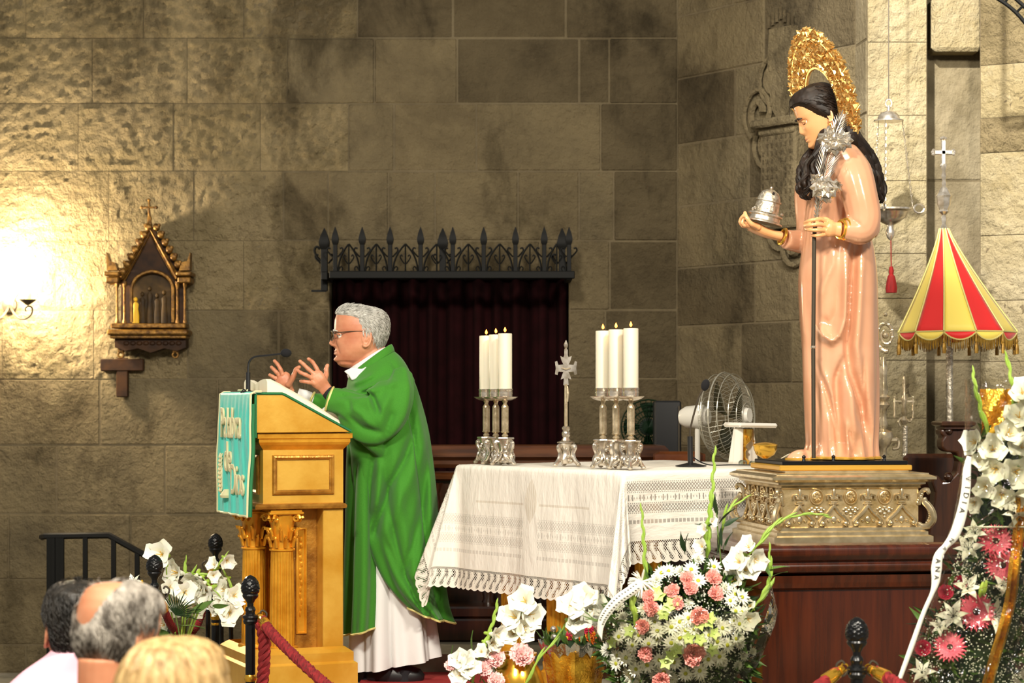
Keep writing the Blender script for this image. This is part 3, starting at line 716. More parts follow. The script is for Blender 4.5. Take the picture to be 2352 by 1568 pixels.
# processional umbrella, half closed, red and yellow
t = thing('processional_umbrella', 'half closed red and yellow striped processional umbrella with gold fringe', 'umbrella', (W(2181, 0, 10.55).x, 10.55, 0))
p = frame(t); k = 10.55/F
ztop, zrim = p(2168, 526).z, p(2190, 764).z
xt, xr = p(2168, 526).x, p(2198, 764).x
Rr = 136*k; N = 12; a_off = radians(-114)
def canopy(a, v, seg_t):
    R = lerp(9*k, Rr, v**1.18); flatten = 1-.05*(1-abs(2*seg_t-1)**2)*v
    c_ = Vector((lerp(xt, xr, v), 0, lerp(ztop, zrim, v)))
    return c_+Vector((R*flatten*cos(a), R*flatten*sin(a), .03*v*sin(a)*0))
for i in range(N):
    b = MB(); a0 = a_off+i*2*pi/N; a1 = a0+2*pi/N
    b.grid(lambda u, v: canopy(lerp(a0, a1, u), v, u), 6, 14)
    o = b.build('canopy_gore', [YEL, RED][i % 2], t, smooth=80); mod(o, 'SOLIDIFY', thickness=.003, offset=-1)
    b = MB(); n_ = 10; pts = []
    for j in range(n_+1):
        u = j/n_; pt = canopy(lerp(a0, a1, u), 1, u); d = .042*sin(pi*u)**.6 if 0 < u < 1 else .006
        pts.append((pt, pt+Vector((0, 0, -d))))
    b.loft([[tuple(q_) for q_ in pr] for pr in pts], closed=False, cap=False)
    o = b.build('valance_scallop', [RED, YEL][i % 2], t, smooth=80); mod(o, 'SOLIDIFY', thickness=.003)
    b = MB(); b.tube([pr[1]+Vector((0, 0, 0)) for pr in pts], .004, 5); b.tube([canopy(a0, j/12, 0)*1.0+Vector((.004*cos(a0), .004*sin(a0), .002)) for j in range(13)], .0045, 5); b.tube([pr[0] for pr in pts], .004, 5)
    b.build('gold_braid', TRIM, t)
    b = MB()
    for j in range(20):
        u = (j+.5)/20; pt = canopy(lerp(a0, a1, u), 1, u); d = .042*sin(pi*u)**.6; z0 = -d; ln = .045+.006*random.random()
        b.tube([pt+Vector((0, 0, z0)), pt+Vector((random.uniform(-.003, .003), random.uniform(-.003, .003), z0-ln))], [.003, .002], 3)
    f = b.build('fringe', FRINGE, t, smooth=None); f['kind'] = 'stuff'
    b = MB(); pt = canopy(a0, 1, 0); b.lathe([(.009, -.11), (.01, -.085), (.007, -.062), (.004, -.058), (.008, -.05), (.006, -.04), (.003, -.03), (.002, 0)], tuple(pt), 8, fn=lambda a, z: 1+.1*cos(5*a)); b.build('tassel', FRINGE, t)
b = MB(); b.tube([p(2181, 800), p(2181, 0)*Vector((1, 1, 0))+Vector((0, 0, .012))], 9.5*k*.9, 14); b.tube([Vector((xt, 0, ztop)), p(2181, 800)], .012, 8); b.build('pole', SILVERH, t)
b = MB(); c = p(2168, 526)
b.lathe([(10*k, 0), (8*k, 6*k), (5*k, 12*k), (7*k, 26*k), (4*k, 32*k), (12*k, 40*k), (10*k, 44*k), (15*k, 56*k), (16*k, 70*k), (19*k, 76*k), (15*k, 82*k), (10*k, 92*k), (5*k, 98*k), (6*k, 106*k), (4*k, 112*k), (7*k, 122*k), (4*k, 132*k), (7*k, 142*k), (3*k, 152*k)], tuple(c), 14, fn=lambda a, z: 1+.05*cos(7*a)); b.build('silver_knob', SILVER, t)
b = MB(); c = p(2167, 352); b.box((c.x, 0, c.z), (11*k, .016, 62*k), .004); b.box((c.x, 0, c.z+2*k), (42*k, .016, 11*k), .004)
for dx, dz in ((-19, 2), (19, 2), (0, 30), (0, -24)):
    for g in (-.8, 0, .8):
        a = math.atan2(dz, dx)+g; b.ball((c.x+dx*k+6*k*cos(a), 0, c.z+dz*k+6*k*sin(a)), 4.2*k, 7, 5)
b.build('finial_cross', SILVER, t)
b = MB(); b.lathe([(.16, 0), (.16, .03), (.05, .06), (.03, .2)], (0, 0, 0), 18); b.build('foot', IRONM, t)

# silver processional staff with crozier head, behind the statue's hem
t = thing('crozier_staff', 'silver staff with curled crook head close behind the statue hem', 'staff', (W(2030, 0, 9.75).x, 9.75, 0))
p = frame(t); k = 9.75/F
b = MB(); c = p(2034, 770); pts = []
for j in range(40):
    a = -1.6+j*.235; r = (24-.42*j)*k; pts.append(c+Vector((-r*cos(a), 0, r*1.5*sin(a))))
b.tube(pts, [6*k-.09*j*k for j in range(40)], 7)
for j in range(0, 30, 3): b.ball(tuple(pts[j]), 7*k-.1*j*k, 6, 5)
b.ball(tuple(p(2034, 722)), 5*k, 8, 6); b.ball(tuple(c), 8*k, 8, 6); b.build('crook', SILVERD, t)
b = MB(); c = p(2028, 1060); prof = []
for py, r in ((1060, 12), (1050, 8), (1030, 9), (1022, 16), (1010, 22), (1000, 24), (992, 22), (985, 8), (975, 12), (960, 8), (940, 9), (930, 16), (922, 9), (912, 17), (906, 10), (895, 12), (880, 9), (860, 9), (845, 11), (835, 8), (820, 7)): prof.append((r*k, (1060-py)*k))
b.lathe(prof, tuple(c), 14, fn=lambda a, z: 1+.05*cos(6*a)*sin(z*200)); b.build('knopped_head', SILVERD, t)
b = MB(); b.tube([p(2028, 1058), Vector((p(2028, 1058).x, 0, .03))], 9*k, 12); b.build('shaft', SILVERH, t)
b = MB(); b.box((p(2040, 1010).x, 0, p(2040, 1010).z), (44*k, .04, 10*k), .006); b.build('bracket', SILVERD, t)
b = MB(); b.tube(smooth_path([p(2050, 1030), p(2062, 1028), p(2064, 1012), p(2056, 1006)], 4), .008, 6); b.build('bracket', SILVERD, t)
b = MB(); b.lathe([(.15, 0), (.15, .03), (.03, .05)], (p(2028, 0).x, 0, 0), 18); b.build('foot', IRONM, t)

t = thing('processional_cross', 'thin silver processional cross between the statue and the umbrella pole', 'cross', (W(2077, 0, 10.62).x, 10.62, 0))
p = frame(t); k = 10.62/F
b = MB(); b.tube([p(2079, 978), Vector((p(2079, 978).x, 0, .03))], 6*k, 10); b.build('shaft', SILVERH, t)
b = MB(); c = p(2077, 930)
b.lathe([(5*k, -45*k), (9*k, -35*k), (4*k, -25*k), (7*k, -15*k), (4*k, 0), (8*k, 12*k), (3*k, 25*k), (4*k, 50*k), (2*k, 66*k)], tuple(c), 10)
b.box((c.x, 0, c.z+9*k), (46*k, .01, 4*k))
for s_ in (-22, 20): b.tube([c+Vector((s_*k, 0, 18*k)), c+Vector((s_*k, 0, -30*k))], 2*k, 6); b.ball(tuple(c+Vector((s_*k, 0, 18*k))), 3*k, 6, 5)
b.tube(smooth_path([p(2068, 978), p(2064, 968), p(2070, 960), p(2079, 962), p(2090, 968), p(2094, 960)], 4), 3*k, 6)
b.build('cross_head', SILVERD, t)
b = MB(); b.lathe([(.14, 0), (.14, .03), (.03, .05)], (p(2079, 0).x, 0, 0), 18); b.build('foot', IRONM, t)
# ------------------------------------------------------------------ gilded lectern with its cloth, microphone and book
LROT = radians(22.5)
LD = 9.5; k = LD/F; LZ = 0.0
t = thing('lectern', 'gilded lectern with fluted columns and a framed side panel under the priest', 'lectern', (W(600, 0, LD).x, LD, 0), LROT)
LECT = t
# local x: along the visible side (0 = front corner at column 600), local y: across the front (0 near, .5 far)
def lx(px): t_ = (px-CX)/F; return (t_*LD-t.location.x)/(cos(LROT)-t_*sin(LROT))
def lz(py): return H-(py-HY)*k
DP = .52
b = MB(); side = [(lx(587), lz(994)), (lx(804), lz(993)), (lx(804), lz(990)), (lx(655), lz(908)), (lx(648), lz(905.5)), (lx(589), lz(905.5))]
b.prism(side, 0, DP); o = b.build('desk', GOLD, t, smooth=None); mod(o, 'BEVEL', width=.004, segments=2, limit_method='ANGLE')
b = MB(); pts = [(lx(587), lz(1005)), (lx(587), lz(907)), (lx(590), lz(903.5)), (lx(648), lz(903.5)), (lx(656), lz(907)), (lx(806), lz(991))]
for y in (-.002, DP+.002): b = MB(); b.tube([(x, y, z) for x, z in pts], .006, 6); b.build('green_edging', GREENTRIM, t)
def cx_(a, c): return (lx(a)+lx(c))/2
bw = lx(796)-lx(611)
b = MB(); b.rect(bw, DP-.1, [(.0, lz(1034)), (.004, lz(1031)), (.02, lz(1022)), (.026, lz(1016)), (.026, lz(1009)), (.034, lz(1007)), (.034, lz(996)), (0, lz(994))], (cx_(611, 796), DP/2, 0)); b.build('cornice', GILT, t, smooth=None)
b = MB(); b.box((cx_(611, 796), DP/2, (lz(1034)+lz(1160))/2), (bw, DP-.1, lz(1034)-lz(1160))); b.build('body', GOLD, t, smooth=None)
b = MB(); pw, ph = lx(774)-lx(632), lz(1046)-lz(1138)
b.rect(pw, ph, [(0, 0), (0, .008), (-.004, .014), (-.012, .016), (-.016, .01), (-.022, .006), (-.022, .001)], (0, 0, 0), cap=False); b.v = [(x+cx_(632, 774), .05-z, y+lz(1092)) for x, y, z in b.v]
b.build('panel_moulding', GILTD, t, smooth=None)
b = MB(); b.rect(.3, ph, [(0, 0), (0, .008), (-.01, .014), (-.02, .006), (-.02, .001)], (0, 0, 0), cap=False); b.v = [(lx(611)-z, x+DP/2, y+lz(1092)) for x, y, z in b.v]; b.build('panel_moulding', GILTD, t, smooth=None)
x0, x1 = lx(590), lx(798)
b = MB(); b.rect(x1-x0-.02, DP-.06, [(0, lz(1172)), (.012, lz(1170)), (.014, lz(1164)), (.008, lz(1160)), (-.005, lz(1158))], ((x0+x1)/2, DP/2, 0)); b.build('shelf_moulding', GILTD, t, smooth=None)
# back slab and carved inner panel
b = MB(); b.box((cx_(748, 795), DP/2, (lz(1172)+lz(1540))/2), (lx(795)-lx(748), DP-.08, lz(1172)-lz(1540)), .004); b.build('back_slab', GOLD, t, smooth=None)
b = MB(); b.box((cx_(690, 748), DP/2, (lz(1172)+lz(1540))/2), (lx(748)-lx(690), DP-.26, lz(1172)-lz(1540))); b.build('inner_panel', GILTD, t, smooth=None)
b = MB(); b.rect(lx(722)-lx(698), lz(1218)-lz(1466), [(0, 0), (0, .01), (-.006, .012), (-.01, .004)]); b.v = [(x+cx_(698, 722), .13-z, y+lz(1342)) for x, y, z in b.v]
for j in range(13): b.ball((cx_(703, 715)+.004*sin(j*2), .128, lerp(lz(1245), lz(1420), j/12)), (.01-.0004*j, .008, .016), 7, 5)
b.build('carved_drop', GILT, t)
def column(cx, cy):
    b = MB(); sb, st = lz(1490), lz(1270); hh = st-sb
    prof = [(.058-.006*(j/14)**1.5, sb+hh*j/14) for j in range(15)]
    b.lathe(prof, (cx, cy, 0), 96, fn=lambda a, z: 1-.075*max(0, -cos(a*20))**.6 if sb+.012 < z < st-.012 else 1)
    b.lathe([(.052, st), (.06, st+.004), (.06, st+.01), (.054, st+.014)], (cx, cy, 0), 24)
    sh = b.build('column', GILT, t)
    b = MB(); b.lathe([(.058, sb), (.072, sb-.004), (.074, sb-.014), (.064, sb-.018), (.068, sb-.024), (.08, sb-.03), (.082, sb-.04)], (cx, cy, 0), 28); b.build('column_base', GILT, sh)
    b = MB(); z0 = st+.014; z1 = lz(1178)
    b.lathe([(.05, z0), (.048, z0+.03), (.055, z1-.06), (.07, z1-.02), (.07, z1-.012)], (cx, cy, 0), 20)
    for ring, (zz, n, rr, hgt) in enumerate(((z0+.005, 8, .052, .055), (z0+.04, 8, .056, .06))):
        for j in range(n):
            a = 2*pi*(j+.5*ring)/n; pts = [(rr, zz), (rr+.006, zz+hgt*.55), (rr+.016, zz+hgt*.85), (rr+.024, zz+hgt*.9), (rr+.022, zz+hgt*.72)]
            b.tube([(cx+r*cos(a), cy+r*sin(a), z) for r, z in pts], [.014, .016, .013, .009, .004], 6, flat=.55)
    for a in (pi/4, 3*pi/4, 5*pi/4, 7*pi/4):
        for s_ in (-1, 1):
            aa = a+s_*.16; cc = Vector((cx+.084*cos(aa), cy+.084*sin(aa), z1-.03)); side = Vector((cos(a), sin(a), 0))
            b.tube([cc+side*(.02-.0012*j)*cos(j*.7)+Vector((0, 0, (.02-.0012*j)*sin(j*.7))) for j in range(14)], [.008-.0003*j for j in range(14)], 5)
    b.box((cx, cy, z1-.005), (.165, .165, .012), .004); b.box((cx, cy, z1+.004), (.15, .15, .01), .003)
    b.build('capital', GILT, sh)
column(lx(662), .1); column(lx(662), DP-.1); column(lx(628)-.02, DP/2)
b = MB(); zb = lz(1508)
b.rect(lx(795)-lx(590), DP-.06, [(0, STEP), (.05, STEP), (.05, .05), (.035, .06), (.035, .1), (.015, .115), (0, .125), (0, zb)], (cx_(590, 795), DP/2, 0)); b.build('plinth', GOLD, t, smooth=None)

# embroidered teal cloth over the front of the desk
cl = thing('lectern_cloth', 'turquoise satin cloth with cream cord lettering hanging over the front of the lectern', 'cloth', t.location, LROT)
xf = lx(587)-.022; zt_, zb_ = lz(902), lz(1176)
def cfn(u, v):
    s_ = v*(zt_-zb_+.06)   # first a strip over the desk, then the drop
    fold = .006*sin(u*23+1.5*sin(v*5))*min(1, v*2)+.004*sin(u*51+v*4)
    if s_ < .04: return (xf+.04-s_+.006, lerp(-.015, DP+.015, u), zt_+.006)
    d = s_-.04; return (xf-.004+fold*min(1, d/.1)-.01*min(1, d/.15), lerp(-.015, DP+.015, u)+.012*sin(d*9)*(.5-u), zt_-d)
b = MB(); b.grid(cfn, 60, 60); o = b.build('satin_panel', TEAL, cl, smooth=80); mod(o, 'SOLIDIFY', thickness=.006)
b = MB()
for u in (0, 1): b.tube([Vector(cfn(u, j/40)) for j in range(41)], .005, 5)
b.tube([Vector(cfn(j/40, 1)) for j in range(41)], .005, 5); b.build('cord_edging', CORD, cl)
b = MB(); b.tube([Vector(cfn(1, j/40))+Vector((.012, .004, 0)) for j in range(8, 41)], .009, 5); b.build('green_binding', GREENTRIM, cl)
b = MB(); b.tube([Vector(cfn(0, j/40))+Vector((.014, -.002, 0)) for j in range(6, 41)], .009, 5); b.build('green_binding', GREENTRIM, cl)
def letters(body, size, py, yc, sx):
    me = text_mesh(body, size, .003, .0022, sx)
    me.materials.append(CORD)
    o = place(me, 'lettering', cl); R = Matrix(((0, 0, -1, 0), (-1, 0, 0, 0), (0, 1, 0, 0), (0, 0, 0, 1)))
    o.matrix_local = Matrix.Translation((xf-.018, yc, lz(py))) @ R
letters('Palabra', .2, 1006, DP*.55, .62)
letters('de', .2, 1086, DP*.64, .7)
letters('Dios', .2, 1138, DP*.32, .62)
b = MB()      # wheat-ear embroidery on the far edge
for j in range(9):
    z = lerp(lz(1060), lz(1140), j/8); yy = DP-.05-.012*abs(4-j)*.3
    for s_ in (-1, 1): b.tube([(xf-.016, yy, z), (xf-.024, yy+s_*.014, z+.012), (xf-.018, yy+s_*.02, z+.03)], [.005, .007, .003], 5)
b.tube([(xf-.016, DP-.055, lz(1050)), (xf-.018, DP-.09, lz(1125)), (xf-.016, DP-.13, lz(1150))], .004, 5)
b.lathe([(.03, 0), (.034, .012), (.02, .03), (.012, .04)], (xf-.012, DP-.14, lz(1150)), 10); b.build('embroidered_wheat', CORD, cl)
b = MB(); b.tube(smooth_path([(xf+.01, .1, zt_+.012), (xf+.03, .18, zt_+.016), (xf+.01, .25, zt_+.013), (xf+.035, .33, zt_+.015)], 4), .004, 5); b.build('tie_cord', CORD, cl)

# lectern microphone
mk = thing('gooseneck_microphone', 'black gooseneck microphone with foam head above the lectern cloth', 'microphone', tuple(W(570, 901, LD+.13)))
p = frame(mk)
b = MB(); b.lathe([(.03, 0), (.03, .006), (.01, .01)], (0, 0, .0), 14); b.tube([p(570, 898), p(570, 855)], .0105, 10); b.build('holder', BLACKP, mk)
b = MB(); b.tube(smooth_path([p(570, 856), p(570.5, 842), p(573, 830), p(580, 822), p(592, 818), p(620, 815.5), p(648, 812)], 6), [.005]*37, 7); b.build('gooseneck', BLACKP, mk)
b = MB(); b.ball((0, 0, 0), (.026, .02, .02), 14, 10); o = b.build('foam_windscreen', FOAM, mk, loc=p(657, 810.5)); o.rotation_euler = (0, .05, 0)
b = MB(); b.tube(smooth_path([p(567, 900), p(560, 894), p(557, 897), p(553, 902)], 4), .003, 5); b.build('cable', BLACKP, mk)

# open book on the sloping desk
bk = thing('open_book', 'open book with cream pages lying on the lectern desk', 'book', t.location, LROT)
def desk_z(x):
    return lz(903) if x < lx(652) else lerp(lz(903), lz(988), (x-lx(652))/(lx(804)-lx(652)))
for hy0, hy1, nm in ((.06, .26, 'page_block'), (.26, .46, 'page_block')):
    b = MB()
    def top(u, v):
        x = lerp(lx(622), lx(790), u); y = lerp(hy0, hy1, v); cv = v if hy0 < .2 else 1-v
        hgt = .018+.028*sin(min(1, (1-cv)*1.3)*pi*.5)*(1 if cv > .02 else .4)+.012*sin(u*4)
        hump = .03*exp(-((u-.02)/.12)**2)
        return (x, y, desk_z(x)+hgt*.8+hump)
    n1, n2 = 16, 10; rings = []
    for j in range(n2+1):
        up = [top(i/n1, j/n2) for i in range(n1+1)]; dn = [(x, y, desk_z(x)+.004) for x, y, z in reversed(up)]; rings.append(up+dn)
    b.loft(rings); b.build(nm, PAPER, bk, smooth=50)
b = MB()
b.grid(lambda u, v: (lerp(lx(618), lx(792), u), lerp(.05, .47, v), desk_z(lerp(lx(618), lx(792), u))+.003), 12, 4); o = b.build('cover', MAHOG, bk); mod(o, 'SOLIDIFY', thickness=.003)
# ------------------------------------------------------------------ heads and hands
# rows in head units seen from the side: z, front x, back x, half width  (head height 1, face towards -x, axis at x = 0)
HEAD = [(1.0, -.12, .10, .02), (.985, -.26, .25, .24), (.955, -.36, .36, .36), (.9, -.43, .45, .45), (.8, -.465, .50, .505), (.7, -.475, .515, .525),
        (.62, -.478, .51, .525), (.56, -.458, .50, .52), (.50, -.452, .49, .515), (.42, -.45, .46, .50), (.36, -.45, .42, .485), (.29, -.452, .37, .46),
        (.22, -.455, .31, .42), (.15, -.458, .25, .36), (.08, -.45, .19, .29), (.035, -.40, .15, .2), (.0, -.28, .1, .08)]
def head_surface(par, nz=84, na=72):
    """rows of points; par: width, nose, jaw"""
    rows = []
    for i in range(nz+1):
        z = 1-i/nz
        z = 1-(i/nz)**1.0
        f, bk, hw = interp([(-r[0],)+r[1:] for r in HEAD], -z)
        hw *= par.get('w', 1)
        if z < .45: hw *= lerp(par.get('jaw', 1), 1, z/.45)
        ring = []
        for j in range(na):
            a = 2*pi*j/na; c, s = cos(a), sin(a)
            cx = (f+bk)/2+.03; A = (bk-cx) if c > 0 else (cx-f)
            x = cx+A*(abs(c)**.88)*(1 if c > 0 else -1); y = hw*(abs(s)**.92)*(1 if s > 0 else -1)
            # flatten cheeks towards the front
            if c < 0: y *= 1-.16*(-c)**2
            if c < -.1:
                g = lambda w_: exp(-(y/w_)**2)
                nose = interp([(0, 0), (.28, 0), (.315, .03), (.335, .085), (.37, .125), (.41, .115), (.48, .075), (.55, .03), (.6, .0), (1, 0)], z)[0]*par.get('nose', 1)
                nw = interp([(.28, .10), (.34, .105), (.4, .075), (.5, .05), (.6, .05)], z)[0]
                x -= nose*g(nw)
                x -= .030*exp(-((z-.245)/.016)**2)*g(.13)+.036*exp(-((z-.195)/.018)**2)*g(.12)   # lips
                x += .022*exp(-((z-.221)/.008)**2)*g(.14)                                          # mouth line
                x += .02*exp(-((z-.16)/.02)**2)*g(.14)
                x -= .035*par.get('chin', 1)*exp(-((z-.085)/.045)**2)*g(.15)
                x -= .028*par.get('brow', 1)*exp(-((z-.585)/.03)**2)*(exp(-((abs(y)-.16)/.13)**2))
                x += .085*exp(-((z-.515)/.042)**2)*exp(-((abs(y)-.195)/.10)**2)                     # eye sockets
                x -= .03*exp(-((z-.40)/.07)**2)*exp(-((abs(y)-.27)/.12)**2)                         # cheekbones
                if par.get('age') and .12 < z < .5:                                                # folds from nose to mouth, bags under the eyes
                    u_ = (.38-z)/.2; x += .03*par['age']*exp(-((abs(y)-lerp(.15, .25, u_))/.028)**2)*max(0, 1-abs(2*u_-1)**3); x += .016*par['age']*exp(-((z-.455)/.012)**2)*exp(-((abs(y)-.2)/.09)**2)
            ring.append(Vector((x, y, z)))
        rows.append(ring)
    return rows
def ear_shape(b, T, side=-1, s=1.0):
    """outer ear in head units"""
    c = Vector((.115, side*.50, .47))
    pts = []
    for j in range(15):
        a = -2.1+j*.32; pts.append(T @ (c+Vector((.085*s*cos(a)+.035*s*sin(a)*.3, side*(.05+.02*sin(j*.4)), .145*s*sin(a)))))
    L = (T @ Vector((1, 0, 0))-T @ Vector((0, 0, 0))).length
    b.tube(pts, [.024*L]*13+[.028*L, .03*L], 7)
    b.loft([[tuple(T @ (c+Vector((.075*s*q*cos(a), side*(.028 if q < .9 else .045), .125*s*q*sin(a))))) for a in [2*pi*i/14 for i in range(14)]] for q in (1, .6, .15)], cap=True)
    b.ball(tuple(T @ (c+Vector((-.035*s, side*.045, -.13*s)))), .036*L, 8, 6)
    b.tube([T @ (c+Vector((.03, side*.05, .07))), T @ (c+Vector((.045, side*.055, 0))), T @ (c+Vector((.0, side*.05, -.06)))], .018*L, 6)
def make_head(root, T, par, skin, extra=None, voxel=.0032, ears=True, eyes=True, name='head', eyecol=None):
    """T: head units -> local coordinates of root. Returns head object (one fused surface)"""
    rows = head_surface(par); b = MB()
    b.loft([[tuple(T @ q) for q in r] for r in rows])
    if ears:
        for s in (-1, 1): ear_shape(b, T, s, par.get('ear', 1))
    if extra: extra(b)
    o = b.build(name, skin, root, smooth=None); fuse(o, voxel, 3, .5)
    L = (T @ Vector((0, 0, 1))-T @ Vector((0, 0, 0))).length
    if eyes:
        for s in (-1, 1):
            c = Vector((-.352, s*.185, .515))
            e = MB(); e.ball(tuple(T @ c), .066*L*par.get('eye', 1), 14, 10); ey = e.build('eyeball', EYEW, root)
            d = (T @ (c+Vector((-1, s*.05, par.get('look', -.12))))-T @ c).normalized()
            e = MB(); e.ball(tuple(T @ c+d*.043*L*par.get('eye', 1)), .030*L, 10, 8); e.build('iris', EYED, ey)
            e = MB()
            for zz, th in ((.030, .026), (-.03, .016)):
                e.tube([T @ (c+Vector((-.058+.04*abs(u)**2, s*u*.072, par.get('lid', 1)*zz*(1-.75*u*u)))) for u in (-1.1, -.6, -.2, .2, .6, 1.1)], th*L, 6)
            e.build('eyelid', skin, root)
            if par.get('browm'):
                e = MB(); e.tube([T @ Vector((-.478+.02*abs(u)-.012*0+.05*(u > .5)*u, s*(.17+.11*u), .585+.02*(1-u*u))) for u in (-1, -.5, 0, .5, 1)], [.012*L, .022*L, .026*L, .022*L, .008*L], 6, flat=.8); e.build('eyebrow', par['browm'], root)
    e = MB()
    e.tube([T @ Vector((-.468+.07*u*u, u*.15, .222-.006*u*u)) for u in (-1, -.6, -.3, 0, .3, .6, 1)], [.003*L, .008*L, .010*L, .010*L, .010*L, .008*L, .003*L], 6); 
    if par.get('lipm'): e.build('lips', par['lipm'], root)
    return o, rows
def hair_shell(root, T, rows, mask, thick, m, name='hair', rough=.012, sub=True, seed=0):
    """shell over the head where mask(x, y, z) in 0..1 says hair grows"""
    vs = []; fs = []; nz, na = len(rows), len(rows[0]); idx = {}
    outer = []; mk = []
    for i, r in enumerate(rows):
        for j, q in enumerate(r):
            w_ = mask(q.x, q.y, q.z); mk.append(w_)
            n = Vector((q.x-.03, q.y, (q.z-.55)*1.0)).normalized()
            t_ = thick(q.x, q.y, q.z) if callable(thick) else thick
            d = t_*min(1, w_)+rough*(ns((q.x*9+seed, q.y*9, q.z*4))+.6*ns((q.x*24, q.y*24+seed, q.z*9)))*min(1, w_)
            outer.append(q+n*(d if w_ > 0 else -.02))
    keep = lambda a: mk[a] > 0
    for i in range(nz-1):
        for j in range(na):
            q4 = (i*na+j, i*na+(j+1) % na, (i+1)*na+(j+1) % na, (i+1)*na+j)
            if any(keep(a) for a in q4): fs.append(q4)
    fs.append(tuple(range(na))) if keep(0) else None
    b = MB(); b.add([tuple(T @ v) for v in outer], fs)
    o = b.build(name, m, root, smooth=180)
    if sub: mod(o, 'SUBSURF', levels=1, render_levels=1)
    return o
def hair_strands(root, T, rows, mask, thick, m, n=1500, ln=.16, r=.0016, flow=None, seed=3, name='hair_strands'):
    """short fine strands lying on the hair, joined as one part"""
    rnd = random.Random(seed); nz, na = len(rows), len(rows[0]); b = MB(); L = (T @ Vector((0, 0, 1))-T @ Vector((0, 0, 0))).length; c = Vector((.03, 0, .55)); k_ = 0
    while k_ < n:
        q = rows[rnd.randrange(nz)][rnd.randrange(na)]
        if mask(q.x, q.y, q.z) < .12 or rnd.random() > .35+1.2*sqrt(q.x*q.x+q.y*q.y): continue
        k_ += 1; nrm = (q-c).normalized(); d = flow(q) if flow else Vector((.8, 0, -.55)); d = (d+Vector((rnd.uniform(-.3, .3), rnd.uniform(-.3, .3), rnd.uniform(-.3, .3)))); d = (d-nrm*d.dot(nrm)).normalized()
        t_ = thick(q.x, q.y, q.z) if callable(thick) else thick; l_ = ln*rnd.uniform(.6, 1.2); pts = []
        for j in range(4):
            pt = q+d*l_*(j/3); rr_ = (pt-c).length; r0 = (q-c).length; pt = c+(pt-c).normalized()*lerp(rr_, r0, .6); pts.append(T @ (pt+nrm*(t_*mask(q.x, q.y, q.z)*.88+.012*sin(j*1.0)+rnd.uniform(0, .006))))
        b.tube(pts, [r*.7, r, r*.9, r*.3], 3)
    o = b.build(name, m, root, smooth=180, fix=False); o['kind'] = 'stuff'; return o
def hand(root, wrist, palm, fingers, skin, name='hand', voxel=.0026, wr=.026, pr=(.03, .03), up=(0, 1, 0)):
    """palm: list of (point, radius); fingers: list of (points, base radius, tip radius)"""
    b = MB()
    pts = [wrist]+[q for q, r in palm]; rr = [wr]+[r for q, r in palm]
    b.tube(smooth_path(pts, 3), [rr[min(i//3, len(rr)-1)]*(1-(i % 3)/3)+rr[min(i//3+1, len(rr)-1)]*(i % 3)/3 for i in range(3*(len(pts)-1)+1)], 16, flat=pr[0], up=up)
    for f, r0, r1 in fingers:
        sp_ = smooth_path(f, 5); n = len(sp_)
        b.tube(sp_, [lerp(r0, r1, (i/(n-1)))*(1+.06*cos(i/(n-1)*3*2*pi)) for i in range(n)], 10); b.ball(tuple(sp_[-1]), r1*.98, 10, 8); b.ball(tuple(sp_[0]), r0*1.1, 10, 8)
    o = b.build(name, skin, root, smooth=None); fuse(o, voxel, 3, .5); return o
# ------------------------------------------------------------------ the priest
pr = thing('person', 'grey-haired man in green chasuble and white alb speaking with both hands raised at the lectern', 'person', (W(900, 0, 10.1).x, 10.1, STEP+.012))
p = frame(pr); k = 10.1/F
def px_T(axis_px, chin_py, height_px, k, sx=.93, tilt=0, dy=0, yaw=0):
    c = p(axis_px, chin_py, dy); L = height_px*k
    return Matrix.Translation(c) @ Matrix.Rotation(yaw, 4, 'Z') @ Matrix.Rotation(tilt, 4, 'Y') @ Matrix.Diagonal((L*sx, L*.66, L, 1))
T = px_T(826, 838, 131, k, yaw=radians(5))
par = dict(age=1.0, w=1.04, nose=1.05, jaw=1.12, chin=1.1, ear=1.08, browm=HAIRG, lipm=LIP)
def neck(b):
    rings = []
    for (l, r, d) in (((800, 822), (876, 770), .058), ((806, 842), (882, 792), .066), ((812, 866), (894, 812), .075), ((820, 890), (905, 840), .08)):
        a_, c_ = p(*l), p(*r); m_ = (a_+c_)/2; A = (c_-a_)/2
        rings.append([tuple(m_+A*cos(t)+Vector((0, d*sin(t), 0))) for t in [2*pi*i/28 for i in range(28)]])
    b.loft(rings)
    b.ball(tuple(p(800, 832)), (.055, .05, .026), 14, 8)     # heavy under-chin
hd, rows = make_head(pr, T, par, SKIN, extra=neck)
HL = [(-1, -9), (-.885, -9), (-.872, -.40), (-.86, -.26), (-.82, -.05), (-.70, -.01), (-.60, .03), (-.555, .07), (-.53, .2), (-.36, .30), (-.25, .33), (-.17, .36), (-.14, 9)]
def pmask(x, y, z):
    lim = interp(HL, -z)[0]; return max(0, min(1, (x-lim)*9+.02))
def pthick(x, y, z): return .022+.014*max(0, z-.6)*2+.010*exp(-((z-.93)/.08)**2)
hair_shell(pr, T, rows, pmask, pthick, HAIRG, rough=.022)
def pflow(q):
    u = max(0, min(1, (q.z-.62)/.3)); return Vector((lerp(.4, .95, u), 0, lerp(-.9, .2, u)))
hair_strands(pr, T, rows, pmask, pthick, HAIRG, 2600, .15, .0014, pflow)
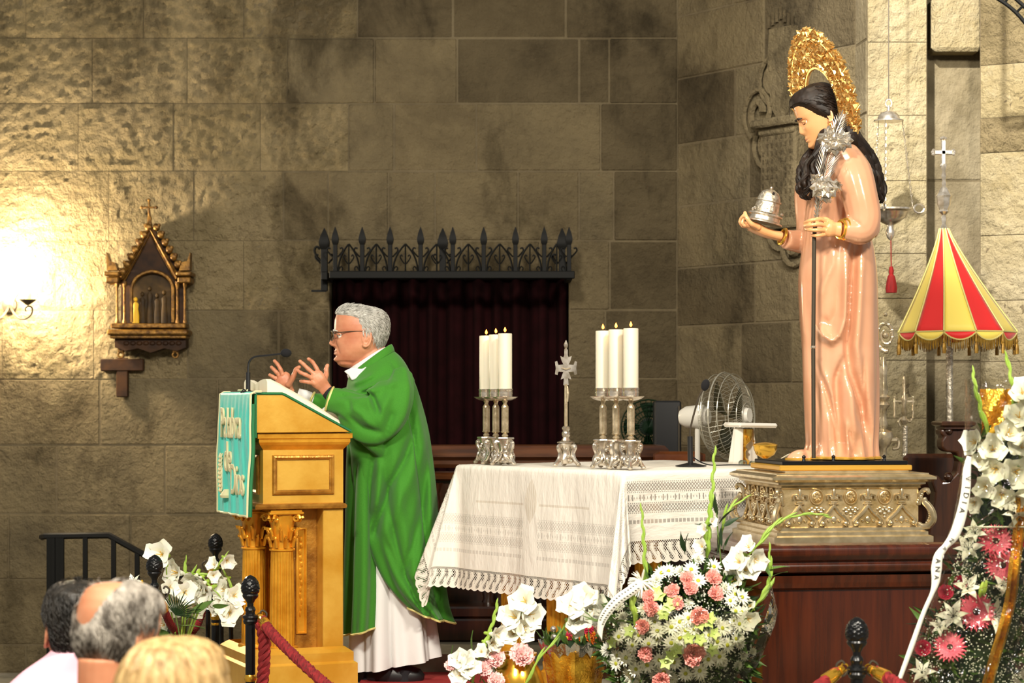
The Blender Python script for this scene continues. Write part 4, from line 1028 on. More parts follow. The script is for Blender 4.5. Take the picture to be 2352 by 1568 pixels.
# glasses
g = thing('x', None, None); bpy.data.objects.remove(g)
b = MB()
for s in (-1, 1):
    c = T @ Vector((-.50, s*.2, .50))
    b.tube([T @ Vector((-.535+.03*abs(cos(a))*0+.045*(s*cos(a) > 0)*abs(cos(a)), s*.2+.15*cos(a)*1.0, .505+.085*sin(a))) for a in [i*.3142 for i in range(20)]], .0022, 5, closed=True)
    b.tube(smooth_path([T @ Vector((-.49, s*.345, .545)), T @ Vector((-.2, s*.50, .575)), T @ Vector((.08, s*.545, .58)), T @ Vector((.14, s*.545, .56)), T @ Vector((.19, s*.52, .48))], 5), .0024, 5)
b.tube([T @ Vector((-.535, -.06, .53)), T @ Vector((-.565, 0, .535)), T @ Vector((-.535, .06, .53))], .002, 5)
gl = b.build('glasses', RUST, pr)
for s in (-1, 1):
    b = MB(); n = 20
    b.loft([[tuple(T @ Vector((-.538+o_+.045*(s*cos(a) > 0)*abs(cos(a)), s*.2+.145*cos(a), .505+.08*sin(a)))) for a in [i*2*pi/n for i in range(n)]] for o_ in (0, .008)]); b.build('lens', GLASS, gl)

def ring(L, R, d, dy=0, n=72, fold=None, v=0):
    a_, c_ = p(*L), p(*R); m_ = (a_+c_)/2+Vector((0, dy, 0)); A = (c_-a_)/2; out = []
    for i in range(n):
        t = 2*pi*i/n; e = fold(t, v) if fold else 0
        r = 1+e/max(A.length, .05)
        out.append(m_+A*cos(t)*(1+e/max(A.length, .05))+Vector((0, (d*.86+e)*sin(t), 0)))
    return out
RG = [((806, 852), (888, 800), .075), ((800, 868), (905, 806), .12), ((796, 892), (926, 826), .19), ((795, 918), (944, 858), .225), ((795, 948), (961, 905), .245),
      ((796, 990), (982, 985), .255), ((803, 1040), (996, 1080), .26), ((806, 1100), (1006, 1180), .265), ((818, 1170), (1014, 1262), .27), ((838, 1240), (1022, 1332), .275),
      ((870, 1312), (1030, 1386), .275), ((903, 1355), (1036, 1410), .275), ((935, 1386), (1040, 1424), .27)]
def gf(t, v):
    am = .026*max(0, v-.25)**.8
    f = sin(5*t+2.2*v+.6)*.5+sin(9*t-3.0*v+1.2)*.35+.25*sin(14*t+5*v)
    crease = -.03*exp(-((t-(4.55+.55*(v-.5)))/.10)**2)*max(0, min(1, (v-.4)*5))     # long fold falling from the elbow
    crease2 = .016*exp(-((t-(4.85+.55*(v-.5)))/.12)**2)*max(0, min(1, (v-.4)*5))
    back = -.022*exp(-((t-5.45-.2*v)/.09)**2)*max(0, min(1, (v-.12)*4))             # vertical fold down the back
    return am*f+crease+crease2+back
rr = [ring(L, R, d, n=180, fold=gf, v=i/(len(RG)-1)) for i, (L, R, d) in enumerate(RG)]
# resample the stack smoothly
fine = []
for j in range(180):
    fine.append(smooth_path([r[j] for r in rr], 10))
GC = [([(962, 960), (930, 1050), (893, 1120), (862, 1216), (855, 1240)], -.026, 9), ([(985, 985), (955, 1075), (918, 1150), (885, 1235)], .016, 15), ([(860, 1036), (850, 1110), (843, 1215)], -.02, 8), ([(880, 1045), (872, 1120), (858, 1180)], .012, 10),
      ([(985, 1010), (972, 1150), (945, 1260), (925, 1335)], -.017, 9), ([(998, 1060), (990, 1200), (968, 1340)], .014, 12), ([(935, 845), (938, 900), (924, 965)], -.018, 8), ([(958, 880), (962, 960), (950, 1030)], .014, 12), ([(905, 862), (872, 880), (835, 896), (800, 905)], .018, 8), ([(862, 858), (836, 874), (806, 884)], .012, 6), ([(880, 880), (850, 895), (815, 912)], -.012, 6), ([(818, 1060), (825, 1130), (842, 1200)], -.012, 7), ([(1004, 1200), (1008, 1300), (1010, 1390)], -.012, 8), ([(880, 1230), (915, 1310), (955, 1360)], -.010, 8)]
rloc = pr.location.copy()
def to_px(v): y = rloc.y+v.y; return CX+(v.x+rloc.x)*F/y, HY-(v.z+rloc.z-H)*F/y
for j in range(91, 180):
    for i, q in enumerate(fine[j]):
        X, Y = to_px(q); e = crease(X, Y, GC)*1.7; fine[j][i] = q+Vector((0, -e, 0))
rings = [[tuple(fine[j][i]) for j in range(180)] for i in range(len(fine[0]))]
b = MB(); b.loft(rings)
sl = [((757, 917), -.17, .060, .050), ((774, 922), -.185, .066, .056), ((795, 930), -.205, .080, .062), ((825, 948), -.235, .108, .075), ((856, 957), -.25, .128, .085), ((890, 935), -.235, .122, .09), ((915, 895), -.19, .10, .09), ((925, 860), -.13, .07, .07)]
path = smooth_path([p(q[0][0], q[0][1], q[1]) for q in sl], 10); n = len(path)
srings = []
for i, c in enumerate(path):
    s_ = i/10; i0 = min(int(s_), len(sl)-2); f = s_-i0; rv = lerp(sl[i0][2], sl[i0+1][2], f); rd = lerp(sl[i0][3], sl[i0+1][3], f)
    a_ = path[max(i-1, 0)]; e_ = path[min(i+1, n-1)]; tg = (e_-a_).normalized(); u_ = Vector((-tg.z, 0, tg.x)); u_ = -u_ if u_.z < 0 else u_; w_ = tg.cross(u_)
    if i == 0: u_ = Vector((.32, 0, .95)); w_ = Vector((0, 1, 0))
    R_ = []
    for j in range(110):
        t = 2*pi*j/110; m_ = 1+.10*min(1, s_/2)*sin(3*t+1.3*s_+.5)+.05*min(1, s_/2)*sin(7*t+2.2*s_)
        R_.append(tuple(c+u_*rv*m_*cos(t)+w_*rd*m_*sin(t)))
    srings.append(R_)
GS = [([(835, 890), (856, 914), (872, 955)], -.04, 7), ([(920, 876), (872, 890), (822, 906)], .022, 9), ([(800, 932), (830, 950), (862, 990)], .016, 8), ([(795, 952), (835, 982), (880, 996)], -.02, 7), ([(780, 905), (800, 920), (806, 945)], -.016, 6), ([(900, 900), (880, 940), (868, 990)], .016, 10), ([(905, 940), (890, 980), (880, 1030)], -.02, 8)]
for i, R_ in enumerate(srings):
    for j, q in enumerate(R_):
        if q[1] < path[i].y: X, Y = to_px(Vector(q)); R_[j] = (q[0], q[1]-crease(X, Y, GS), q[2])
b.loft(srings)
# low-hanging sleeve drape under the elbow
b.tube(smooth_path([p(800, 958, -.21), p(835, 992, -.235), p(862, 1022, -.225), p(880, 1048, -.18)], 5), [.03, .034, .037, .039, .04, .042, .044, .045, .044, .042, .04, .036, .032, .028, .02, .012], 12)
ch = b.build('chasuble', GREEN, pr, smooth=None); fuse(ch, .0058, 3, .5)
# stand-up collar of the chasuble
b = MB(); rgs = []
for (L, R, d) in (((812, 862), (884, 806), .082), ((804, 858), (897, 788), .09), ((803, 862), (902, 790), .096), ((800, 876), (908, 808), .115)):
    a_, c_ = p(*L), p(*R); m_ = (a_+c_)/2; A = (c_-a_)/2; rgs.append([m_+A*cos(t)+Vector((0, d*sin(t), 0)) for t in [radians(-128+256*i/40) for i in range(41)]])
b.loft([[tuple(q) for q in r] for r in rgs], closed=False, cap=False); o = b.build('chasuble_collar', GREEN, pr, smooth=80); mod(o, 'SOLIDIFY', thickness=.006); mod(o, 'SUBSURF', levels=1, render_levels=1)
# gold piping along the hem
hem = [fine[90][i] for i in range(50, len(fine[0]))]; last = [fine[j][-1] for j in range(90, 180)]+[fine[0][-1]]
b = MB(); b.tube([q+Vector((-.003, -.012, -.002)) for q in hem]+[q+Vector((0, -.002, -.003)) for q in last], .0055, 6); b.tube([Vector(q) for q in srings[0]], .006, 6, closed=True); b.build('gold_piping', TRIM, pr)
# the inner, front half of the chasuble hanging behind
def ff(t, v): return .018*sin(4*t+1+v)+.012*sin(9*t+3*v)*v
FR = [((806, 1000), (868, 1040), .15), ((802, 1100), (872, 1120), .16), ((800, 1200), (876, 1215), .19), ((798, 1300), (880, 1300), .20), ((797, 1390), (882, 1375), .21), ((797, 1454), (880, 1430), .21)]
rr2 = [ring(L, R, d, dy=-.02, fold=ff, v=i/5) for i, (L, R, d) in enumerate(FR)]; f2 = [smooth_path([r[j] for r in rr2], 5) for j in range(72)]
b = MB(); b.loft([[tuple(f2[j][i]) for j in range(72)] for i in range(len(f2[0]))]); fp = b.build('chasuble_front', GREEN, pr, smooth=80)
b = MB(); b.tube([f2[j][-1] for j in range(72)], .0055, 6, closed=True); b.build('gold_piping', TRIM, fp)
b = MB(); b.tube(smooth_path([p(812, 1385, -.125), p(840, 1406, -.13), p(876, 1424, -.11)], 4), .005, 6); b.build('gold_piping', TRIM, fp)
# alb
def af(t, v): return (.004+.026*v)*sin(6*t+.4)+.012*v*sin(13*t+1)-.05*v*exp(-((t-4.66)/.07)**2)
AR = [((825, 1200), (980, 1200), .13), ((818, 1330), (985, 1330), .14), ((814, 1440), (992, 1430), .15), ((812, 1543), (1000, 1510), .165)]
rr3 = [ring(L, R, d, fold=af, v=i/3, n=120) for i, (L, R, d) in enumerate(AR)]; f3 = [smooth_path([r[j] for r in rr3], 5) for j in range(120)]
b = MB(); b.loft([[tuple(f3[j][i]) for j in range(120)] for i in range(len(f3[0]))]); b.build('alb', ALB, pr, smooth=80)
# white collar of the alb
b = MB(); rgs = []
for (L, R, d) in (((806, 846), (882, 797), .072), ((801, 848), (887, 797), .08), ((797, 862), (889, 802), .084), ((806, 884), (890, 812), .09)):
    a_, c_ = p(*L), p(*R); m_ = (a_+c_)/2; A = (c_-a_)/2; rgs.append([tuple(m_+A*cos(t)+Vector((0, d*sin(t), 0))) for t in [2*pi*i/44 for i in range(44)]])
b.loft(rgs, cap=False); o = b.build('alb_collar', ALB, pr, smooth=80)
b = MB(); b.prism([(v.x, v.z) for v in (p(794, 853), p(812, 845), p(835, 848), p(846, 842), p(831, 868), p(812, 874), p(806, 864))], -.115, -.09); o = b.build('collar_point', ALB, pr, smooth=None); mod(o, 'BEVEL', width=.006, segments=3)
# dark shirt cuff, white sleeves
b = MB(); b.tube([p(752, 899, -.165), p(764, 910, -.17), p(785, 924, -.19)], [.032, .037, .04], 14); b.build('shirt_cuff', BLACK, pr)
b = MB(); b.tube([p(744, 945, -.13), p(762, 940, -.14), p(790, 950, -.16)], [.018, .032, .03], 12); b.build('alb_sleeve', ALB, pr)
b = MB()
b.tube(smooth_path([p(682, 908, .1), p(700, 915, .105), p(722, 930, .12), p(750, 950, .13), p(800, 960, .12)], 4), [.036, .037, .038, .040, .042, .044, .046, .048, .05, .052, .054, .056, .058, .06, .062, .064, .066], 18); o = b.build('alb_sleeve', ALB, pr, smooth=60)
b = MB(); b.tube(smooth_path([p(716, 922, .11), p(740, 930, .12), p(770, 935, .13), p(815, 930, .12)], 4), [.042, .046, .05, .055, .06, .065, .07, .075, .08, .085, .09, .095, .1], 18)
b.build('chasuble_sleeve', GREEN, pr, smooth=60)
b = MB(); c0 = p(716, 922, .11); b.tube([c0+Vector((.012*cos(a)*0+.018*sin(a), .043*cos(a), .044*sin(a)))+Vector((-.004, 0, 0)) for a in [i*.349 for i in range(18)]], .006, 6, closed=True); b.build('gold_piping', TRIM, pr)
# hands: back of the left hand towards us, palm of the right hand behind it
Z = lambda x, y, dy=0: p(580+x/8.709, 780+y/8.709, dy)
hand(pr, Z(1500, 1040, -.16), [(Z(1420, 930, -.165), .031), (Z(1330, 830, -.175), .040), (Z(1260, 740, -.175), .040), (Z(1210, 690, -.17), .030)],
     [([Z(1340, 690, -.155), Z(1275, 560, -.14), Z(1200, 445, -.14), Z(1120, 385, -.15)], .0115, .0088),
      ([Z(1230, 680, -.18), Z(1110, 580, -.18), Z(1020, 490, -.185), Z(950, 432, -.19)], .0115, .0088),
      ([Z(1180, 760, -.19), Z(1060, 700, -.205), Z(960, 655, -.20), Z(905, 610, -.19)], .011, .0085),
      ([Z(1230, 880, -.185), Z(1120, 850, -.205), Z(1030, 835, -.205), Z(965, 830, -.195)], .0105, .0082),
      ([Z(1440, 830, -.15), Z(1475, 700, -.13), Z(1475, 590, -.12), Z(1500, 515, -.115)], .014, .0098)], SKIN, wr=.03, pr=(.52, 1))
hand(pr, Z(740, 1075, .09), [(Z(690, 980, .085), .031), (Z(640, 860, .08), .042), (Z(600, 770, .08), .042), (Z(560, 720, .08), .032)],
     [([Z(600, 690, .07), Z(560, 590, .065), Z(500, 490, .07), Z(440, 425, .08)], .0115, .0088),
      ([Z(530, 710, .08), Z(480, 650, .075), Z(420, 590, .08), Z(380, 550, .09)], .0115, .009),
      ([Z(490, 790, .09), Z(440, 760, .085), Z(390, 730, .09), Z(345, 705, .10)], .011, .0088),
      ([Z(500, 880, .095), Z(460, 880, .09), Z(430, 885, .09), Z(400, 880, .10)], .0105, .0085),
      ([Z(720, 900, .05), Z(800, 780, .03), Z(850, 650, .02), Z(880, 580, .015), Z(935, 550, .01)], .0145, .0095)], SKIN, wr=.029, pr=(.52, 1))
# shoes and trousers
for (px, dy) in ((842, .05), (930, -.02)):
    b = MB(); b.tube([p(px, 1536, dy), p(px-2, 1566, dy)], [.05, .05], 16); b.build('trouser_leg', BLACK, pr)
for (px, dy) in ((832, .05), (918, -.02)):
    b = MB(); c = p(px, 1566, dy); b.loft([[(c.x+.14*q*cos(a)-.02+(.0 if q else 0), c.y+.048*q*sin(a)*(1+.15*cos(a)), z) for a in [2*pi*i/24 for i in range(24)]] for q, z in ((.96, 0), (1, .012), (1, .03), (.86, .055), (.5, .075), (.2, .08))]); b.build('shoe', BLACKP, pr)
# ------------------------------------------------------------------ mahogany table, silver peana, statue
PROT = radians(9); PC = Vector((1.324, 8.706, 0))
tb = thing('mahogany_table', 'polished reddish mahogany table with moulded edge carrying the silver pedestal', 'table', PC, PROT)
b = MB(); b.rect(.92, .7, [(-.05, .56), (.0, .575), (.01, .6), (.0, .615), (.018, .625), (.036, .645), (.036, .668), (.026, .682), (.0, .69)], (.035, .0, 0)); o = b.build('tabletop', MAHOG, tb, smooth=None); mod(o, 'BEVEL', width=.006, segments=2)
b = MB(); b.rect(.82, .6, [(.0, .0), (0, .56)], (.035, 0, 0)); b.build('cabinet_body', MAHOG, tb, smooth=None)
b = MB(); b.rect(.82, .6, [(.004, .5), (.02, .51), (.025, .53), (.03, .56)], (.035, 0, 0)); b.build('frieze_moulding', MAHOG, tb, smooth=None)
b = MB(); b.rect(.82, .6, [(.03, 0), (.03, .07), (.01, .09)], (.035, 0, 0)); b.build('plinth', MAHOG, tb, smooth=None)

pe = thing('silver_pedestal', 'embossed silver pedestal with fleurs-de-lis, medallions and scroll handles under the statue', 'pedestal', PC+Vector((0, 0, .69)), PROT)
PW, PD, PH = .64, .62, .277
b = MB(); b.rect(PW, PD, [(.012, 0), (.012, .022), (-.004, .028), (-.004, .04), (-.016, .046), (-.016, .058), (-.03, .062)]); b.build('base_moulding', PSIL, pe, smooth=None)
bw_, bd_ = PW-.07, PD-.07
b = MB(); b.rect(bw_, bd_, [(0, .05), (0, .225)]); b.build('body', PEMB, pe, smooth=None)
b = MB(); b.rect(PW, PD, [(-.034, .212), (-.026, .218), (-.03, .224), (-.012, .232), (-.012, .238), (.01, .244), (.022, .252), (.022, .262), (.012, .266), (-.002, .272), (-.002, PH)]); b.build('cornice_moulding', PSIL, pe, smooth=None)
def faces(fn_):
    for rz, wdt, dd in ((0, bw_, bd_), (-pi/2, bd_, bw_)):
        fn_(Matrix.Rotation(rz, 4, 'Z'), wdt, dd/2)
def fleur(b, x, z, y, s=1.0):
    b.ball((x, y, z+.022*s), (.008*s, .006, .026*s), 8, 6)
    for sg in (-1, 1):
        b.tube([(x+sg*.004*s, y, z), (x+sg*.016*s, y-.004, z+.018*s), (x+sg*.028*s, y-.004, z+.014*s), (x+sg*.03*s, y-.004, z+.0)], [.005*s, .007*s, .007*s, .005*s], 6)
        b.ball((x+sg*.012*s, y-.004, z+.004), .007*s, 6, 5)
    b.box((x, y, z-.012*s), (.03*s, .012, .007*s), .002); b.box((x, y, z-.02*s), (.04*s, .012, .005*s), .002)
def relief(Mx, wdt, y0):
    y = -y0; n = 4; st = wdt/n
    for i in range(n):
        x = -wdt/2+st*(i+.5)
        b = MB(); b.T = Mx.copy(); fleur(b, x, .172, y-.004, .95); b.build('fleur_de_lis', PSIL, pe)
        b = MB(); b.T = Mx.copy()
        for sg in (-1, 1):
            b.tube(smooth_path([(x, y-.005, .148), (x+sg*.006, y-.006, .138), (x+sg*.022, y-.007, .118), (x+sg*.046, y-.007, .096), (x+sg*.058, y-.007, .08), (x+sg*.052, y-.008, .069), (x+sg*.042, y-.008, .073), (x+sg*.044, y-.008, .081)], 4), [.0065]*20+[.006]*6+[.004]*3, 6)
            b.ball((x+sg*.047, y-.01, .075), .011, 9, 7); b.ball((x+sg*.022, y-.004, .085), .006, 6, 5)
        b.ball((x, y-.003, .09), (.012, .006, .016), 8, 6); b.build('ogee_arch', PSIL, pe)
        if i < n-1:
            xm = x+st/2
            b = MB(); b.T = Mx.copy()
            b.tube([(xm+.027*cos(a), y-.003, .182+.03*sin(a)) for a in [j*.3142 for j in range(20)]], .004, 6, closed=True)
            b.ball((xm, y, .182), (.023, .006, .026), 14, 8)
            for j in range(7): a = j*.9+i; b.ball((xm+.012*cos(a), y-.006, .182+.014*sin(a)), .006, 6, 5)
            b.build('medallion', PEMB, pe)
            b = MB(); b.T = Mx.copy()
            for (dx, dz, r) in ((-.02, .135, .008), (.02, .135, .008), (-.008, .128, .008), (.008, .128, .008), (0, .138, .007), (-.018, .12, .009), (.018, .12, .009), (0, .112, .008), (-.03, .13, .006), (.03, .13, .006), (0, .1, .006)): b.ball((xm+dx, y-.003, dz), (r, r*.8, r), 7, 5)
            b.build('leaf_cluster', PSIL, pe)
faces(relief)
def scroll_handle(sx, sy):
    b = MB(); a = math.atan2(sy, sx); R = Matrix.Translation((sx*bw_/2, sy*bd_/2, 0)) @ Matrix.Rotation(a, 4, 'Z'); b.T = R
    b.tube(smooth_path([(-.0, 0, .07), (.022, 0, .06), (.05, 0, .068), (.066, 0, .092), (.06, 0, .122), (.042, 0, .146), (.03, 0, .156), (.028, 0, .166), (.036, 0, .17)], 4), [.008+.004*sin(i*.1) for i in range(33)], 8, flat=1.3)
    b.tube(smooth_path([(.0, 0, .15), (.01, 0, .17), (.008, 0, .19), (.022, 0, .206), (.04, 0, .208), (.046, 0, .2), (.04, 0, .194)], 4), [.01]*18+[.008]*7, 7)
    for j in range(9): b.ball((.03+.02*sin(j*.35), 0, .066+.009*j), .0065, 6, 5)
    for j in range(6): b.ball((.0+.004*j, .0, .155+.009*j), .011-.0007*j, 7, 5)
    b.build('scroll_handle', PSIL, pe)
for sx in (-1, 1):
    for sy in (-1, 1): scroll_handle(sx, sy)
b = MB(); b.rect(.52, .46, [(0, PH), (.0, PH+.004), (0, PH+.008)]); b.build('top_plate', PSIL, pe, smooth=None)

sd = thing('statue', 'painted saint in pink robe with long dark hair and gilt halo on the silver pedestal', 'statue', PC+Vector((0, 0, .69+PH+.008)))
p = frame(sd); k = 8.706/F
b = MB(); b.at(rz=PROT); b.box((0, 0, .011), (.56, .44, .022), .004); b.build('gilt_base', GOLDTRIM, sd, smooth=None)
b = MB(); b.at(rz=PROT); b.box((0, 0, .0305), (.53, .42, .017), .003)
for x in (-.17, -.045, .17): b.lathe([(.008, .038), (.006, .05), (.009, .056), (.002, .064)], (x, -.19, 0), 8)
b.build('black_base', IRONM, sd, smooth=None)
def sring(L, R, d, dy=0, n=96, fold=None, v=0):
    a_, c_ = p(*L), p(*R); m_ = (a_+c_)/2+Vector((0, dy, 0)); A = (c_-a_)/2; out = []
    for i in range(n):
        t = 2*pi*i/n; e = fold(t, v) if fold else 0
        out.append(m_+A*cos(t)*(1+e/max(A.length, .05))+Vector((0, (d+e)*sin(t), 0)))
    return out
RS = [((1880, 352), (1946, 336), .06), ((1868, 380), (1970, 355), .125), ((1860, 420), (1985, 410), .155), ((1853, 470), (1990, 470), .155), ((1847, 520), (1992, 525), .15), ((1842, 570), (2006, 570), .155),
      ((1834, 640), (2014, 640), .165), ((1836, 720), (2015, 720), .17), ((1842, 800), (2016, 800), .17), ((1846, 900), (2016, 900), .17), ((1850, 980), (2014, 980), .175), ((1852, 1022), (2012, 1020), .18), ((1842, 1044), (2014, 1046), .185), ((1838, 1052), (2014, 1053), .185)]
def sf(t, v):
    lo = max(0, min(1, (v-.38)*3)); hi = max(0, min(1, (v-.6)*3))
    return .005*lo*sin(9*t+4*v)+.006*hi*sin(15*t+6*v)+.003*sin(31*t)*exp(-((v-.28)/.09)**2)
S0 = [sring(L, R, d, n=200, fold=sf, v=i/(len(RS)-1)) for i, (L, R, d) in enumerate(RS)]
S1 = [smooth_path([r[j] for r in S0], 11) for j in range(200)]
SCV = [([(1967, 545), (1963, 597), (1959, 667), (1956, 713), (1950, 791), (1956, 850), (1983, 927), (1995, 997), (1998, 1052)], -.055, 10), ([(1980, 560), (1976, 650), (1972, 740), (1968, 800), (1975, 850)], .016, 9), ([(1942, 560), (1941, 636), (1940, 733), (1925, 770), (1909, 783), (1888, 770), (1878, 745)], .034, 9), ([(1928, 640), (1926, 710), (1908, 745), (1888, 730)], -.014, 9),
       ([(1942, 815), (1924, 869), (1926, 939), (1932, 1000), (1934, 1050)], -.042, 9), ([(1878, 835), (1901, 908), (1921, 986), (1926, 1050)], -.020, 5), ([(1890, 850), (1913, 910), (1929, 985)], .012, 6), ([(1985, 820), (1987, 939), (1992, 1050)], -.018, 4), ([(1952, 880), (1958, 950), (1972, 1010)], .018, 10),
       ([(1840, 620), (1843, 713), (1848, 790)], .010, 5), ([(1913, 556), (1913, 608), (1893, 650), (1880, 700)], .012, 7), ([(1900, 560), (1893, 620), (1878, 660)], -.010, 6), ([(1872, 860), (1884, 950), (1890, 1050)], -.016, 5), ([(1862, 700), (1862, 800), (1868, 900)], -.010, 6), ([(1902, 950), (1906, 1050)], .014, 5), ([(1950, 985), (1962, 1050)], -.016, 5), ([(1942, 960), (1948, 1050)], .014, 5),
       ([(1900, 470), (1905, 540)], -.006, 3), ([(1885, 470), (1888, 540)], -.006, 3), ([(1920, 475), (1922, 540)], -.006, 3), ([(1868, 460), (1866, 540)], -.006, 3)]
rloc = sd.location.copy()
for j in range(101, 200):
    for i, q in enumerate(S1[j]):
        yy = rloc.y+q.y; X, Y = CX+(q.x+rloc.x)*F/yy, HY-(q.z+rloc.z-H)*F/yy
        S1[j][i] = q+Vector((0, -crease(X, Y, SCV), 0))
b = MB(); b.loft([[tuple(S1[j][i]) for j in range(200)] for i in range(len(S1[0]))])
# near arm: shoulder, elbow at the right, forearm back across the body
def limb(b, pts, rad, n=6, flat=1): 
    sp_ = smooth_path([p(*q) for q in pts], n); m_ = len(sp_); rs = [lerp(rad[min(i//n, len(rad)-1)], rad[min(i//n+1, len(rad)-1)], (i % n)/n) for i in range(m_)]
    b.tube(sp_, rs, 16, flat=flat)
limb(b, [(1935, 362, -.10), (1958, 400, -.17), (1974, 450, -.2), (1984, 500, -.21), (1976, 526, -.215), (1955, 528, -.22), (1938, 526, -.225)], [.075, .082, .074, .07, .066, .052, .043], flat=1)
# hanging fold of the sleeve
limb(b, [(1990, 480, -.19), (1998, 520, -.18), (1995, 542, -.185)], [.04, .045, .03])
# far arm reaching left
limb(b, [(1885, 370, .12), (1862, 440, .18), (1862, 520, .16), (1850, 552, .1), (1825, 553, .06), (1803, 549, .03)], [.07, .07, .062, .054, .046, .040])
o = b.build('robe', ROBE, sd, smooth=None); fuse(o, .0048, 5, .5)
b = MB(); b.tube([q+Vector((0, 0, .004)) for q in [S1[j][-1] for j in range(200)]], .0075, 6, closed=True); b.build('gold_hem', GOLDTRIM, sd)
# foot at the left with gilt sole edge
b = MB(); c = p(1846, 1050, -.08); b.loft([[(c.x-.005+(.065*q)*cos(a), c.y+.04*q*sin(a), c.z-.016+z) for a in [2*pi*i/22 for i in range(22)]] for q, z in ((1, 0), (1.03, .006), (1.0, .014), (.93, .022), (.82, .03), (.68, .037), (.5, .043), (.3, .047), (.05, .049))]); b.build('foot', ROBE, sd, smooth=60)
b = MB(); b.tube([(c.x-.005+.068*cos(a), c.y+.043*sin(a), c.z-.008) for a in [i*.2856 for i in range(22)]], .006, 6, closed=True); b.build('gold_edge', GOLDTRIM, sd)
# head, bowed
ang = radians(-22); Lh = 132*k
T = Matrix.Translation(p(1872, 345, -.02)) @ Matrix.Rotation(radians(2), 4, 'Z') @ Matrix.Rotation(ang, 4, 'Y') @ Matrix.Diagonal((Lh*.80, Lh*.62, Lh, 1)) @ Matrix.Translation((.36, 0, 0))
par = dict(w=.96, nose=.72, jaw=.86, chin=.7, brow=.25, ear=.85, eye=.62, look=-.3, lid=.55, browm=HAIRS, lipm=LIP)
def sneck(b): b.tube(smooth_path([p(1898, 300), p(1906, 335), p(1915, 370)], 4), [.056]*9, 18)
hd, rows = make_head(sd, T, par, SKINS, extra=sneck, voxel=.003)
HS = [(-1, -9), (-.84, -9), (-.82, -.40), (-.74, -.30), (-.64, -.20), (-.55, -.12), (-.48, -.03), (-.40, .08), (-.3, .2), (-.1, .22), (0, .3)]
def smask(x, y, z): 
    lim = interp(HS, -z)[0]; return max(0, min(1, (x-lim)*8+.02))
smooth_lim = lambda z: interp(HS, -z)[0]+.10 if z < .84 else .0
sth = lambda x, y, z: .075+.045*max(0, .4-abs(x-.05))
hair = hair_shell(sd, T, rows, smask, sth, HAIRS, rough=.014)
hair_strands(sd, T, rows, lambda x, y, z: smask(x, y, z) if x > smooth_lim(z) else 0, sth, HAIRS, 600, .2, .0018, lambda q: Vector((.8, 0, -.5)))
def lock(pts, r, n=7, wav=.012, seed=0):
    sp_ = smooth_path([p(*q) for q in pts], n); m_ = len(sp_)
    sp_ = [q+Vector((wav*sin(i*.75+seed), wav*cos(i*.6+seed*2), 0))*min(1, i/6) for i, q in enumerate(sp_)]
    b.tube(sp_, [r*(1-.75*(i/(m_-1))**2.2)*(1+.12*sin(i*.8+seed)) for i in range(m_)], 8)
random.seed(4)
b = MB()
for j in range(16):      # locks falling over the near shoulder in front
    u = j/15; lock([(1893+8*u, 285, -.05+.03*u), (1884+14*u, 330, -.085), (1862+26*u+random.uniform(-5, 5), 375, -.115+.03*random.random()), (1846+36*u+random.uniform(-6, 6), 415, -.135), (1836+44*u+random.uniform(-8, 8), 440+random.uniform(-8, 18), -.13)], .017, wav=.008, seed=j)
for j in range(5): lock([(1868, 340, .02), (1850, 365, 0), (1840+random.uniform(-4, 4), 400, -.02), (1838+random.uniform(-6, 8), 440, -.04), (1856+random.uniform(-6, 6), 458, -.06)], .014, wav=.008, seed=j+40)
b.build('front_locks', HAIRS, sd)
b = MB()
for j in range(22):      # mass falling down the back
    u = j/21; lock([(1918+14*u, 262+10*u, -.06+.12*u), (1948+12*u, 310, -.09+.16*u), (1975+26*u+random.uniform(-5, 5), 350+12*u, -.05+.12*u), (1994+26*u+random.uniform(-6, 6), 400+14*u, -.03+.12*u), (2000+24*u+random.uniform(-6, 6), 445+22*u, -.02+.12*u)], .021, wav=.009, seed=j+7)
b.ball(tuple(p(1918, 285, -.0)), (.058, .075, .085), 20, 14); b.ball(tuple(p(1938, 318, -.02)), (.05, .08, .06), 18, 12)
b.build('back_locks', HAIRS, sd)
b = MB(); c = T @ Vector((.07, -.53, .30)); b.ball(tuple(c), .008, 8, 6); b.ball(tuple(c+Vector((0, 0, -.016))), (.006, .006, .011), 8, 6); b.build('earring', GOLDM, sd)
# halo: filigree disc with an open middle
hr = Matrix.Translation(p(1891, 232, .02)) @ Matrix.Rotation(radians(-18), 4, 'Y') @ Matrix.Rotation(radians(-76), 4, 'Z')
RO, RI = 163*k, 78*k
b = MB(); b.T = hr; A0, A1 = radians(-38), radians(184)
def hp(r, a): return (r*cos(a), 0, r*sin(a))
for r_, w_ in ((RI, .008), (lerp(RI, RO, .42), .006), (lerp(RI, RO, .8), .007)): b.tube([hp(r_, lerp(A0, A1, j/50)) for j in range(51)], w_, 6)
b.build('halo_ring', HALO, sd)
b = MB(); b.T = hr; random.seed(8)
for j in range(52):
    a = lerp(A0, A1, (j+.5)/52)
    for q_, s_ in ((.12, .017), (.24, .02), (.42, .02), (.58, .022), (.72, .023), (.9, .024), (1.0, .02)):
        aa = a+random.uniform(-.04, .04); r_ = lerp(RI, RO, q_)+random.uniform(-.006, .006); c = Vector(hp(r_, aa))
        for g in range(4):
            th = g*1.57+random.random(); e_ = c+Vector((cos(th), 0, sin(th)))*s_; n_ = Vector((-sin(th), 0, cos(th)))*s_*.5
            d = Vector((0, random.uniform(.003, .013)*random.choice((-1, 1)), 0))
            b.add([tuple(c), tuple((c+e_)/2+n_+d), tuple(e_-d*.6), tuple((c+e_)/2-n_+d)], [(0, 1, 2, 3)])
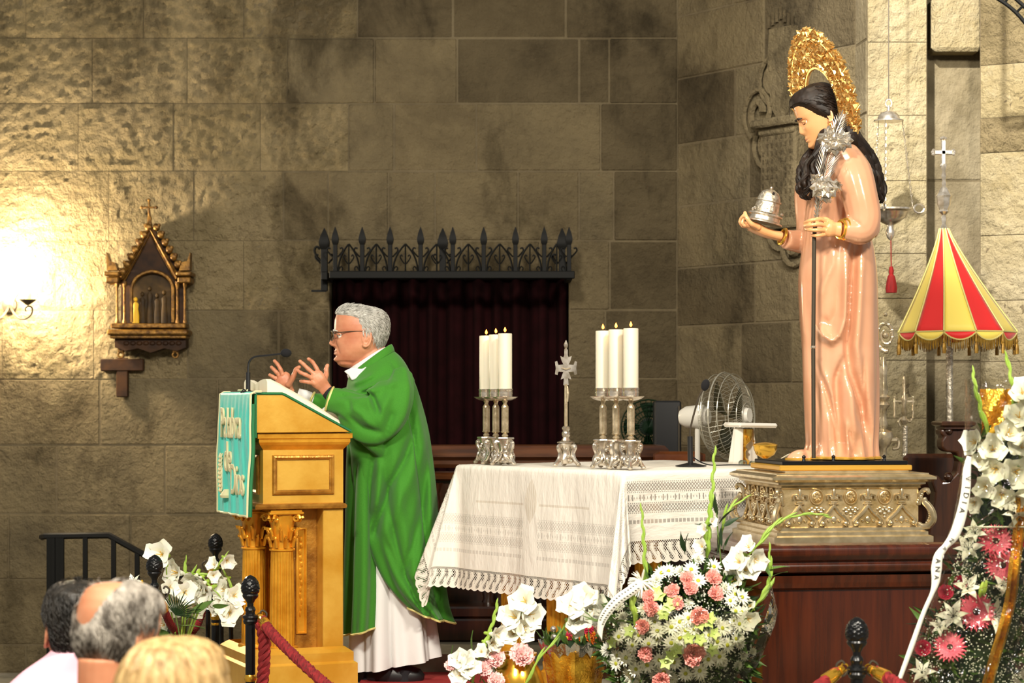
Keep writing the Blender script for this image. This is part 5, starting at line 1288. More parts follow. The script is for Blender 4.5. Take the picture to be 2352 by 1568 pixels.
o = b.build('halo_filigree', HALO, sd, smooth=None); mod(o, 'SOLIDIFY', thickness=.004); o['kind'] = 'stuff'
b = MB(); b.tube([p(1935, 300, .02), p(1950, 340, .03), p(1930, 390, .02)], .007, 6); b.build('halo_bracket', GOLDM, sd)
# hands
Zs = lambda x, y, dy=0: p(1660+x/7.84, 420+y/7.84, dy)
hand(sd, Zs(2130, 840, -.225), [(Zs(2020, 830, -.228), .028), (Zs(1930, 820, -.235), .036), (Zs(1860, 800, -.238), .034)],
     [([Zs(1850, 690, -.235), Zs(1760, 655, -.25), Zs(1640, 665, -.262), Zs(1540, 690, -.25), Zs(1480, 720, -.225)], .0095, .0075),
      ([Zs(1850, 770, -.245), Zs(1740, 745, -.262), Zs(1620, 755, -.268), Zs(1530, 770, -.25), Zs(1480, 775, -.225)], .0095, .0075),
      ([Zs(1850, 855, -.245), Zs(1740, 850, -.262), Zs(1640, 850, -.266), Zs(1550, 845, -.25), Zs(1500, 835, -.225)], .0092, .0072),
      ([Zs(1860, 925, -.235), Zs(1770, 940, -.25), Zs(1680, 950, -.252), Zs(1610, 945, -.235)], .0085, .0068),
      ([Zs(1960, 720, -.215), Zs(1860, 660, -.2), Zs(1740, 650, -.205), Zs(1650, 665, -.21)], .0115, .0085)], SKINS, wr=.030, pr=(.6, 1), voxel=.0024)
hand(sd, Zs(1040, 960, .02), [(Zs(900, 930, .01), .029), (Zs(740, 880, 0), .032), (Zs(590, 810, -.01), .034), (Zs(470, 770, -.01), .028)],
     [([Zs(470, 740, .03), Zs(380, 720, .045), Zs(345, 650, .05), Zs(375, 585, .045)], .010, .0075),
      ([Zs(460, 760, .01), Zs(365, 745, .02), Zs(325, 670, .02), Zs(350, 610, .015)], .010, .0075),
      ([Zs(460, 775, -.012), Zs(365, 770, -.012), Zs(315, 700, -.015), Zs(340, 625, -.02)], .010, .0075),
      ([Zs(480, 770, -.035), Zs(390, 760, -.04), Zs(350, 720, -.045), Zs(375, 660, -.045)], .009, .007),
      ([Zs(640, 800, -.04), Zs(520, 740, -.062), Zs(440, 640, -.065), Zs(400, 540, -.055)], .0115, .008)], SKINS, wr=.03, pr=(.7, 1), voxel=.0024, up=(0, 0, 1))
def bangle(c, ax, r, w_):
    b = MB(); ax = ax.normalized(); u_ = ax.orthogonal().normalized(); v_ = ax.cross(u_); b.tube([c+(u_*cos(a)+v_*sin(a))*r for a in [i*.2618 for i in range(24)]], w_, 8, closed=True); b.build('bracelet', GOLDM, sd)
ax = Zs(2130, 840, 0)-Zs(1930, 820, 0)+Vector((0, .02, 0))
bangle(Zs(2130, 835, -.226), ax, .036, .0065); bangle(Zs(2200, 830, -.225), ax, .040, .007)
bangle(Zs(1075, 965, .02), Zs(1040, 960, .02)-Zs(900, 900, .01), .033, .0065)

# silver miniature tower resting on the left hand
tw = thing('silver_beehive_casket', 'small domed silver casket on an oval base resting on the statue\'s outstretched hand', 'casket', tuple(sd.location+Zs(720, 770, -.01)+Vector((0, 0, -.004))))
tw.rotation_euler = (0, radians(13), 0)
s_ = k
b = MB(); b.lathe([(43*s_, 2*s_), (43*s_, 5*s_), (36*s_, 8*s_), (35*s_, 16*s_), (40*s_, 19*s_), (40*s_, 22*s_), (32*s_, 25*s_), (30*s_, 26*s_)], (0, 0, .012), 32, sq=.8); b.build('base', SILVER, tw)
b = MB(); b.lathe([(29*s_, 25*s_), (28*s_, 40*s_), (27*s_, 50*s_), (30*s_, 51*s_), (30*s_, 54*s_), (27*s_, 55*s_), (25*s_, 64*s_), (19*s_, 74*s_), (9*s_, 80*s_), (2*s_, 81*s_)], (0, 0, .012), 32); b.build('dome', SILVERH, tw)
b = MB(); b.ball((0, 0, .012+84*s_), 4*s_, 8, 6)
for j in range(5): b.ball((36*s_*cos(j*1.256), 29*s_*sin(j*1.256), .012+30*s_), 4*s_, 7, 5)
b.build('knobs', SILVER, tw)
b = MB(); b.ball((5*s_, -21*s_, .012+70*s_), (3*s_, 3*s_, 4*s_), 8, 6); b.build('round_hole', WICK, tw)

# palm staff in the right hand
ps = thing('silver_palm_staff', 'long dark staff topped by a silver palm leaf with flowers held by the statue', 'staff', tuple(sd.location))
b = MB(); base = p(1869, 1052, -.205); b.tube([base+Vector((0, 0, .0)), p(1868, 800, -.215), p(1870, 545, -.225), p(1874, 500, -.23)], .0085, 10); b.build('pole', RUST, ps)
b = MB(); c = p(1868, 800, -.215); b.lathe([(.009, 0), (.012, .003), (.012, .008), (.009, .011)], tuple(c), 12); b.build('joint_ring', SILVER, ps)
mid = smooth_path([p(1873, 515, -.235), p(1880, 470, -.25), p(1888, 430, -.265), p(1898, 385, -.27), (p(1908, 345, -.27)), p(1922, 300, -.27), p(1938, 262, -.26)], 6)
b = MB(); b.tube(mid, [.005*(1-.7*i/len(mid)) for i in range(len(mid))], 6); b.build('palm_rib', SILVER, ps)
n = len(mid)
for sg in (-1, 1):
    for i in range(2, n-1, 1):
        u = i/(n-1); d = (mid[min(i+1, n-1)]-mid[i-1]).normalized(); side = Vector((d.z, 0, -d.x))*sg
        wl = (.022+.05*sin(pi*min(1, u*1.02))**.8)*(1 if u > .35 else .6)
        tip = mid[i]+d*wl*1.0+side*wl*.62+Vector((0, .012*sin(i), 0)); m_ = (mid[i]+tip)/2+Vector((0, -.008, 0)); w_ = Vector((side.z, 0, -side.x))*.0055
        b = MB(); b.add([tuple(mid[i]-d*.006), tuple(m_+w_), tuple(tip), tuple(m_-w_)], [(0, 1, 2, 3)]); o = b.build('palm_frond', SILVER, ps, smooth=None); mod(o, 'SOLIDIFY', thickness=.003)
def metal_flower(c, R, seed):
    random.seed(seed); b = MB()
    for j in range(16):
        a = j*.785+random.uniform(-.2, .2); el = random.uniform(-.5, .9); d = Vector((cos(a)*cos(el), -abs(sin(el))*.6-.1, sin(a)*cos(el))); d.normalize(); s2 = d.cross(Vector((0, 1, .3))).normalized()*R*.38; ln = R*random.uniform(.75, 1.15)
        b.add([tuple(c), tuple(c+d*ln*.55+s2), tuple(c+d*ln), tuple(c+d*ln*.55-s2), tuple(c+d*ln*.6+Vector((0, -.012, 0)))], [(0, 1, 4), (1, 2, 4), (2, 3, 4), (3, 0, 4)])
    b.ball(tuple(c), R*.25, 8, 6); o = b.build('silver_flower', SILVER, ps, smooth=None); mod(o, 'SOLIDIFY', thickness=.002)
for (px, py, R, sd_) in ((1886, 428, .052, 1), (1902, 432, .05, 2), (1876, 412, .03, 3), (1920, 428, .03, 4), (1898, 322, .045, 5), (1916, 330, .05, 6), (1936, 322, .045, 7), (1904, 306, .03, 8), (1896, 450, .035, 9)): metal_flower(p(px, py, -.285), R, sd_)
# ------------------------------------------------------------------ altar with lace cloth and everything on it
AC = Vector((.47, 8.80, 0)); d1 = Vector((-.588, .809, 0)).normalized(); d2 = Vector((.809, .588, 0)).normalized()
AL, AW, AZ = 1.22, 1.25, .962
def A(a, c, z=0): return AC+d1*a+d2*c+Vector((0, 0, z))
AROT = math.atan2(d2.y, d2.x)
at_ = thing('altar_table', 'altar table on fluted gold columns under the white lace cloth', 'table', AC, AROT)   # local x = d2, local y = d1
b = MB(); b.rect(AW-.02, AL-.02, [(-.03, AZ-.09), (-.03, AZ-.06), (-.01, AZ-.05), (0, AZ-.03), (0, AZ-.006)], (AW/2, AL/2, 0)); b.build('tabletop', GILTD, at_, smooth=None)
for a, c in ((.15, .26), (.60, .12), (.95, .12), (.15, 1.0), (.6, 1.1), (1.05, 1.05)):
    b = MB(); b.lathe([(.06, .14+j*.06) for j in range(12)]+[(.06, AZ-.1)], (c, a, 0), 64, fn=lambda t, z: 1-.08*max(0, -cos(t*16))**.6)
    b.lathe([(.085, .0), (.085, .05), (.075, .06), (.078, .09), (.066, .11), (.068, .13), (.06, .14)], (c, a, 0), 24); b.lathe([(.062, AZ-.14), (.08, AZ-.1), (.085, AZ-.09)], (c, a, 0), 24); b.build('column', GILT, at_)
b = MB(); b.box((.7, .6, .42), (.7, .7, .84)); b.build('core', DARKW, at_, smooth=None)

# cloth
DF, DE, LACE, DE1 = .485, .30, .102, .34
drop = {'s0': DE, 's1': DE, 't0': DF, 't1': .32}
def drape(s, t):
    """cloth coordinates s along d1 (0..AL on top), t along d2 (0..AW on top) -> local point of the altar frame (x=d2, y=d1)"""
    ds = -s if s < 0 else max(0, s-AL); dt = -t if t < 0 else max(0, t-AW)
    ns_ = Vector((0, -1 if s < 0 else 1, 0)); nt_ = Vector((-1 if t < 0 else 1, 0, 0))
    base = Vector((min(max(t, 0), AW), min(max(s, 0), AL), AZ))
    r0 = .018
    def down(r, dirv, f):
        if r < r0*pi/2: a = r/r0; return dirv*(r0*sin(a)-r0*.2*0)+Vector((0, 0, -r0*(1-cos(a))))
        q = r-r0*pi/2; return dirv*(r0+f*q)+Vector((0, 0, -r0-q*sqrt(max(.2, 1-f*f))))
    if ds == 0 and dt == 0: return base+Vector((0, 0, .0015*ns((s*4, t*4, 0))))
    wv = lambda u, r: .014*min(1, r/.2)*(sin(u*13+.6)+.6*sin(u*29+1.7))
    if dt == 0: q = down(ds, ns_, .03); return base+q+ns_*wv(t+3, ds)*.5
    if ds == 0: q = down(dt, nt_, .035); return base+q+nt_*wv(s, dt)*.55
    r = sqrt(ds*ds+dt*dt); ph = math.atan2(dt, ds); dv = (ns_*cos(ph)+nt_*sin(ph))
    f = .035+(.26 if s > AL/2 else .22)*sin(2*ph)**.8*(1+.30*sin(ph*10+1))
    rr_ = r*(1-.04*sin(2*ph))
    return base+down(rr_, dv, min(.6, f))
def lines(lo, hi, top): 
    out = []; n = int((0-lo)/.016)+1; out += [lo+(0-lo)*i/n for i in range(n)]
    out += [top*i/24 for i in range(24)]; n = int((hi-top)/.016)+1; out += [top+(hi-top)*i/n for i in range(n+1)]; return out
def cloth_mesh(name, ls, lt, keep, m, parent, uvf):
    idx = {}; vs = []; fs = []; uv = []
    for i, s in enumerate(ls):
        for j, t in enumerate(lt): idx[i, j] = len(vs); vs.append(tuple(drape(s, t))); uv.append(uvf(s, t))
    for i in range(len(ls)-1):
        for j in range(len(lt)-1):
            if keep((ls[i]+ls[i+1])/2, (lt[j]+lt[j+1])/2): fs.append((idx[i, j], idx[i+1, j], idx[i+1, j+1], idx[i, j+1]))
    b = MB(); b.add(vs, fs); o = b.build(name, m, parent, smooth=180, fix=False)
    l = o.data.uv_layers.new(name='UVMap')
    for lp in o.data.loops: l.data[lp.index].uv = uv[lp.vertex_index]
    return o
# linen with drawn-thread bands: distance from the hem e drives the bands
def linen_mat():
    m = bpy.data.materials.new('drawn_thread_linen'); m.use_nodes = True; T = NT(m); bs = T.n['Principled BSDF']; out = T.n['Material Output']
    bs.inputs['Base Color'].default_value = hexc('e6e1d6'); bs.inputs['Roughness'].default_value = .9; bs.inputs['Specular IOR Level'].default_value = .2
    uv = T.new('ShaderNodeSeparateXYZ'); T.l.new(T.new('ShaderNodeUVMap').outputs[0], uv.inputs[0]); s, t = uv.outputs[0], uv.outputs[1]
    es = T.m('MINIMUM', T.m('ADD', s, DE), T.m('SUBTRACT', AL+DE1, s)); et = T.m('MINIMUM', T.m('ADD', t, DF), T.m('SUBTRACT', AW+.32, t))
    e = T.m('MINIMUM', es, et); sel = T.m('LESS_THAN', es, et)
    u = T.m('ADD', T.m('MULTIPLY', sel, t), T.m('MULTIPLY', T.m('SUBTRACT', 1, sel), s))
    def band(a, b_): return T.m('MULTIPLY', T.m('GREATER_THAN', e, a), T.m('LESS_THAN', e, b_))
    per = .017
    lat = T.m('ADD', T.m('ABSOLUTE', T.m('SINE', T.m('MULTIPLY', T.m('ADD', u, e), pi/per))), T.m('ABSOLUTE', T.m('SINE', T.m('MULTIPLY', T.m('SUBTRACT', u, e), pi/per))))
    lathole = T.m('GREATER_THAN', lat, 1.15)
    edge = T.m('GREATER_THAN', T.m('SINE', T.m('MULTIPLY', u, 2*pi/.011)), .1)
    h1 = T.m('ADD', T.m('MULTIPLY', T.m('ADD', band(.205, .24), band(.118, .15)), lathole), T.m('MULTIPLY', T.m('ADD', T.m('ADD', band(.198, .203), band(.242, .247)), T.m('ADD', band(.111, .116), band(.152, .157))), edge))
    sl = T.m('MULTIPLY', T.m('GREATER_THAN', T.m('SINE', T.m('MULTIPLY', u, 2*pi/.022)), .62), T.m('GREATER_THAN', T.m('SINE', T.m('MULTIPLY', u, 2*pi/.066)), -.35))
    h2 = T.m('MULTIPLY', band(.164, .190), sl)
    h2b = T.m('MULTIPLY', band(.172, .182), T.m('GREATER_THAN', T.m('SINE', T.m('MULTIPLY', u, 2*pi/.016)), .7))
    ch = T.m('MULTIPLY', band(.068, .084), T.m('GREATER_THAN', T.m('ABSOLUTE', T.m('SINE', T.m('MULTIPLY', u, pi/.022))), .45))
    hole = T.m('MINIMUM', 1, T.m('ADD', T.m('ADD', h1, h2), T.m('ADD', h2b, T.m('MULTIPLY', ch, .8))))
    # plain gap in the bands below the flame motif at the middle of the long front
    front = T.m('LESS_THAN', t, 0.0); mid = T.m('MULTIPLY', front, T.m('LESS_THAN', T.m('ABSOLUTE', T.m('SUBTRACT', s, .62)), .055))
    hole = T.m('MULTIPLY', hole, T.m('SUBTRACT', 1, mid))
    amt = T.m('ADD', .62, T.m('MULTIPLY', front, -.34))
    # flame embroidery and monogram outline on the front
    fy = T.m('DIVIDE', T.m('ADD', t, .16), .10); fx = T.m('DIVIDE', T.m('ABSOLUTE', T.m('SUBTRACT', s, .62)), .045)
    fl = T.m('LESS_THAN', T.m('ADD', fx, T.m('MULTIPLY', fy, fy)), 1.0)
    st = T.m('GREATER_THAN', T.m('SINE', T.m('MULTIPLY', s, 420)), 0)
    fl = T.m('MULTIPLY', T.m('MULTIPLY', fl, front), T.m('ADD', .25, T.m('MULTIPLY', st, .3)))
    frame_l = T.m('MULTIPLY', T.m('MULTIPLY', front, T.m('LESS_THAN', T.m('ABSOLUTE', T.m('ADD', t, .175)), .005)), T.m('MULTIPLY', T.m('GREATER_THAN', T.m('ABSOLUTE', T.m('SUBTRACT', s, .62)), .06), T.m('LESS_THAN', T.m('ABSOLUTE', T.m('SUBTRACT', s, .62)), .42)))
    col = T.mix(T.m('MINIMUM', 1, T.m('ADD', fl, T.m('MULTIPLY', frame_l, .45))), hexc('e6e1d6'), hexc('bdb09a'))
    T.put(bs.inputs['Base Color'], col)
    tr = T.new('ShaderNodeBsdfTransparent'); mx = T.new('ShaderNodeMixShader'); T.put(mx.inputs[0], T.m('MULTIPLY', hole, amt)); T.put(mx.inputs[1], bs.outputs[0]); T.put(mx.inputs[2], tr.outputs[0]); T.put(out.inputs[0], mx.outputs[0])
    h = T.noise(T.scaled(T.new('ShaderNodeUVMap').outputs[0], (9, 3, 1)), 3, 3); T.put(bs.inputs['Normal'], T.bump(h, .35, .02))
    return m
def lace_mat():
    m = bpy.data.materials.new('openwork_lace'); m.use_nodes = True; T = NT(m); bs = T.n['Principled BSDF']; out = T.n['Material Output']
    bs.inputs['Base Color'].default_value = hexc('e4ded0'); bs.inputs['Roughness'].default_value = .9
    uv = T.new('ShaderNodeSeparateXYZ'); T.l.new(T.new('ShaderNodeUVMap').outputs[0], uv.inputs[0]); u, v = uv.outputs[0], uv.outputs[1]
    ph = T.m('ADD', T.m('MULTIPLY', u, 2*pi/.048), T.m('MULTIPLY', T.m('SINE', T.m('MULTIPLY', v, 5.2)), 2.4))
    leaf = T.m('GREATER_THAN', T.m('SINE', ph), -.2)
    vein = T.m('LESS_THAN', T.m('ABSOLUTE', T.m('SUBTRACT', T.m('SINE', ph), .5)), .10)
    leaf = T.m('MULTIPLY', leaf, T.m('SUBTRACT', 1, vein)); leaf = T.m('MULTIPLY', leaf, T.m('GREATER_THAN', v, .14))
    ph2 = T.m('SUBTRACT', T.m('MULTIPLY', u, 2*pi/.048), T.m('MULTIPLY', v, 4)); curl = T.m('MULTIPLY', T.m('GREATER_THAN', T.m('SINE', ph2), .72), T.m('GREATER_THAN', v, .5))
    net = T.m('GREATER_THAN', T.m('MAXIMUM', T.m('ABSOLUTE', T.m('SINE', T.m('MULTIPLY', T.m('ADD', u, T.m('MULTIPLY', v, .09)), pi/.012))), T.m('ABSOLUTE', T.m('SINE', T.m('MULTIPLY', T.m('SUBTRACT', u, T.m('MULTIPLY', v, .09)), pi/.012)))), .93)
    rim = T.m('GREATER_THAN', v, T.m('ADD', .84, T.m('MULTIPLY', T.m('SINE', T.m('MULTIPLY', u, 2*pi/.048)), .05)))
    head = T.m('LESS_THAN', v, .05)
    solid = T.m('MAXIMUM', T.m('MAXIMUM', T.m('MAXIMUM', leaf, net), T.m('MAXIMUM', rim, head)), curl)
    cut = T.m('GREATER_THAN', v, T.m('ADD', .92, T.m('MULTIPLY', T.m('ABSOLUTE', T.m('SINE', T.m('MULTIPLY', u, pi/.048))), .08)))
    hole = T.m('MAXIMUM', T.m('SUBTRACT', 1, solid), cut)
    tr = T.new('ShaderNodeBsdfTransparent'); mx = T.new('ShaderNodeMixShader'); T.put(mx.inputs[0], hole); T.put(mx.inputs[1], bs.outputs[0]); T.put(mx.inputs[2], tr.outputs[0]); T.put(out.inputs[0], mx.outputs[0]); return m
cl = thing('altar_cloth', 'white linen altar cloth with drawn-thread bands and deep lace border', 'tablecloth', AC, AROT)
ls = lines(-DE, AL+DE1, AL); lt = lines(-DF, AW+.32, AW)
cloth_mesh('linen', ls, lt, lambda s, t: True, linen_mat(), cl, lambda s, t: (s, t))
ls2 = [-DE-LACE+LACE*i/7 for i in range(7)]+ls+[AL+DE1+LACE*(i+1)/7 for i in range(7)]; lt2 = [-DF-LACE+LACE*i/7 for i in range(7)]+lt+[AW+.32+LACE*(i+1)/7 for i in range(7)]
inside = lambda s, t: -DE < s < AL+DE1 and -DF < t < AW+.32
def luv(s, t):
    a_ = max(-DE-s, s-AL-DE1, 0); c_ = max(-DF-t, t-AW-.32, 0)
    return ((t if a_ >= c_ else s) if not (a_ > 0 and c_ > 0) else s+t, max(a_, c_)/LACE)
cloth_mesh('lace_border', ls2, lt2, lambda s, t: not inside(s, t), lace_mat(), cl, luv)

# candlesticks: one is modelled, five are copies
TOP = AZ+.003
def candlestick():
    t = thing('candlestick', '', 'candlestick', (0, 0, 0))
    b = MB(); random.seed(5)
    b.lathe([(.03, .012), (.034, .03), (.03, .05), (.022, .07), (.026, .09), (.034, .108), (.036, .118), (.03, .126)], (0, 0, 0), 18, fn=lambda a, z: 1+.10*cos(3*a))
    b.lathe([(.042, .118), (.044, .122), (.042, .127)], (0, 0, 0), 6)
    base = b.build('base', SILVER, t)
    for j in range(3):
        a = j*2.0944+.5; d = Vector((cos(a), sin(a), 0)); sd = Vector((-sin(a), cos(a), 0)); b = MB()
        b.tube(smooth_path([d*.03+Vector((0, 0, .11)), d*.048+Vector((0, 0, .104)), d*.046+Vector((0, 0, .085)), d*.036+Vector((0, 0, .062)), d*.042+Vector((0, 0, .036)), d*.056+Vector((0, 0, .016)), d*.064+Vector((0, 0, .007))], 4), [.010-.0001*i for i in range(25)], 7)
        b.ball(tuple(d*.046+Vector((0, 0, .1))), .011, 8, 6); b.ball(tuple(d*.06+Vector((0, 0, .008))), (.012, .012, .008), 8, 6)
        for s_ in (-1, 1):
            b.tube(smooth_path([d*.05+Vector((0, 0, .016)), d*.04+sd*s_*.016+Vector((0, 0, .024)), d*.03+sd*s_*.028+Vector((0, 0, .04)), d*.026+sd*s_*.022+Vector((0, 0, .056)), d*.03+sd*s_*.012+Vector((0, 0, .05))], 4), .0065, 6)
        b.build('foot', SILVER, t)
    b = MB()
    for j in range(16): a = random.random()*6.28; z = random.uniform(.025, .1); r = .036; b.ball((r*cos(a), r*sin(a), z), random.uniform(.006, .011), 7, 5)
    b.build('embossed_leaves', SILVER, t)
    b = MB(); b.lathe([(.01, .126), (.012, .13), (.016, .134), (.012, .14), (.009, .144), (.019, .15), (.019, .154)], (0, 0, 0), 16)
    b.lathe([(.0165, .154), (.0165, .262)], (0, 0, 0), 48, fn=lambda a, z: 1-.09*max(0, -cos(a*12))**.6)
    b.lathe([(.017, .262), (.017, .268), (.009, .28), (.01, .286), (.014, .296)], (0, 0, 0), 8); b.build('fluted_stem', SILVERD, t)
    b = MB(); b.lathe([(.012, .294), (.03, .297), (.046, .303), (.058, .311), (.0595, .313), (.057, .3135), (.03, .302), (.01, .300)], (0, 0, 0), 32); b.build('drip_pan', SILVER, t)
    b = MB(); b.lathe([(.036, .303), (.036, .309), (.034, .31), (.0345, .326), (.0355, .327), (.0355, .331), (.0345, .332), (.0345, .342), (.036, .344), (.036, .35), (.0335, .35), (.0335, .306)], (0, 0, 0), 28); b.build('socket', SILVER, t)
    return t
def candle():
    t = thing('candle', '', 'candle', (0, 0, 0))
    b = MB(); b.lathe([(.0325, 0), (.0325, .288), (.031, .291), (.024, .289), (.003, .286)], (0, 0, 0), 32); b.build('wax', WAX, t)
    b = MB(); b.lathe([(.0016, .286), (.0014, .302)], (0, 0, 0), 6); b.build('wick', WICK, t)
    b = MB(); b.lathe([(.001, .298), (.0052, .302), (.0062, .307), (.0042, .313), (.0006, .321)], (0, 0, 0), 10); b.build('flame', FLAME, t)
    return t
cs0, cd0 = candlestick(), candle(); first = True
nm = [('left end of the altar', 'farthest of three', 'leftmost'), ('left end of the altar', 'middle one of three', 'middle'), ('left end of the altar', 'nearest of three', 'rightmost'),
      ('right end of the altar', 'farthest of three', 'leftmost'), ('right end of the altar', 'middle one of three', 'middle'), ('right end of the altar', 'nearest of three', 'rightmost')]
pos = [(1117, 9.80), (1139, 9.70), (1160, 9.60), (1385, 9.12), (1415, 9.03), (1449, 8.94)]
for i, ((px, D), (end, ordr, place_)) in enumerate(zip(pos, nm)):
    c, d = (cs0, cd0) if i == 0 else (copy_tree(cs0), copy_tree(cd0))
    x = (px-CX)*D/F; c.location = (x, D, TOP); d.location = (x, D, TOP+.3085+.002*(i % 3)); c.rotation_euler = (0, 0, .4*i)
    side = 'left group' if i < 3 else 'right group'
    c['label'] = f'silver fluted candlestick, {place_} in the {side} of three on the altar'; c['group'] = 'silver candlesticks on the altar'
    d['label'] = f'lit thick white candle, {place_} in the {side} of three on the altar'; d['group'] = 'lit altar candles'
for i in (1, 4):
    l = bpy.data.lights.new('candle_glow', 'POINT'); l.energy = .6; l.color = (1, .6, .25); l.shadow_soft_size = .02
    lo = bpy.data.objects.new('candle_glow', l); COL.objects.link(lo); px, D = pos[i]; lo.location = ((px-CX)*D/F, D-.02, TOP+.68)

# standing crucifix between the candle groups
t = thing('altar_cross', 'silver standing cross with ornate foot between the two candle groups', 'cross', ((1300-CX)*9.4/F, 9.4, TOP)); k = 9.4/F
b = MB(); b.lathe([(.022, .012), (.03, .03), (.024, .05), (.02, .07), (.026, .09), (.032, .1), (.03, .106)], (0, 0, 0), 18, fn=lambda a, z: 1+.1*cos(3*a)); b.lathe([(.04, .104), (.04, .11), (.02, .116), (.014, .13), (.018, .138), (.02, .15), (.014, .16), (.018, .168), (.018, .176), (.01, .182)], (0, 0, 0), 8)
for j in range(3):
    a = j*2.0944-.4; d = Vector((cos(a), sin(a), 0)); b.tube(smooth_path([d*.025+Vector((0, 0, .095)), d*.044+Vector((0, 0, .088)), d*.034+Vector((0, 0, .06)), d*.042+Vector((0, 0, .03)), d*.064+Vector((0, 0, .007))], 5), [.010]*21, 7); b.ball(tuple(d*.042+Vector((0, 0, .085))), .011, 8, 6); b.ball(tuple(d*.06+Vector((0, 0, .008))), (.012, .012, .008), 8, 6)
for j in range(14): a = random.random()*6.28; z = random.uniform(.02, .09); b.ball((.032*cos(a), .032*sin(a), z), random.uniform(.006, .01), 7, 5)
b.build('foot', SILVER, t)
b = MB(); b.tube([(0, 0, .18), (0, 0, .37)], [.009, .008], 10); b.build('stem', SILVERD, t)
b = MB(); z0 = .44; q = [(-.012, -.075), (.012, -.075), (.010, -.045), (.024, -.05), (.018, -.03), (.012, -.016), (.034, -.014), (.038, -.03), (.05, -.026), (.046, 0), (.05, .03), (.04, .034), (.034, .016), (.012, .018), (.02, .034), (.026, .056), (.012, .05), (.008, .06), (.008, .085), (-.008, .085), (-.008, .06), (-.012, .05), (-.026, .056), (-.02, .034), (-.012, .018), (-.034, .016), (-.04, .034), (-.05, .03), (-.046, 0), (-.05, -.026), (-.038, -.03), (-.034, -.014), (-.012, -.016), (-.018, -.03), (-.024, -.05), (-.010, -.045)]
b.prism([(x, z+z0) for x, z in q], -.006, .006); b.lathe([(.008, z0+.083), (.005, z0+.09), (.009, z0+.1), (.010, z0+.108), (.004, z0+.122), (.001, z0+.128)], (0, 0, 0), 10); o = b.build('cross', SILVER, t, smooth=None); mod(o, 'BEVEL', width=.002, segments=1)
b = MB(); z0 -= .0
b.tube([(.006, -.010, .36), (.008, -.012, .33), (.006, -.010, .29)], [.004, .006, .004], 6); b.build('hanging_ornament', SILVERD, t)
b = MB(); b.tube([(-.02, -.012, z0+.002), (0, -.014, z0-.004), (.02, -.012, z0+.002)], .003, 6); b.build('small_figure', SILVERD, t)

# altar microphone
t = thing('altar_microphone', 'black table microphone with foam head standing on the altar cloth', 'microphone', tuple(W(1587, 1071, 9.4))); t.location.z = TOP
p = frame(t); k = 9.4/F
b = MB(); b.lathe([(.07, 0), (.07, .004), (.03, .012), (.02, .016)], (0, 0, 0), 28); b.build('base', BLACKP, t)
b = MB(); b.tube([(-.002, 0, .01), (-.004, 0, .135)], .0125, 12); b.build('handle', BLACKP, t)
b = MB(); b.tube(smooth_path([Vector((-.004, 0, .13)), p(1585, 990), p(1590, 965), p(1598, 935), p(1605, 912), p(1614, 895)], 5), .0045, 7); b.build('gooseneck', RUST, t)
b = MB(); b.ball((0, 0, 0), (.019, .019, .027), 14, 10); o = b.build('foam_windscreen', FOAM, t, loc=p(1620, 884)); o.rotation_euler = (0, .3, 0)
b = MB(); b.tube(smooth_path([(.01, 0, .04), (.05, .0, .016), (.1, .04, .004), (.2, .09, .004), (.33, .06, .004), (.44, .12, .004)], 5), .003, 5); b.build('cable', BLACKP, t)

# chalice under its veil, pall, ciborium, folded cloth, glass cruet
Dc = 9.72; cxv = lambda px: (px-CX)*Dc/F
k = Dc/F
t = thing('chalice', 'gold chalice mostly hidden under a white cloth on the altar', 'chalice', (cxv(1708), Dc, TOP))
b = MB(); b.lathe([(.045, 0), (.045, .005), (.03, .014), (.012, .03), (.01, .06), (.018, .07), (.01, .08), (.016, .092), (.036, .11), (.042, .135), (.043, .163), (.04, .163), (.034, .115)], (0, 0, 0), 28); b.build('cup', GOLDM, t)
v = thing('chalice_cloth', 'white folded cloth draped over the gold chalice', 'cloth', (cxv(1708), Dc, TOP))
b = MB()
def vf(u, w_):
    a = radians(262*u); ln = .165*w_; r = .047+.014*w_*(1+.5*sin(a*5))+.006*sin(a*9)*w_
    return (r*cos(a), r*sin(a), .166-ln)
b.grid(vf, 60, 10); b.lathe([(.047, .166), (.001, .168)], (0, 0, 0), 30); o = b.build('drape', LINEN0, v, smooth=60); mod(o, 'SOLIDIFY', thickness=.002)
b = MB(); b.box((.043, -.034, .105), (.004, .004, .022)); b.box((.043, -.034, .108), (.014, .004, .004)); b.build('embroidered_cross', GILTD, v, smooth=None)
b = MB(); b.box((.025, 0, .012), (.2, .18, .022), .009); t = b.build('pall', LINEN0, smooth=30, loc=(cxv(1712), Dc, TOP+.170)); mod(t, 'BEVEL', width=.004, segments=2); tag(t, 'stiff white square cloth lying flat on top of the veiled chalice', 'cloth'); t.rotation_euler = (0, .02, .35)
t = thing('ciborium', 'shining gold bowl on a short foot right of the veiled chalice', 'bowl', (cxv(1750), Dc-.13, TOP))
b = MB(); b.lathe([(.03, 0), (.03, .004), (.012, .014), (.009, .028), (.02, .034), (.042, .048), (.053, .072), (.055, .09), (.052, .091), (.048, .072), (.03, .05), (.004, .044)], (0, 0, 0), 32); b.build('bowl', GOLDM, t)
b = MB(); b.lathe([(.056, .088), (.058, .092), (.05, .098), (.02, .104), (.001, .106)], (0, 0, 0), 32); b.build('lid', GOLDM, t)
b = MB(); b.grid(lambda u, w_: (lerp(-.07, .075, u), lerp(-.06, .06, w_), .006+.045*u*u*(1-.4*w_)+.004*sin(u*9)), 14, 10); t = b.build('folded_napkin', PAPER, smooth=60, loc=(cxv(1772), Dc-.02, TOP)); mod(t, 'SOLIDIFY', thickness=.004); tag(t, 'white folded napkin curling up on the altar beside the gold bowl', 'cloth')
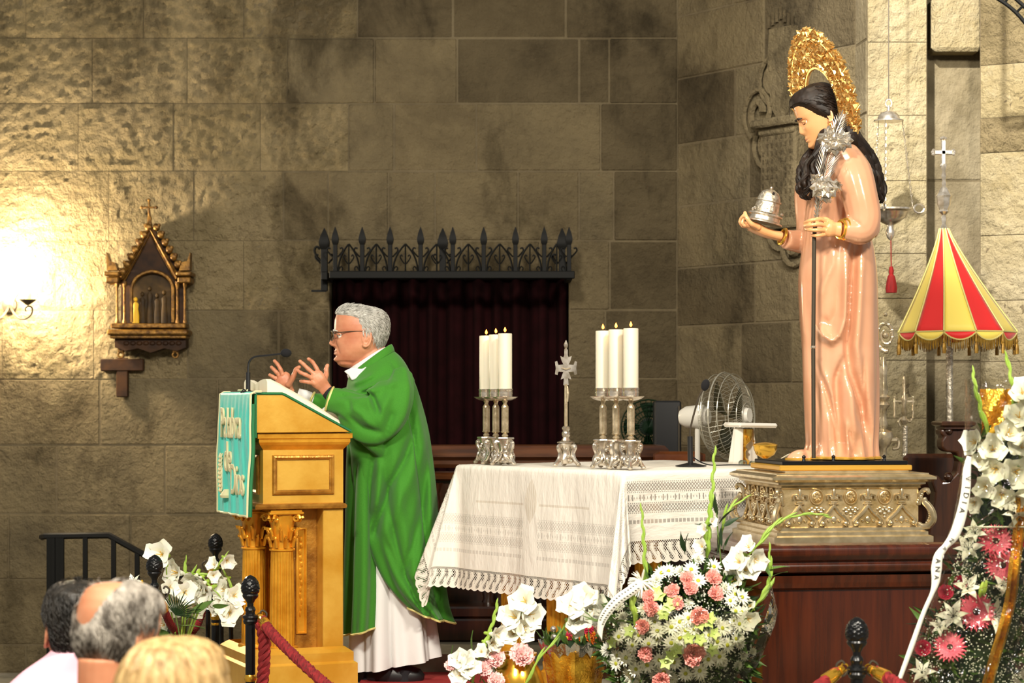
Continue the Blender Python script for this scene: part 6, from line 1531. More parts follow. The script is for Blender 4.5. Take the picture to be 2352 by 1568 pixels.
t = thing('glass_cruet', 'small clear glass cruet in front of the veiled chalice', 'cruet', (cxv(1700), Dc-.11, TOP))
b = MB(); b.lathe([(.018, 0), (.02, .006), (.02, .014), (.012, .022), (.012, .02), (.016, .012), (.014, .004)], (0, 0, 0), 16); b.build('glass_bowl', GLASS, t)
t = thing('glass_cruet', 'small clear glass cruet beside the foot of the gold bowl', 'cruet', (cxv(1720), Dc-.16, TOP))
b = MB(); b.lathe([(.016, 0), (.018, .006), (.018, .012), (.011, .02), (.011, .018), (.014, .01), (.012, .004)], (0, 0, 0), 16); b.build('glass_bowl', GLASS, t)
# ------------------------------------------------------------------ flowers: one mesh of each kind, then copies
random.seed(33)
def petal(b, a, L, Wd, el0=.2, el1=.0, r0=.0, tip=.5, nv=5, nu=2, ruffle=0., z0=0.):
    """petal growing from the axis at azimuth a; el0/el1 start/end elevation (rad)"""
    ca, sa = cos(a), sin(a); x, z = r0, z0; pts = []
    for j in range(nv+1):
        v = j/nv; el = lerp(el0, el1, v); w_ = Wd*(sin(pi*min(.999, v**.75*(1-.0)+.04)) if tip > .4 else (sin(pi*.5*min(1, v*1.25+.25))))*.5
        if tip <= .4 and v > .85: w_ *= .8
        for i in range(nu+1):
            u = 2*i/nu-1; zz = z+.10*Wd*u*u+ruffle*sin(u*7+j*2.1+a*3)*v
            pts.append((x*ca-u*w_*sa, x*sa+u*w_*ca, zz))
        x += L/nv*cos(el); z += L/nv*sin(el)
    fs = [(j*(nu+1)+i, j*(nu+1)+i+1, (j+1)*(nu+1)+i+1, (j+1)*(nu+1)+i) for j in range(nv) for i in range(nu)]
    b.add(pts, fs)
def proto(fn, mats, name):
    b = MB(); fn(b); return b.mesh(name, mats, 60, fix=False)
def f_daisy(b):
    for j in range(15): petal(b, j*2*pi/15+random.uniform(-.06, .06), .03, .0105, .15+.25*(j % 2), -.1+.2*(j % 2), .003)
    b.cur = 1; b.ball((0, 0, .003), (.0075, .0075, .004), 10, 6); b.cur = 2; b.tube([(0, 0, 0), (0, 0, -.05)], .002, 5)
def f_pom(b):
    for r in range(4):
        for j in range(13-r*2): petal(b, j*2*pi/(13-r*2)+r*.5, .027-.004*r, .011, .2+.4*r, .0+.45*r, .002)
    b.cur = 1; b.tube([(0, 0, 0), (0, 0, -.05)], .002, 5)
def f_carn(b):
    for r in range(5):
        n = 9-r
        for j in range(n): petal(b, j*2*pi/n+r*.7+random.uniform(-.3, .3), (.028-.0025*r)*random.uniform(.85, 1.12), .026, .45+.26*r, .05+.22*r, .001, tip=.3, nv=5, nu=6, ruffle=.0048)
    b.cur = 1; b.lathe([(.003, -.03), (.007, -.02), (.007, .0), (.009, .008)], (0, 0, 0), 8); b.tube([(0, 0, -.02), (0, 0, -.08)], .0022, 5)
def f_gerb(b):
    for r in range(2):
        for j in range(22): petal(b, j*2*pi/22+.14*r+random.uniform(-.04, .04), .05-.006*r, .0175, .12+.2*r, -.12+.15*r, .006, z0=.002*r)
    for j in range(16): petal(b, j*2*pi/16, .016, .006, .7, .4, .006, nv=3)
    b.cur = 1; b.ball((0, 0, .003), (.011, .011, .006), 12, 6); b.cur = 2; b.tube([(0, 0, 0), (0, 0, -.1)], .003, 5)
def f_glad(b):
    b.lathe([(.004, -.035), (.006, -.02), (.011, -.002)], (0, 0, 0), 8)
    for j in range(3): petal(b, j*2.094, .062, .05, 1.25, .05, .004, tip=.3, nv=6, nu=4, ruffle=.003)
    for j in range(3): petal(b, j*2.094+1.047, .055, .044, 1.35, .35, .004, tip=.3, nv=6, nu=4, ruffle=.003)
    b.cur = 1; b.lathe([(.007, -.05), (.009, -.03), (.004, -.01)], (0, 0, 0), 7)
    b.cur = 2
    for j in range(3): a = j*2.1+.3; b.tube([(0, 0, 0), (.006*cos(a), .006*sin(a), .03), (.010*cos(a), .010*sin(a), .036)], .0012, 4)
def f_lily(b):
    for j in range(6): petal(b, j*pi/3, .07-.006*(j % 2), .03-.008*(j % 2), .9, -.25, .004, nv=7, nu=2)
    b.cur = 1
    for j in range(6): a = j*1.047+.3; b.tube([(0, 0, .01), (.016*cos(a), .016*sin(a), .045)], .001, 4); b.ball((.017*cos(a), .017*sin(a), .046), (.002, .004, .002), 6, 4)
def f_lime(b):
    for j in range(5): petal(b, j*1.2566, .028, .02, .5, .05, .002, tip=.5, nv=4, nu=2)
    b.ball((0, 0, .004), .004, 6, 4)
def f_orange(b):
    for r in range(3):
        for j in range(14-2*r): petal(b, j*2*pi/(14-2*r)+r*.3, .03-.006*r, .01, .15+.35*r, -.05+.35*r, .003)
    b.cur = 1; b.ball((0, 0, .004), (.007, .007, .004), 8, 5)
def f_leaf(b): petal(b, 0, .1, .03, .5, .0, 0, nv=8, nu=2)
def f_blade(b): petal(b, 0, .22, .02, 1.2, .5, 0, nv=9, nu=2)
def f_rose(b):
    for r in range(4):
        n = 6-r
        for j in range(n): petal(b, j*2*pi/n+r*.8, .04-.006*r, .034-.005*r, 1.0+.1*r, .2+.35*r, .002, tip=.3, nv=5, nu=4, ruffle=.002)
daisy = proto(f_daisy, [PETALW, DISC, STEMD], 'daisy'); pom = proto(f_pom, [PETALW, STEMD], 'white_chrysanthemum')
carn_c = proto(f_carn, [PETALC, STEMD], 'carnation'); carn_p = proto(f_carn, [PETALP, STEMD], 'carnation')
gerb = proto(f_gerb, [GERB, DISCD, STEMD], 'gerbera'); glad = proto(f_glad, [PETALW, BUD, YELP], 'gladiolus_floret'); gladp = proto(f_glad, [PETALP, BUD, YELP], 'gladiolus_floret')
lily = proto(f_lily, [PETALW, INK], 'lily'); lime = proto(f_lime, [LIME], 'lime_flower'); omum = proto(f_orange, [ORANGEP, YELP], 'orange_flower'); cmum = proto(f_orange, [CRIMP, YELP], 'crimson_flower')
leafm = proto(f_leaf, [LEAF], 'leaf'); leafd = proto(f_leaf, [LEAFD], 'leaf'); bladem = proto(f_blade, [LEAF], 'blade_leaf'); rose = proto(f_rose, [CRIMP, LEAF], 'rose')
for me in (leafm, leafd, bladem, lime): pass
def face(d, roll=None):
    """rotation that turns a flower's axis (+z) to direction d"""
    q = Vector(d).normalized().to_track_quat('Z', 'Y').to_matrix().to_3x3()
    return (q @ Matrix.Rotation(random.uniform(0, 6.28) if roll is None else roll, 3, 'Z')).to_euler()
def put(me, parent, loc, d, sc=1., nm=None, roll=None): return place(me, nm or me.name.split('.')[0], parent, loc, face(d, roll), sc*random.uniform(.92, 1.08))
def spike(parent, pts, florets, d=(-.2, -1, .25), stem=STEM, budn=9, tipw=.012, start=.5, sc=1., fl=None, nm_stem='gladiolus_stem'):
    """gladiolus: bent stem with sheathing buds towards the tip and open florets at given places along it"""
    path = smooth_path(pts, 6); n = len(path); b = MB(); b.tube(path, [.0048*(1-.55*i/n) for i in range(n)], 6)
    for k_ in range(budn):
        u = lerp(start, .97, k_/max(1, budn-1)); i = int(u*(n-1)); tg = (path[min(i+1, n-1)]-path[max(i-1, 0)]).normalized(); sd_ = tg.cross(Vector((0, 1, 0))).normalized()*(1 if k_ % 2 else -1)
        q = path[i]; L = lerp(.075, .035, k_/budn)*sc; w_ = lerp(tipw, tipw*.45, k_/budn)*sc
        b.tube([q, q+tg*L*.35+sd_*w_*.45, q+tg*L*.75+sd_*w_*.5, q+tg*L+sd_*w_*.3], [w_*.45, w_*.8, w_*.6, w_*.1], 7)
    o = b.build(nm_stem, stem, parent)
    for (u, side, s_) in florets:
        i = int(u*(n-1)); tg = (path[min(i+1, n-1)]-path[max(i-1, 0)]).normalized(); sd_ = tg.cross(Vector((0, -1, 0))).normalized()
        dd = Vector(d)+sd_*side; q = path[i]+dd.normalized()*.025*s_; put(fl or glad, parent, q, dd, s_)
    return o
def foliage(parent, fn, n, m, name='foliage', L=.07, Wd=.022, kind=True):
    b = MB()
    for _ in range(n):
        c, d = fn(); d = Vector(d).normalized(); s_ = d.cross(Vector((random.uniform(-1, 1), random.uniform(-1, 1), random.uniform(-1, 1)))).normalized(); l_ = L*random.uniform(.6, 1.3); w_ = Wd*random.uniform(.6, 1.2); up = d.cross(s_)*w_*.25
        c = Vector(c); b.add([tuple(c), tuple(c+d*l_*.5+s_*w_*.5+up), tuple(c+d*l_), tuple(c+d*l_*.5-s_*w_*.5+up)], [(0, 1, 2, 3)])
    o = b.build(name, m, parent, smooth=None, fix=False); o['kind'] = 'stuff'; return o
def gypsophila(parent, fn, n, name='gypsophila', r=.0035):
    b = MB()
    for _ in range(n):
        c = Vector(fn()); q = r*random.uniform(.7, 1.3); b.add([tuple(c+Vector(v)*q) for v in ((1, 0, 0), (-1, 0, 0), (0, 1, 0), (0, -1, 0), (0, 0, 1), (0, 0, -1))], [(0, 2, 4), (2, 1, 4), (1, 3, 4), (3, 0, 4), (2, 0, 5), (1, 2, 5), (3, 1, 5), (0, 3, 5)])
    o = b.build(name, GYP, parent, smooth=None, fix=False); o['kind'] = 'stuff'; return o

# ---- big wrapped bouquet in front of the altar
bq = thing('wrapped_bouquet', 'large cellophane-wrapped bouquet of white daisies, coral carnations and gladioli in front of the altar', 'bouquet', (W(1590, 0, 7.6).x, 7.6, 0))
p = frame(bq); k = 7.6/F
C3 = lambda x, y, dy=0: p(1380+x/3.0875, 1060+y/3.0875, dy)
def dome(x, y):   # bulge of the bouquet towards us, crop coordinates
    u = (x-570)/560; v = (y-1230)/620; return -.20*sqrt(max(.0, 1-u*u-v*v))
def fdir(x, y): return Vector(((x-570)/560*.9+random.uniform(-.2, .2), -1, -(y-1130)/620*.8+.25+random.uniform(-.2, .2)))
ds_ = [(690, 690), (800, 745), (640, 765), (560, 780), (480, 775), (430, 790), (395, 835), (375, 890), (690, 845), (880, 900), (950, 940), (915, 985), (430, 1065), (500, 1170), (400, 1200), (600, 1195), (660, 1185), (500, 1285), (340, 1290), (225, 1300), (200, 1215), (130, 1240),
       (765, 1230), (825, 1275), (895, 1300), (715, 1300), (955, 1255), (415, 1405), (520, 1420), (110, 1430), (250, 1470), (955, 1060), (1000, 960), (560, 1135), (620, 1110), (320, 1155), (450, 1490), (600, 1500), (760, 1400), (860, 1180), (700, 1480), (180, 1390), (330, 1440), (560, 1250), (980, 1150), (270, 1230), (610, 1340), (60, 1330), (840, 1380)]
for i, (x, y) in enumerate(ds_): put(daisy if i % 3 or y > 1000 else pom, bq, C3(x, y, dome(x, y)), fdir(x, y), 1.0)
for i in range(70):
    a = random.uniform(0, 6.28); r_ = sqrt(random.random()); x, y = 560+540*r_*cos(a), 1290+430*r_*sin(a)
    if y < 1000 and 300 < x < 900: continue
    put(daisy if i % 2 else pom, bq, C3(x, y, dome(x, y)*.9), fdir(x, y), .85)
for x, y, s_ in ((610, 830, 1), (795, 825, 1.05), (505, 920, 1), (630, 900, 1), (810, 940, 1.1), (345, 960, .9), (360, 1040, 1), (545, 1005, .9), (690, 1095, 1.1), (300, 1170, .9), (320, 1360, 1), (655, 1365, 1.4), (430, 1545, 1.1), (720, 1090, .8)): put(carn_c, bq, C3(x, y, dome(x, y)-.01), fdir(x, y), s_)
for x, y in ((415, 955), (500, 1010), (530, 985), (450, 1085), (700, 1260), (800, 1220), (790, 1335), (210, 1200), (770, 1110), (500, 1370), (460, 1420), (700, 1150), (540, 1330), (400, 930), (760, 1140), (90, 1280), (480, 1040), (620, 1250)): put(lime, bq, C3(x, y, dome(x, y)-.012), fdir(x, y), 1.0)
spike(bq, [C3(330, 1050, -.05), C3(322, 880, -.08), C3(312, 700, -.09), C3(302, 520, -.09), C3(290, 345, -.09)], [(.12, 0, .5)], budn=10, start=.2, tipw=.010)
spike(bq, [C3(770, 900, 0), C3(752, 700, -.04), C3(758, 520, -.05), C3(780, 330, -.05), C3(795, 120, -.05), C3(806, -60, -.05)], [(.32, -.8, .7), (.45, -.9, .5), (.52, .9, .4)], budn=13, start=.24, tipw=.013)
spike(bq, [C3(985, 1000, 0), C3(990, 820, -.04), C3(1030, 690, -.06), C3(1120, 580, -.06), C3(1200, 480, -.06), C3(1320, 400, -.06), C3(1500, 370, -.06), C3(1600, 385, -.05)], [(.03, -.3, 1), (.14, -.5, 1), (.2, .5, 1), (.26, -.5, 1), (.33, .9, .95), (.38, -.7, .8)], budn=11, start=.42, tipw=.008)
spike(bq, [C3(930, 1250, -.05), C3(1010, 1130, -.06), C3(1110, 1000, -.06), C3(1180, 890, -.06), C3(1200, 760, -.06), C3(1196, 630, -.06)], [(.05, 0, 1), (.16, -.5, 1), (.26, .5, .8), (.34, -.6, .6)], budn=9, start=.4, tipw=.011)
spike(bq, [C3(340, 1180, -.1), C3(180, 1130, -.13), C3(80, 1128, -.14), C3(-30, 1122, -.14), C3(-70, 1100, -.14)], [], budn=5, start=.4, tipw=.005, stem=STEMD)
spike(bq, [C3(250, 1220, -.14), C3(235, 1080, -.15), C3(230, 960, -.15), C3(250, 880, -.14)], [], budn=6, start=.2, tipw=.013, stem=BUD)
spike(bq, [C3(850, 560, -.02), C3(870, 420, -.03), C3(920, 330, -.03), C3(1010, 270, -.03)], [], budn=6, start=.2, tipw=.008)
b = MB(); b.tube(smooth_path([C3(850, 900, -.03), C3(850, 700, -.05), C3(830, 500, -.06), C3(820, 360, -.06)], 5), .003, 5); b.build('leafy_stem', STEMD, bq)
for x, y, dx, dz in ((830, 380, .1, 1), (830, 420, -.9, .1), (840, 440, .8, .4), (825, 520, -.3, -1), (860, 600, .2, .8), (780, 560, -.9, -.1), (870, 460, .9, .3), (800, 660, -.5, -.7), (600, 640, -.05, 1), (600, 660, .4, .9), (540, 740, -.8, .1), (1130, 700, .3, -.9), (1030, 820, -.7, .2), (1190, 830, .9, .05), (1180, 770, .7, -.1), (1140, 850, -.7, 0), (870, 640, .6, .7), (790, 690, -.8, .2), (1060, 740, .6, .6)):
    me = leafd if y < 700 else leafm; o = put(me, bq, C3(x, y, -.06), (dx, -.3, dz), .8); o.rotation_euler = (Matrix.Rotation(-math.atan2(dz, dx), 3, 'Y') @ Matrix.Rotation(random.uniform(-1, 1), 3, 'X')).to_euler()
def bqpt():
    while True:
        x, y = random.uniform(30, 1080), random.uniform(700, 1900); u = (x-570)/540; v = (y-1280)/620
        if u*u+v*v < 1 and y > 800 and not (y < 1000 and x < 330): return x, y
def bqf(): x, y = bqpt(); return C3(x, y, dome(x, y)*random.uniform(.2, .85)+.02), fdir(x, y)+Vector((random.uniform(-1, 1), .3, random.uniform(-.8, 1)))
foliage(bq, bqf, 900, LEAF); foliage(bq, bqf, 500, LEAFD, L=.06)
def gyf(): x, y = bqpt(); return C3(x, y, dome(x, y)*random.uniform(.75, 1.05))
gypsophila(bq, gyf, 1500)
b = MB(); b.lathe([(.05, .03), (.1, .12), (.22, .3), (.27, .42), (.2, .52), (.02, .6)], (-.02, .04, 0), 18, sq=.6); o = b.build('stem_bundle', LEAFD, bq)
b = MB()   # cellophane cone, open at the top, on the near and left side
def cello(u, v):
    a = lerp(radians(150), radians(372), u); z = lerp(.0, .66-.14*sin(pi*u)-.1*max(0, 1-u*5), v); R = lerp(.07, .34, min(1, v*1.25)**.7)*(1+.03*sin(a*6+v*5)); R *= 1-.06*max(0, v-.8)*5
    return (-.03+R*cos(a)*1.0, R*sin(a)*.72, z)
b.grid(cello, 48, 16); b.build('cellophane_wrap', CELLO, bq, smooth=80)
b = MB(); rp = smooth_path([C3(300, 850, -.16), C3(220, 910, -.19), C3(120, 980, -.2), C3(40, 1070, -.19), C3(0, 1150, -.18), C3(-10, 1240, -.17)], 5); m_ = len(rp)
b.loft([[tuple(q+Vector((-.009, 0, .016))), tuple(q+Vector((.009, 0, -.016)))] for q in rp], closed=False, cap=False); o = b.build('white_ribbon', RIBBON, bq); mod(o, 'SOLIDIFY', thickness=.0015)
b = MB()
for i in range(3, m_-6, 1):
    q = rp[i]; t_ = (rp[i+1]-rp[i]).normalized()
    for s_ in (-.5, .45): c = q+Vector((-.009, 0, .016))*s_; b.box(tuple(c+Vector((0, -.0022, 0))), (.007, .0008, .0022))
b.build('ribbon_print', INK, bq, smooth=None)
b = MB(); random.seed(2)
for j in range(46):
    a = random.uniform(0, 6.28); c = C3(290, 850, -.16); d = Vector((cos(a), random.uniform(-.6, .1), sin(a))); b.tube([c, c+d*.03, c+d*.05+Vector((0, 0, -.006))], [.0022, .003, .001], 4)
b.build('ribbon_bow', RIBBON, bq)

# ---- tall ribboned spray at the right edge
sp_t = thing('ribboned_flower_spray', 'tall wrapped spray of pink gerberas and white gladioli with lettered ribbon at the right edge', 'bouquet', (W(2330, 0, 7.0).x, 7.0, 0))
p = frame(sp_t); k = 7.0/F
for x, y, d, s_ in ((2287, 1243, (-.15, -1, .55), 1.15), (2303, 1296, (-.1, -1, -.35), 1.2), (2242, 1404, (-.1, -1, .1), 1.15), (2182, 1486, (-.25, -1, .55), 1.0)): put(gerb, sp_t, p(x, y, -.10), d, s_)
for x, y, s_ in ((2172, 1362, .8), (2120, 1490, .8), (2350, 1240, .8), (2205, 1340, .7)): put(rose, sp_t, p(x, y, -.07), (-.2, -1, .3), s_)
for x, y, s_, d in ((2224, 1262, .9, (-.2, -1, .5)), (2222, 1352, .9, (0, -1, .6)), (2190, 1415, .9, (-.3, -1, .4)), (2280, 1412, 1.1, (.3, -1, .2)), (2118, 1545, .8, (-.2, -1, .6)), (2300, 1345, .7, (.2, -1, .4)), (2240, 1225, .7, (-.4, -1, .6)), (2160, 1440, .6, (-.4, -1, .4)), (2330, 1180, .9, (.1, -1, .4))): put(lily, sp_t, p(x, y, -.09), d, s_)
for x, y, s_, d in ((2248, 1018, .95, (-.9, -.6, .2)), (2280, 1035, 1., (-.2, -1, .3)), (2312, 1003, 1.1, (.1, -1, .5)), (2341, 962, 1.1, (-.3, -1, .5)), (2290, 1075, 1.1, (-.5, -1, -.2)), (2330, 1083, 1.2, (0, -1, 0)), (2346, 1030, 1.1, (-.1, -1, .3)), (2268, 1115, .9, (-.6, -1, -.3)), (2328, 1138, 1.1, (.2, -1, -.5)), (2340, 1185, .9, (0, -1, -.6)), (2348, 905, 1., (-.2, -1, .4)), (2300, 1130, .9, (-.2, -1, -.4)), (2260, 1060, .8, (-.6, -1, .2)), (2352, 1120, 1, (0, -1, .3)), (2240, 1150, .7, (-.5, -1, -.4))): put(glad, sp_t, p(x, y, -.09), d, s_)
spike(sp_t, [p(2300, 1120, -.06), p(2275, 1020, -.08), p(2256, 950, -.09), p(2243, 900, -.09), p(2236, 862, -.09)], [], budn=7, start=.35, tipw=.010, stem=STEM)
spike(sp_t, [p(2345, 1080, -.05), p(2336, 990, -.07), p(2330, 920, -.08), p(2321, 860, -.08), p(2313, 828, -.08)], [], budn=7, start=.35, tipw=.010, stem=STEM)
b = MB(); b.ball((0, 0, 0), (.012, .012, .03), 10, 7); o = b.build('yellow_bud', YELP, sp_t, loc=p(2287, 985, -.09)); o.rotation_euler = (0, .9, 0)
for x, y in ((2254, 1354), (2262, 1350)): b = MB(); b.ball((0, 0, 0), (.008, .008, .028), 8, 6); o = b.build('lily_bud', BUD, sp_t, loc=p(x, y, -.12)); o.rotation_euler = (0, .2, 0)
def spt():
    while True:
        y = random.uniform(1000, 1700); lft = interp([(1000, 2240), (1200, 2215), (1330, 2170), (1450, 2120), (1568, 2075), (1700, 2040)], y)[0]; x = random.uniform(lft+8, 2420)
        return x, y
def spf(): x, y = spt(); return p(x, y, random.uniform(-.06, .08)), (random.uniform(-1, .6), random.uniform(-1, .2), random.uniform(-.3, 1))
foliage(sp_t, spf, 620, LEAF, L=.08); foliage(sp_t, spf, 380, LEAFD, L=.08)
def spg(): 
    x, y = spt()
    return p(x, max(1210, y), random.uniform(-.13, -.03))
gypsophila(sp_t, spg, 4200, r=.0029)
b = MB(); b.tube([p(2300, 1000, .05), p(2290, 1250, .06), p(2240, 1568, .08), (p(2200, 1568, .1).x, .1, .03)], [.05, .1, .13, .1], 12); b.build('stem_bundle', LEAFD, sp_t)
# gold foil strip behind the right-hand flowers and a piece at the top
b = MB(); gp = smooth_path([p(2352, 1130, -.10), p(2345, 1200, -.12), p(2334, 1290, -.13), p(2325, 1370, -.14), p(2306, 1450, -.15), p(2285, 1520, -.15), p(2258, 1620, -.15)], 6)
b.loft([[tuple(q+Vector((x_*.022, y_, 0))) for x_, y_ in ((-1, .006), (-.55, -.008), (-.1, .008), (.35, -.006), (.8, .008))] for q in gp], closed=False, cap=False); b.build('gold_foil_strip', FOILG, sp_t)
b = MB(); b.grid(lambda u, v: tuple(p(lerp(2252, 2352, u), lerp(893, 995, v), -.03)+Vector((0, .02*sin(u*9+v*6), 0))), 12, 8); b.build('gold_foil_sheet', FOILG, sp_t)
b = MB()
EDGE = [(870, 2216), (1000, 2216), (1100, 2205), (1200, 2188), (1300, 2150), (1400, 2125), (1500, 2085), (1568, 2060), (1700, 2020)]
def cel(u, v):
    y = lerp(870, 1700, v); lft = interp(EDGE, y)[0]; x = lerp(lft, 2440, u**1.3); bul = -.16*sin(pi*min(1, u*1.1))**.5
    return tuple(p(x, y, bul-.03+.012*sin(u*16+v*11)+.008*sin(v*37+u*7)))
b.grid(cel, 40, 60); b.build('cellophane_wrap', CELLO, sp_t, smooth=180)
# sharp creases of the wrap
for pts in (((2210, 1350), (2240, 1300), (2285, 1248)), ((2200, 1240), (2260, 1190), (2352, 1130)), ((2190, 1365), (2250, 1352), (2320, 1335)), ((2262, 1270), (2300, 1282), (2310, 1290)), ((2250, 1083), (2275, 1073), (2300, 1055)), ((2105, 1440), (2140, 1420), (2180, 1480)), ((2060, 1560), (2110, 1470), (2150, 1360), (2170, 1310)), ((2352, 1440), (2330, 1500), (2310, 1568))):
    b = MB(); b.tube(smooth_path([p(x, y, -.2) for x, y in pts], 4), .0016, 5); b.build('wrap_crease', CELLO, sp_t)
RP = [((2226, 1048), -.22, 5), ((2221, 1080), -.225, 9), ((2219, 1120), -.23, 10), ((2213, 1160), -.23, 11), ((2203, 1200), -.23, 12), ((2190, 1232), -.23, 11), ((2172, 1254), -.23, 7), ((2156, 1276), -.23, 10), ((2151, 1305), -.23, 12), ((2149, 1335), -.23, 9), ((2141, 1362), -.23, 5), ((2120, 1410), -.22, 5), ((2095, 1480), -.21, 6), ((2066, 1560), -.2, 5), ((2045, 1620), -.19, 6)]
ctr = smooth_path([p(*q[0], q[1]) for q in RP], 5); wd_ = []
for i in range(len(ctr)): s_ = i/5; i0 = min(int(s_), len(RP)-2); wd_.append(lerp(RP[i0][2], RP[i0+1][2], s_-i0)*k)
b = MB(); rg_ = []
for i, q in enumerate(ctr):
    tg = (ctr[min(i+1, len(ctr)-1)]-ctr[max(i-1, 0)]).normalized(); n_ = Vector((-tg.z, 0, tg.x)); n_ = n_ if n_.x > 0 else -n_; rg_.append([tuple(q-n_*wd_[i]), tuple(q+Vector((0, -.002, 0))), tuple(q+n_*wd_[i])])
b.loft(rg_, closed=False, cap=False); o = b.build('white_ribbon', RIBBON, sp_t, smooth=80); mod(o, 'SOLIDIFY', thickness=.001)
for ch_, px, py, ang, sz in (('V', 2221, 1098, 3, .026), ('I', 2220, 1118, 5, .026), ('D', 2217, 1136, 8, .026), ('I', 2213, 1152, 12, .026), ('A', 2208, 1170, 14, .026), ('N', 2186, 1238, 32, .02), ('A', 2171, 1256, 42, .018), ('A', 2153, 1287, 4, .024), ('N', 2152, 1306, 2, .024), ('A', 2150, 1325, 2, .022)):
    me = text_mesh(ch_, sz, .0004); me.materials.append(INK); o = place(me, 'ribbon_print', sp_t)
    o.matrix_local = Matrix.Translation(p(px-3, py, -.2345)) @ Matrix.Rotation(radians(90-ang*0), 4, 'Y') @ Matrix.Rotation(pi/2, 4, 'X') @ Matrix.Rotation(radians(0), 4, 'Z')
    o.matrix_local = Matrix.Translation(p(px-4, py, -.2345)) @ Matrix.Rotation(radians(90+ang), 4, 'Y') @ Matrix.Rotation(pi/2, 4, 'X')

# ---- low flowers in the middle front: brass vase and gold foil pot
vs_ = thing('brass_flower_vase', 'brass vase with pale pink carnations at the bottom centre', 'vase', (W(1190, 0, 7.8).x, 7.8, 0))
b = MB(); b.lathe([(.09, 0), (.09, .02), (.05, .05), (.05, .08), (.09, .14), (.1, .2), (.085, .25), (.06, .29), (.058, .30), (.07, .31), (.07, .318), (.06, .318), (.055, .29)], (0, 0, 0), 32); b.build('body', BRASS, vs_)
p = frame(vs_); C8 = lambda x, y, dy=0: p(960+x/3.92, 1340+y/3.92, dy)
for i, (x, y, s_) in enumerate(((330, 700, 1.05), (690, 690, 1.5), (930, 655, 1.6), (585, 775, 1.1), (700, 885, 1.2), (300, 740, .8))): put(carn_p, vs_, C8(x, y, -.06-.01*i), (random.uniform(-.3, .3), -.9, .7), s_)
for x, y in ((320, 760), (500, 620)): o = put(leafm, vs_, C8(x, y, -.03), (0, -1, 0), .8); o.rotation_euler = (0, -1.3, .3)
for i, (px, py) in enumerate(((330, 790), (690, 760), (900, 740), (580, 860))):
    b = MB(); b.tube(smooth_path([C8(px, py, -.05), C8(lerp(px, 850, .5), py+120, -.02), Vector((lerp(-.03, .03, i/3), 0, .28))], 4), .003, 5); b.build('flower_stem', STEMD, vs_)
def gladiolus(label, D, root_px, pts, florets, **kw):
    t = thing('gladiolus', label, 'flower', tuple(W(root_px[0], root_px[1], D)), group=kw.pop('group', 'white gladioli at the bottom centre'))
    q = frame(t); spike(t, [q(*a) for a in pts], florets, **kw); return t, q
G8 = lambda x, y, dy=0: (960+x/3.92, 1340+y/3.92, dy)
t, q = gladiolus('white gladiolus with long green bud tip leaning right, above the leftmost pink carnation', 7.74, (1080, 1600), [G8(470, 1000, .03), G8(520, 760), G8(580, 600), G8(640, 450), G8(680, 320), G8(706, 210)], [(.42, .9, .75), (.5, .7, .8), (.6, .8, .8), (.38, -.3, .6)], budn=8, start=.3, tipw=.010, d=(.3, -1, .2))
t, q = gladiolus('white gladiolus with three large open blooms in front of the fluted altar column', 7.86, (1180, 1600), [G8(820, 1000, .03), G8(840, 760), G8(860, 560), G8(900, 420), G8(950, 300), G8(1000, 170)], [(.55, -.2, 1.0), (.66, .5, 1.1), (.76, -.6, 1.25), (.85, .7, 1.1), (.97, -.2, 1.2), (.62, 1, .7)], budn=0, d=(-.1, -1, .25))
t, q = gladiolus('fallen white gladiolus leaning right over the gold foil pot', 7.7, (1200, 1600), [G8(900, 1050, .03), G8(990, 860), G8(1080, 690), G8(1190, 560), G8(1320, 390), G8(1440, 250), G8(1560, 150)], [(.80, .3, 1.1), (.86, -.5, 1.2), (.92, .6, 1.2), (.97, -.4, 1.1), (1.0, .3, 1.0), (.74, .9, .9)], budn=6, start=.15, tipw=.008, d=(.0, -1, .15))
t, q = gladiolus('short white gladiolus low among the pale pink carnations', 7.72, (1070, 1620), [G8(450, 1100, 0), G8(430, 900), G8(420, 760), G8(425, 680)], [(.5, -.3, .9), (.7, .5, .9), (.9, -.3, .9), (1, .3, .8)], budn=0, d=(-.1, -1, .2))
ft = thing('gold_foil_flower_pot', 'flower pot wrapped in gold foil with orange and crimson flowers at the bottom centre', 'flower pot', (W(1318, 0, 7.95).x, 7.95, 0))
p = frame(ft); C8 = lambda x, y, dy=0: p(960+x/3.92, 1340+y/3.92, dy); k = 7.95/F
rim = p(1318, 1490).z
b = MB(); n = 48; rgs = []
for r, z in ((.07, 0), (.085, .1), (.105, .22), (.118, rim-.02), (.12, rim)):
    rgs.append([tuple(Vector((r*(1+.05*sin(j*5.1)+.03*sin(j*11))*cos(2*pi*j/n), r*(1+.05*sin(j*5.1)+.03*cos(j*7))*sin(2*pi*j/n), z))) for j in range(n)])
b.loft(rgs); b.build('foil_wrap', FOILG, ft, smooth=25)
b = MB(); rgs = []
for r, z in ((.119, rim-.012), (.128, rim+.008), (.134, rim+.03), (.126, rim+.03), (.115, rim)):
    rgs.append([tuple(Vector((r*(1+.04*sin(j*4.1))*cos(2*pi*j/n), r*(1+.04*sin(j*4.1))*sin(2*pi*j/n), z+.012*sin(j*2.3))))  for j in range(n)])
b.loft(rgs, cap=False); b.build('foil_rim', FOILS, ft, smooth=25)
b = MB(); b.ball((0, 0, rim), (.11, .11, .05), 16, 8); b.build('leaf_mound', LEAFD, ft)
for x, y, m_ in ((1390, 505, omum), (1450, 480, omum), (1550, 505, omum), (1505, 465, omum), (1480, 410, cmum), (1540, 400, cmum), (1430, 430, cmum), (1580, 440, omum), (1340, 490, cmum)): put(m_, ft, C8(x, y, -.05), (random.uniform(-.4, .4), -1, .6), .95)
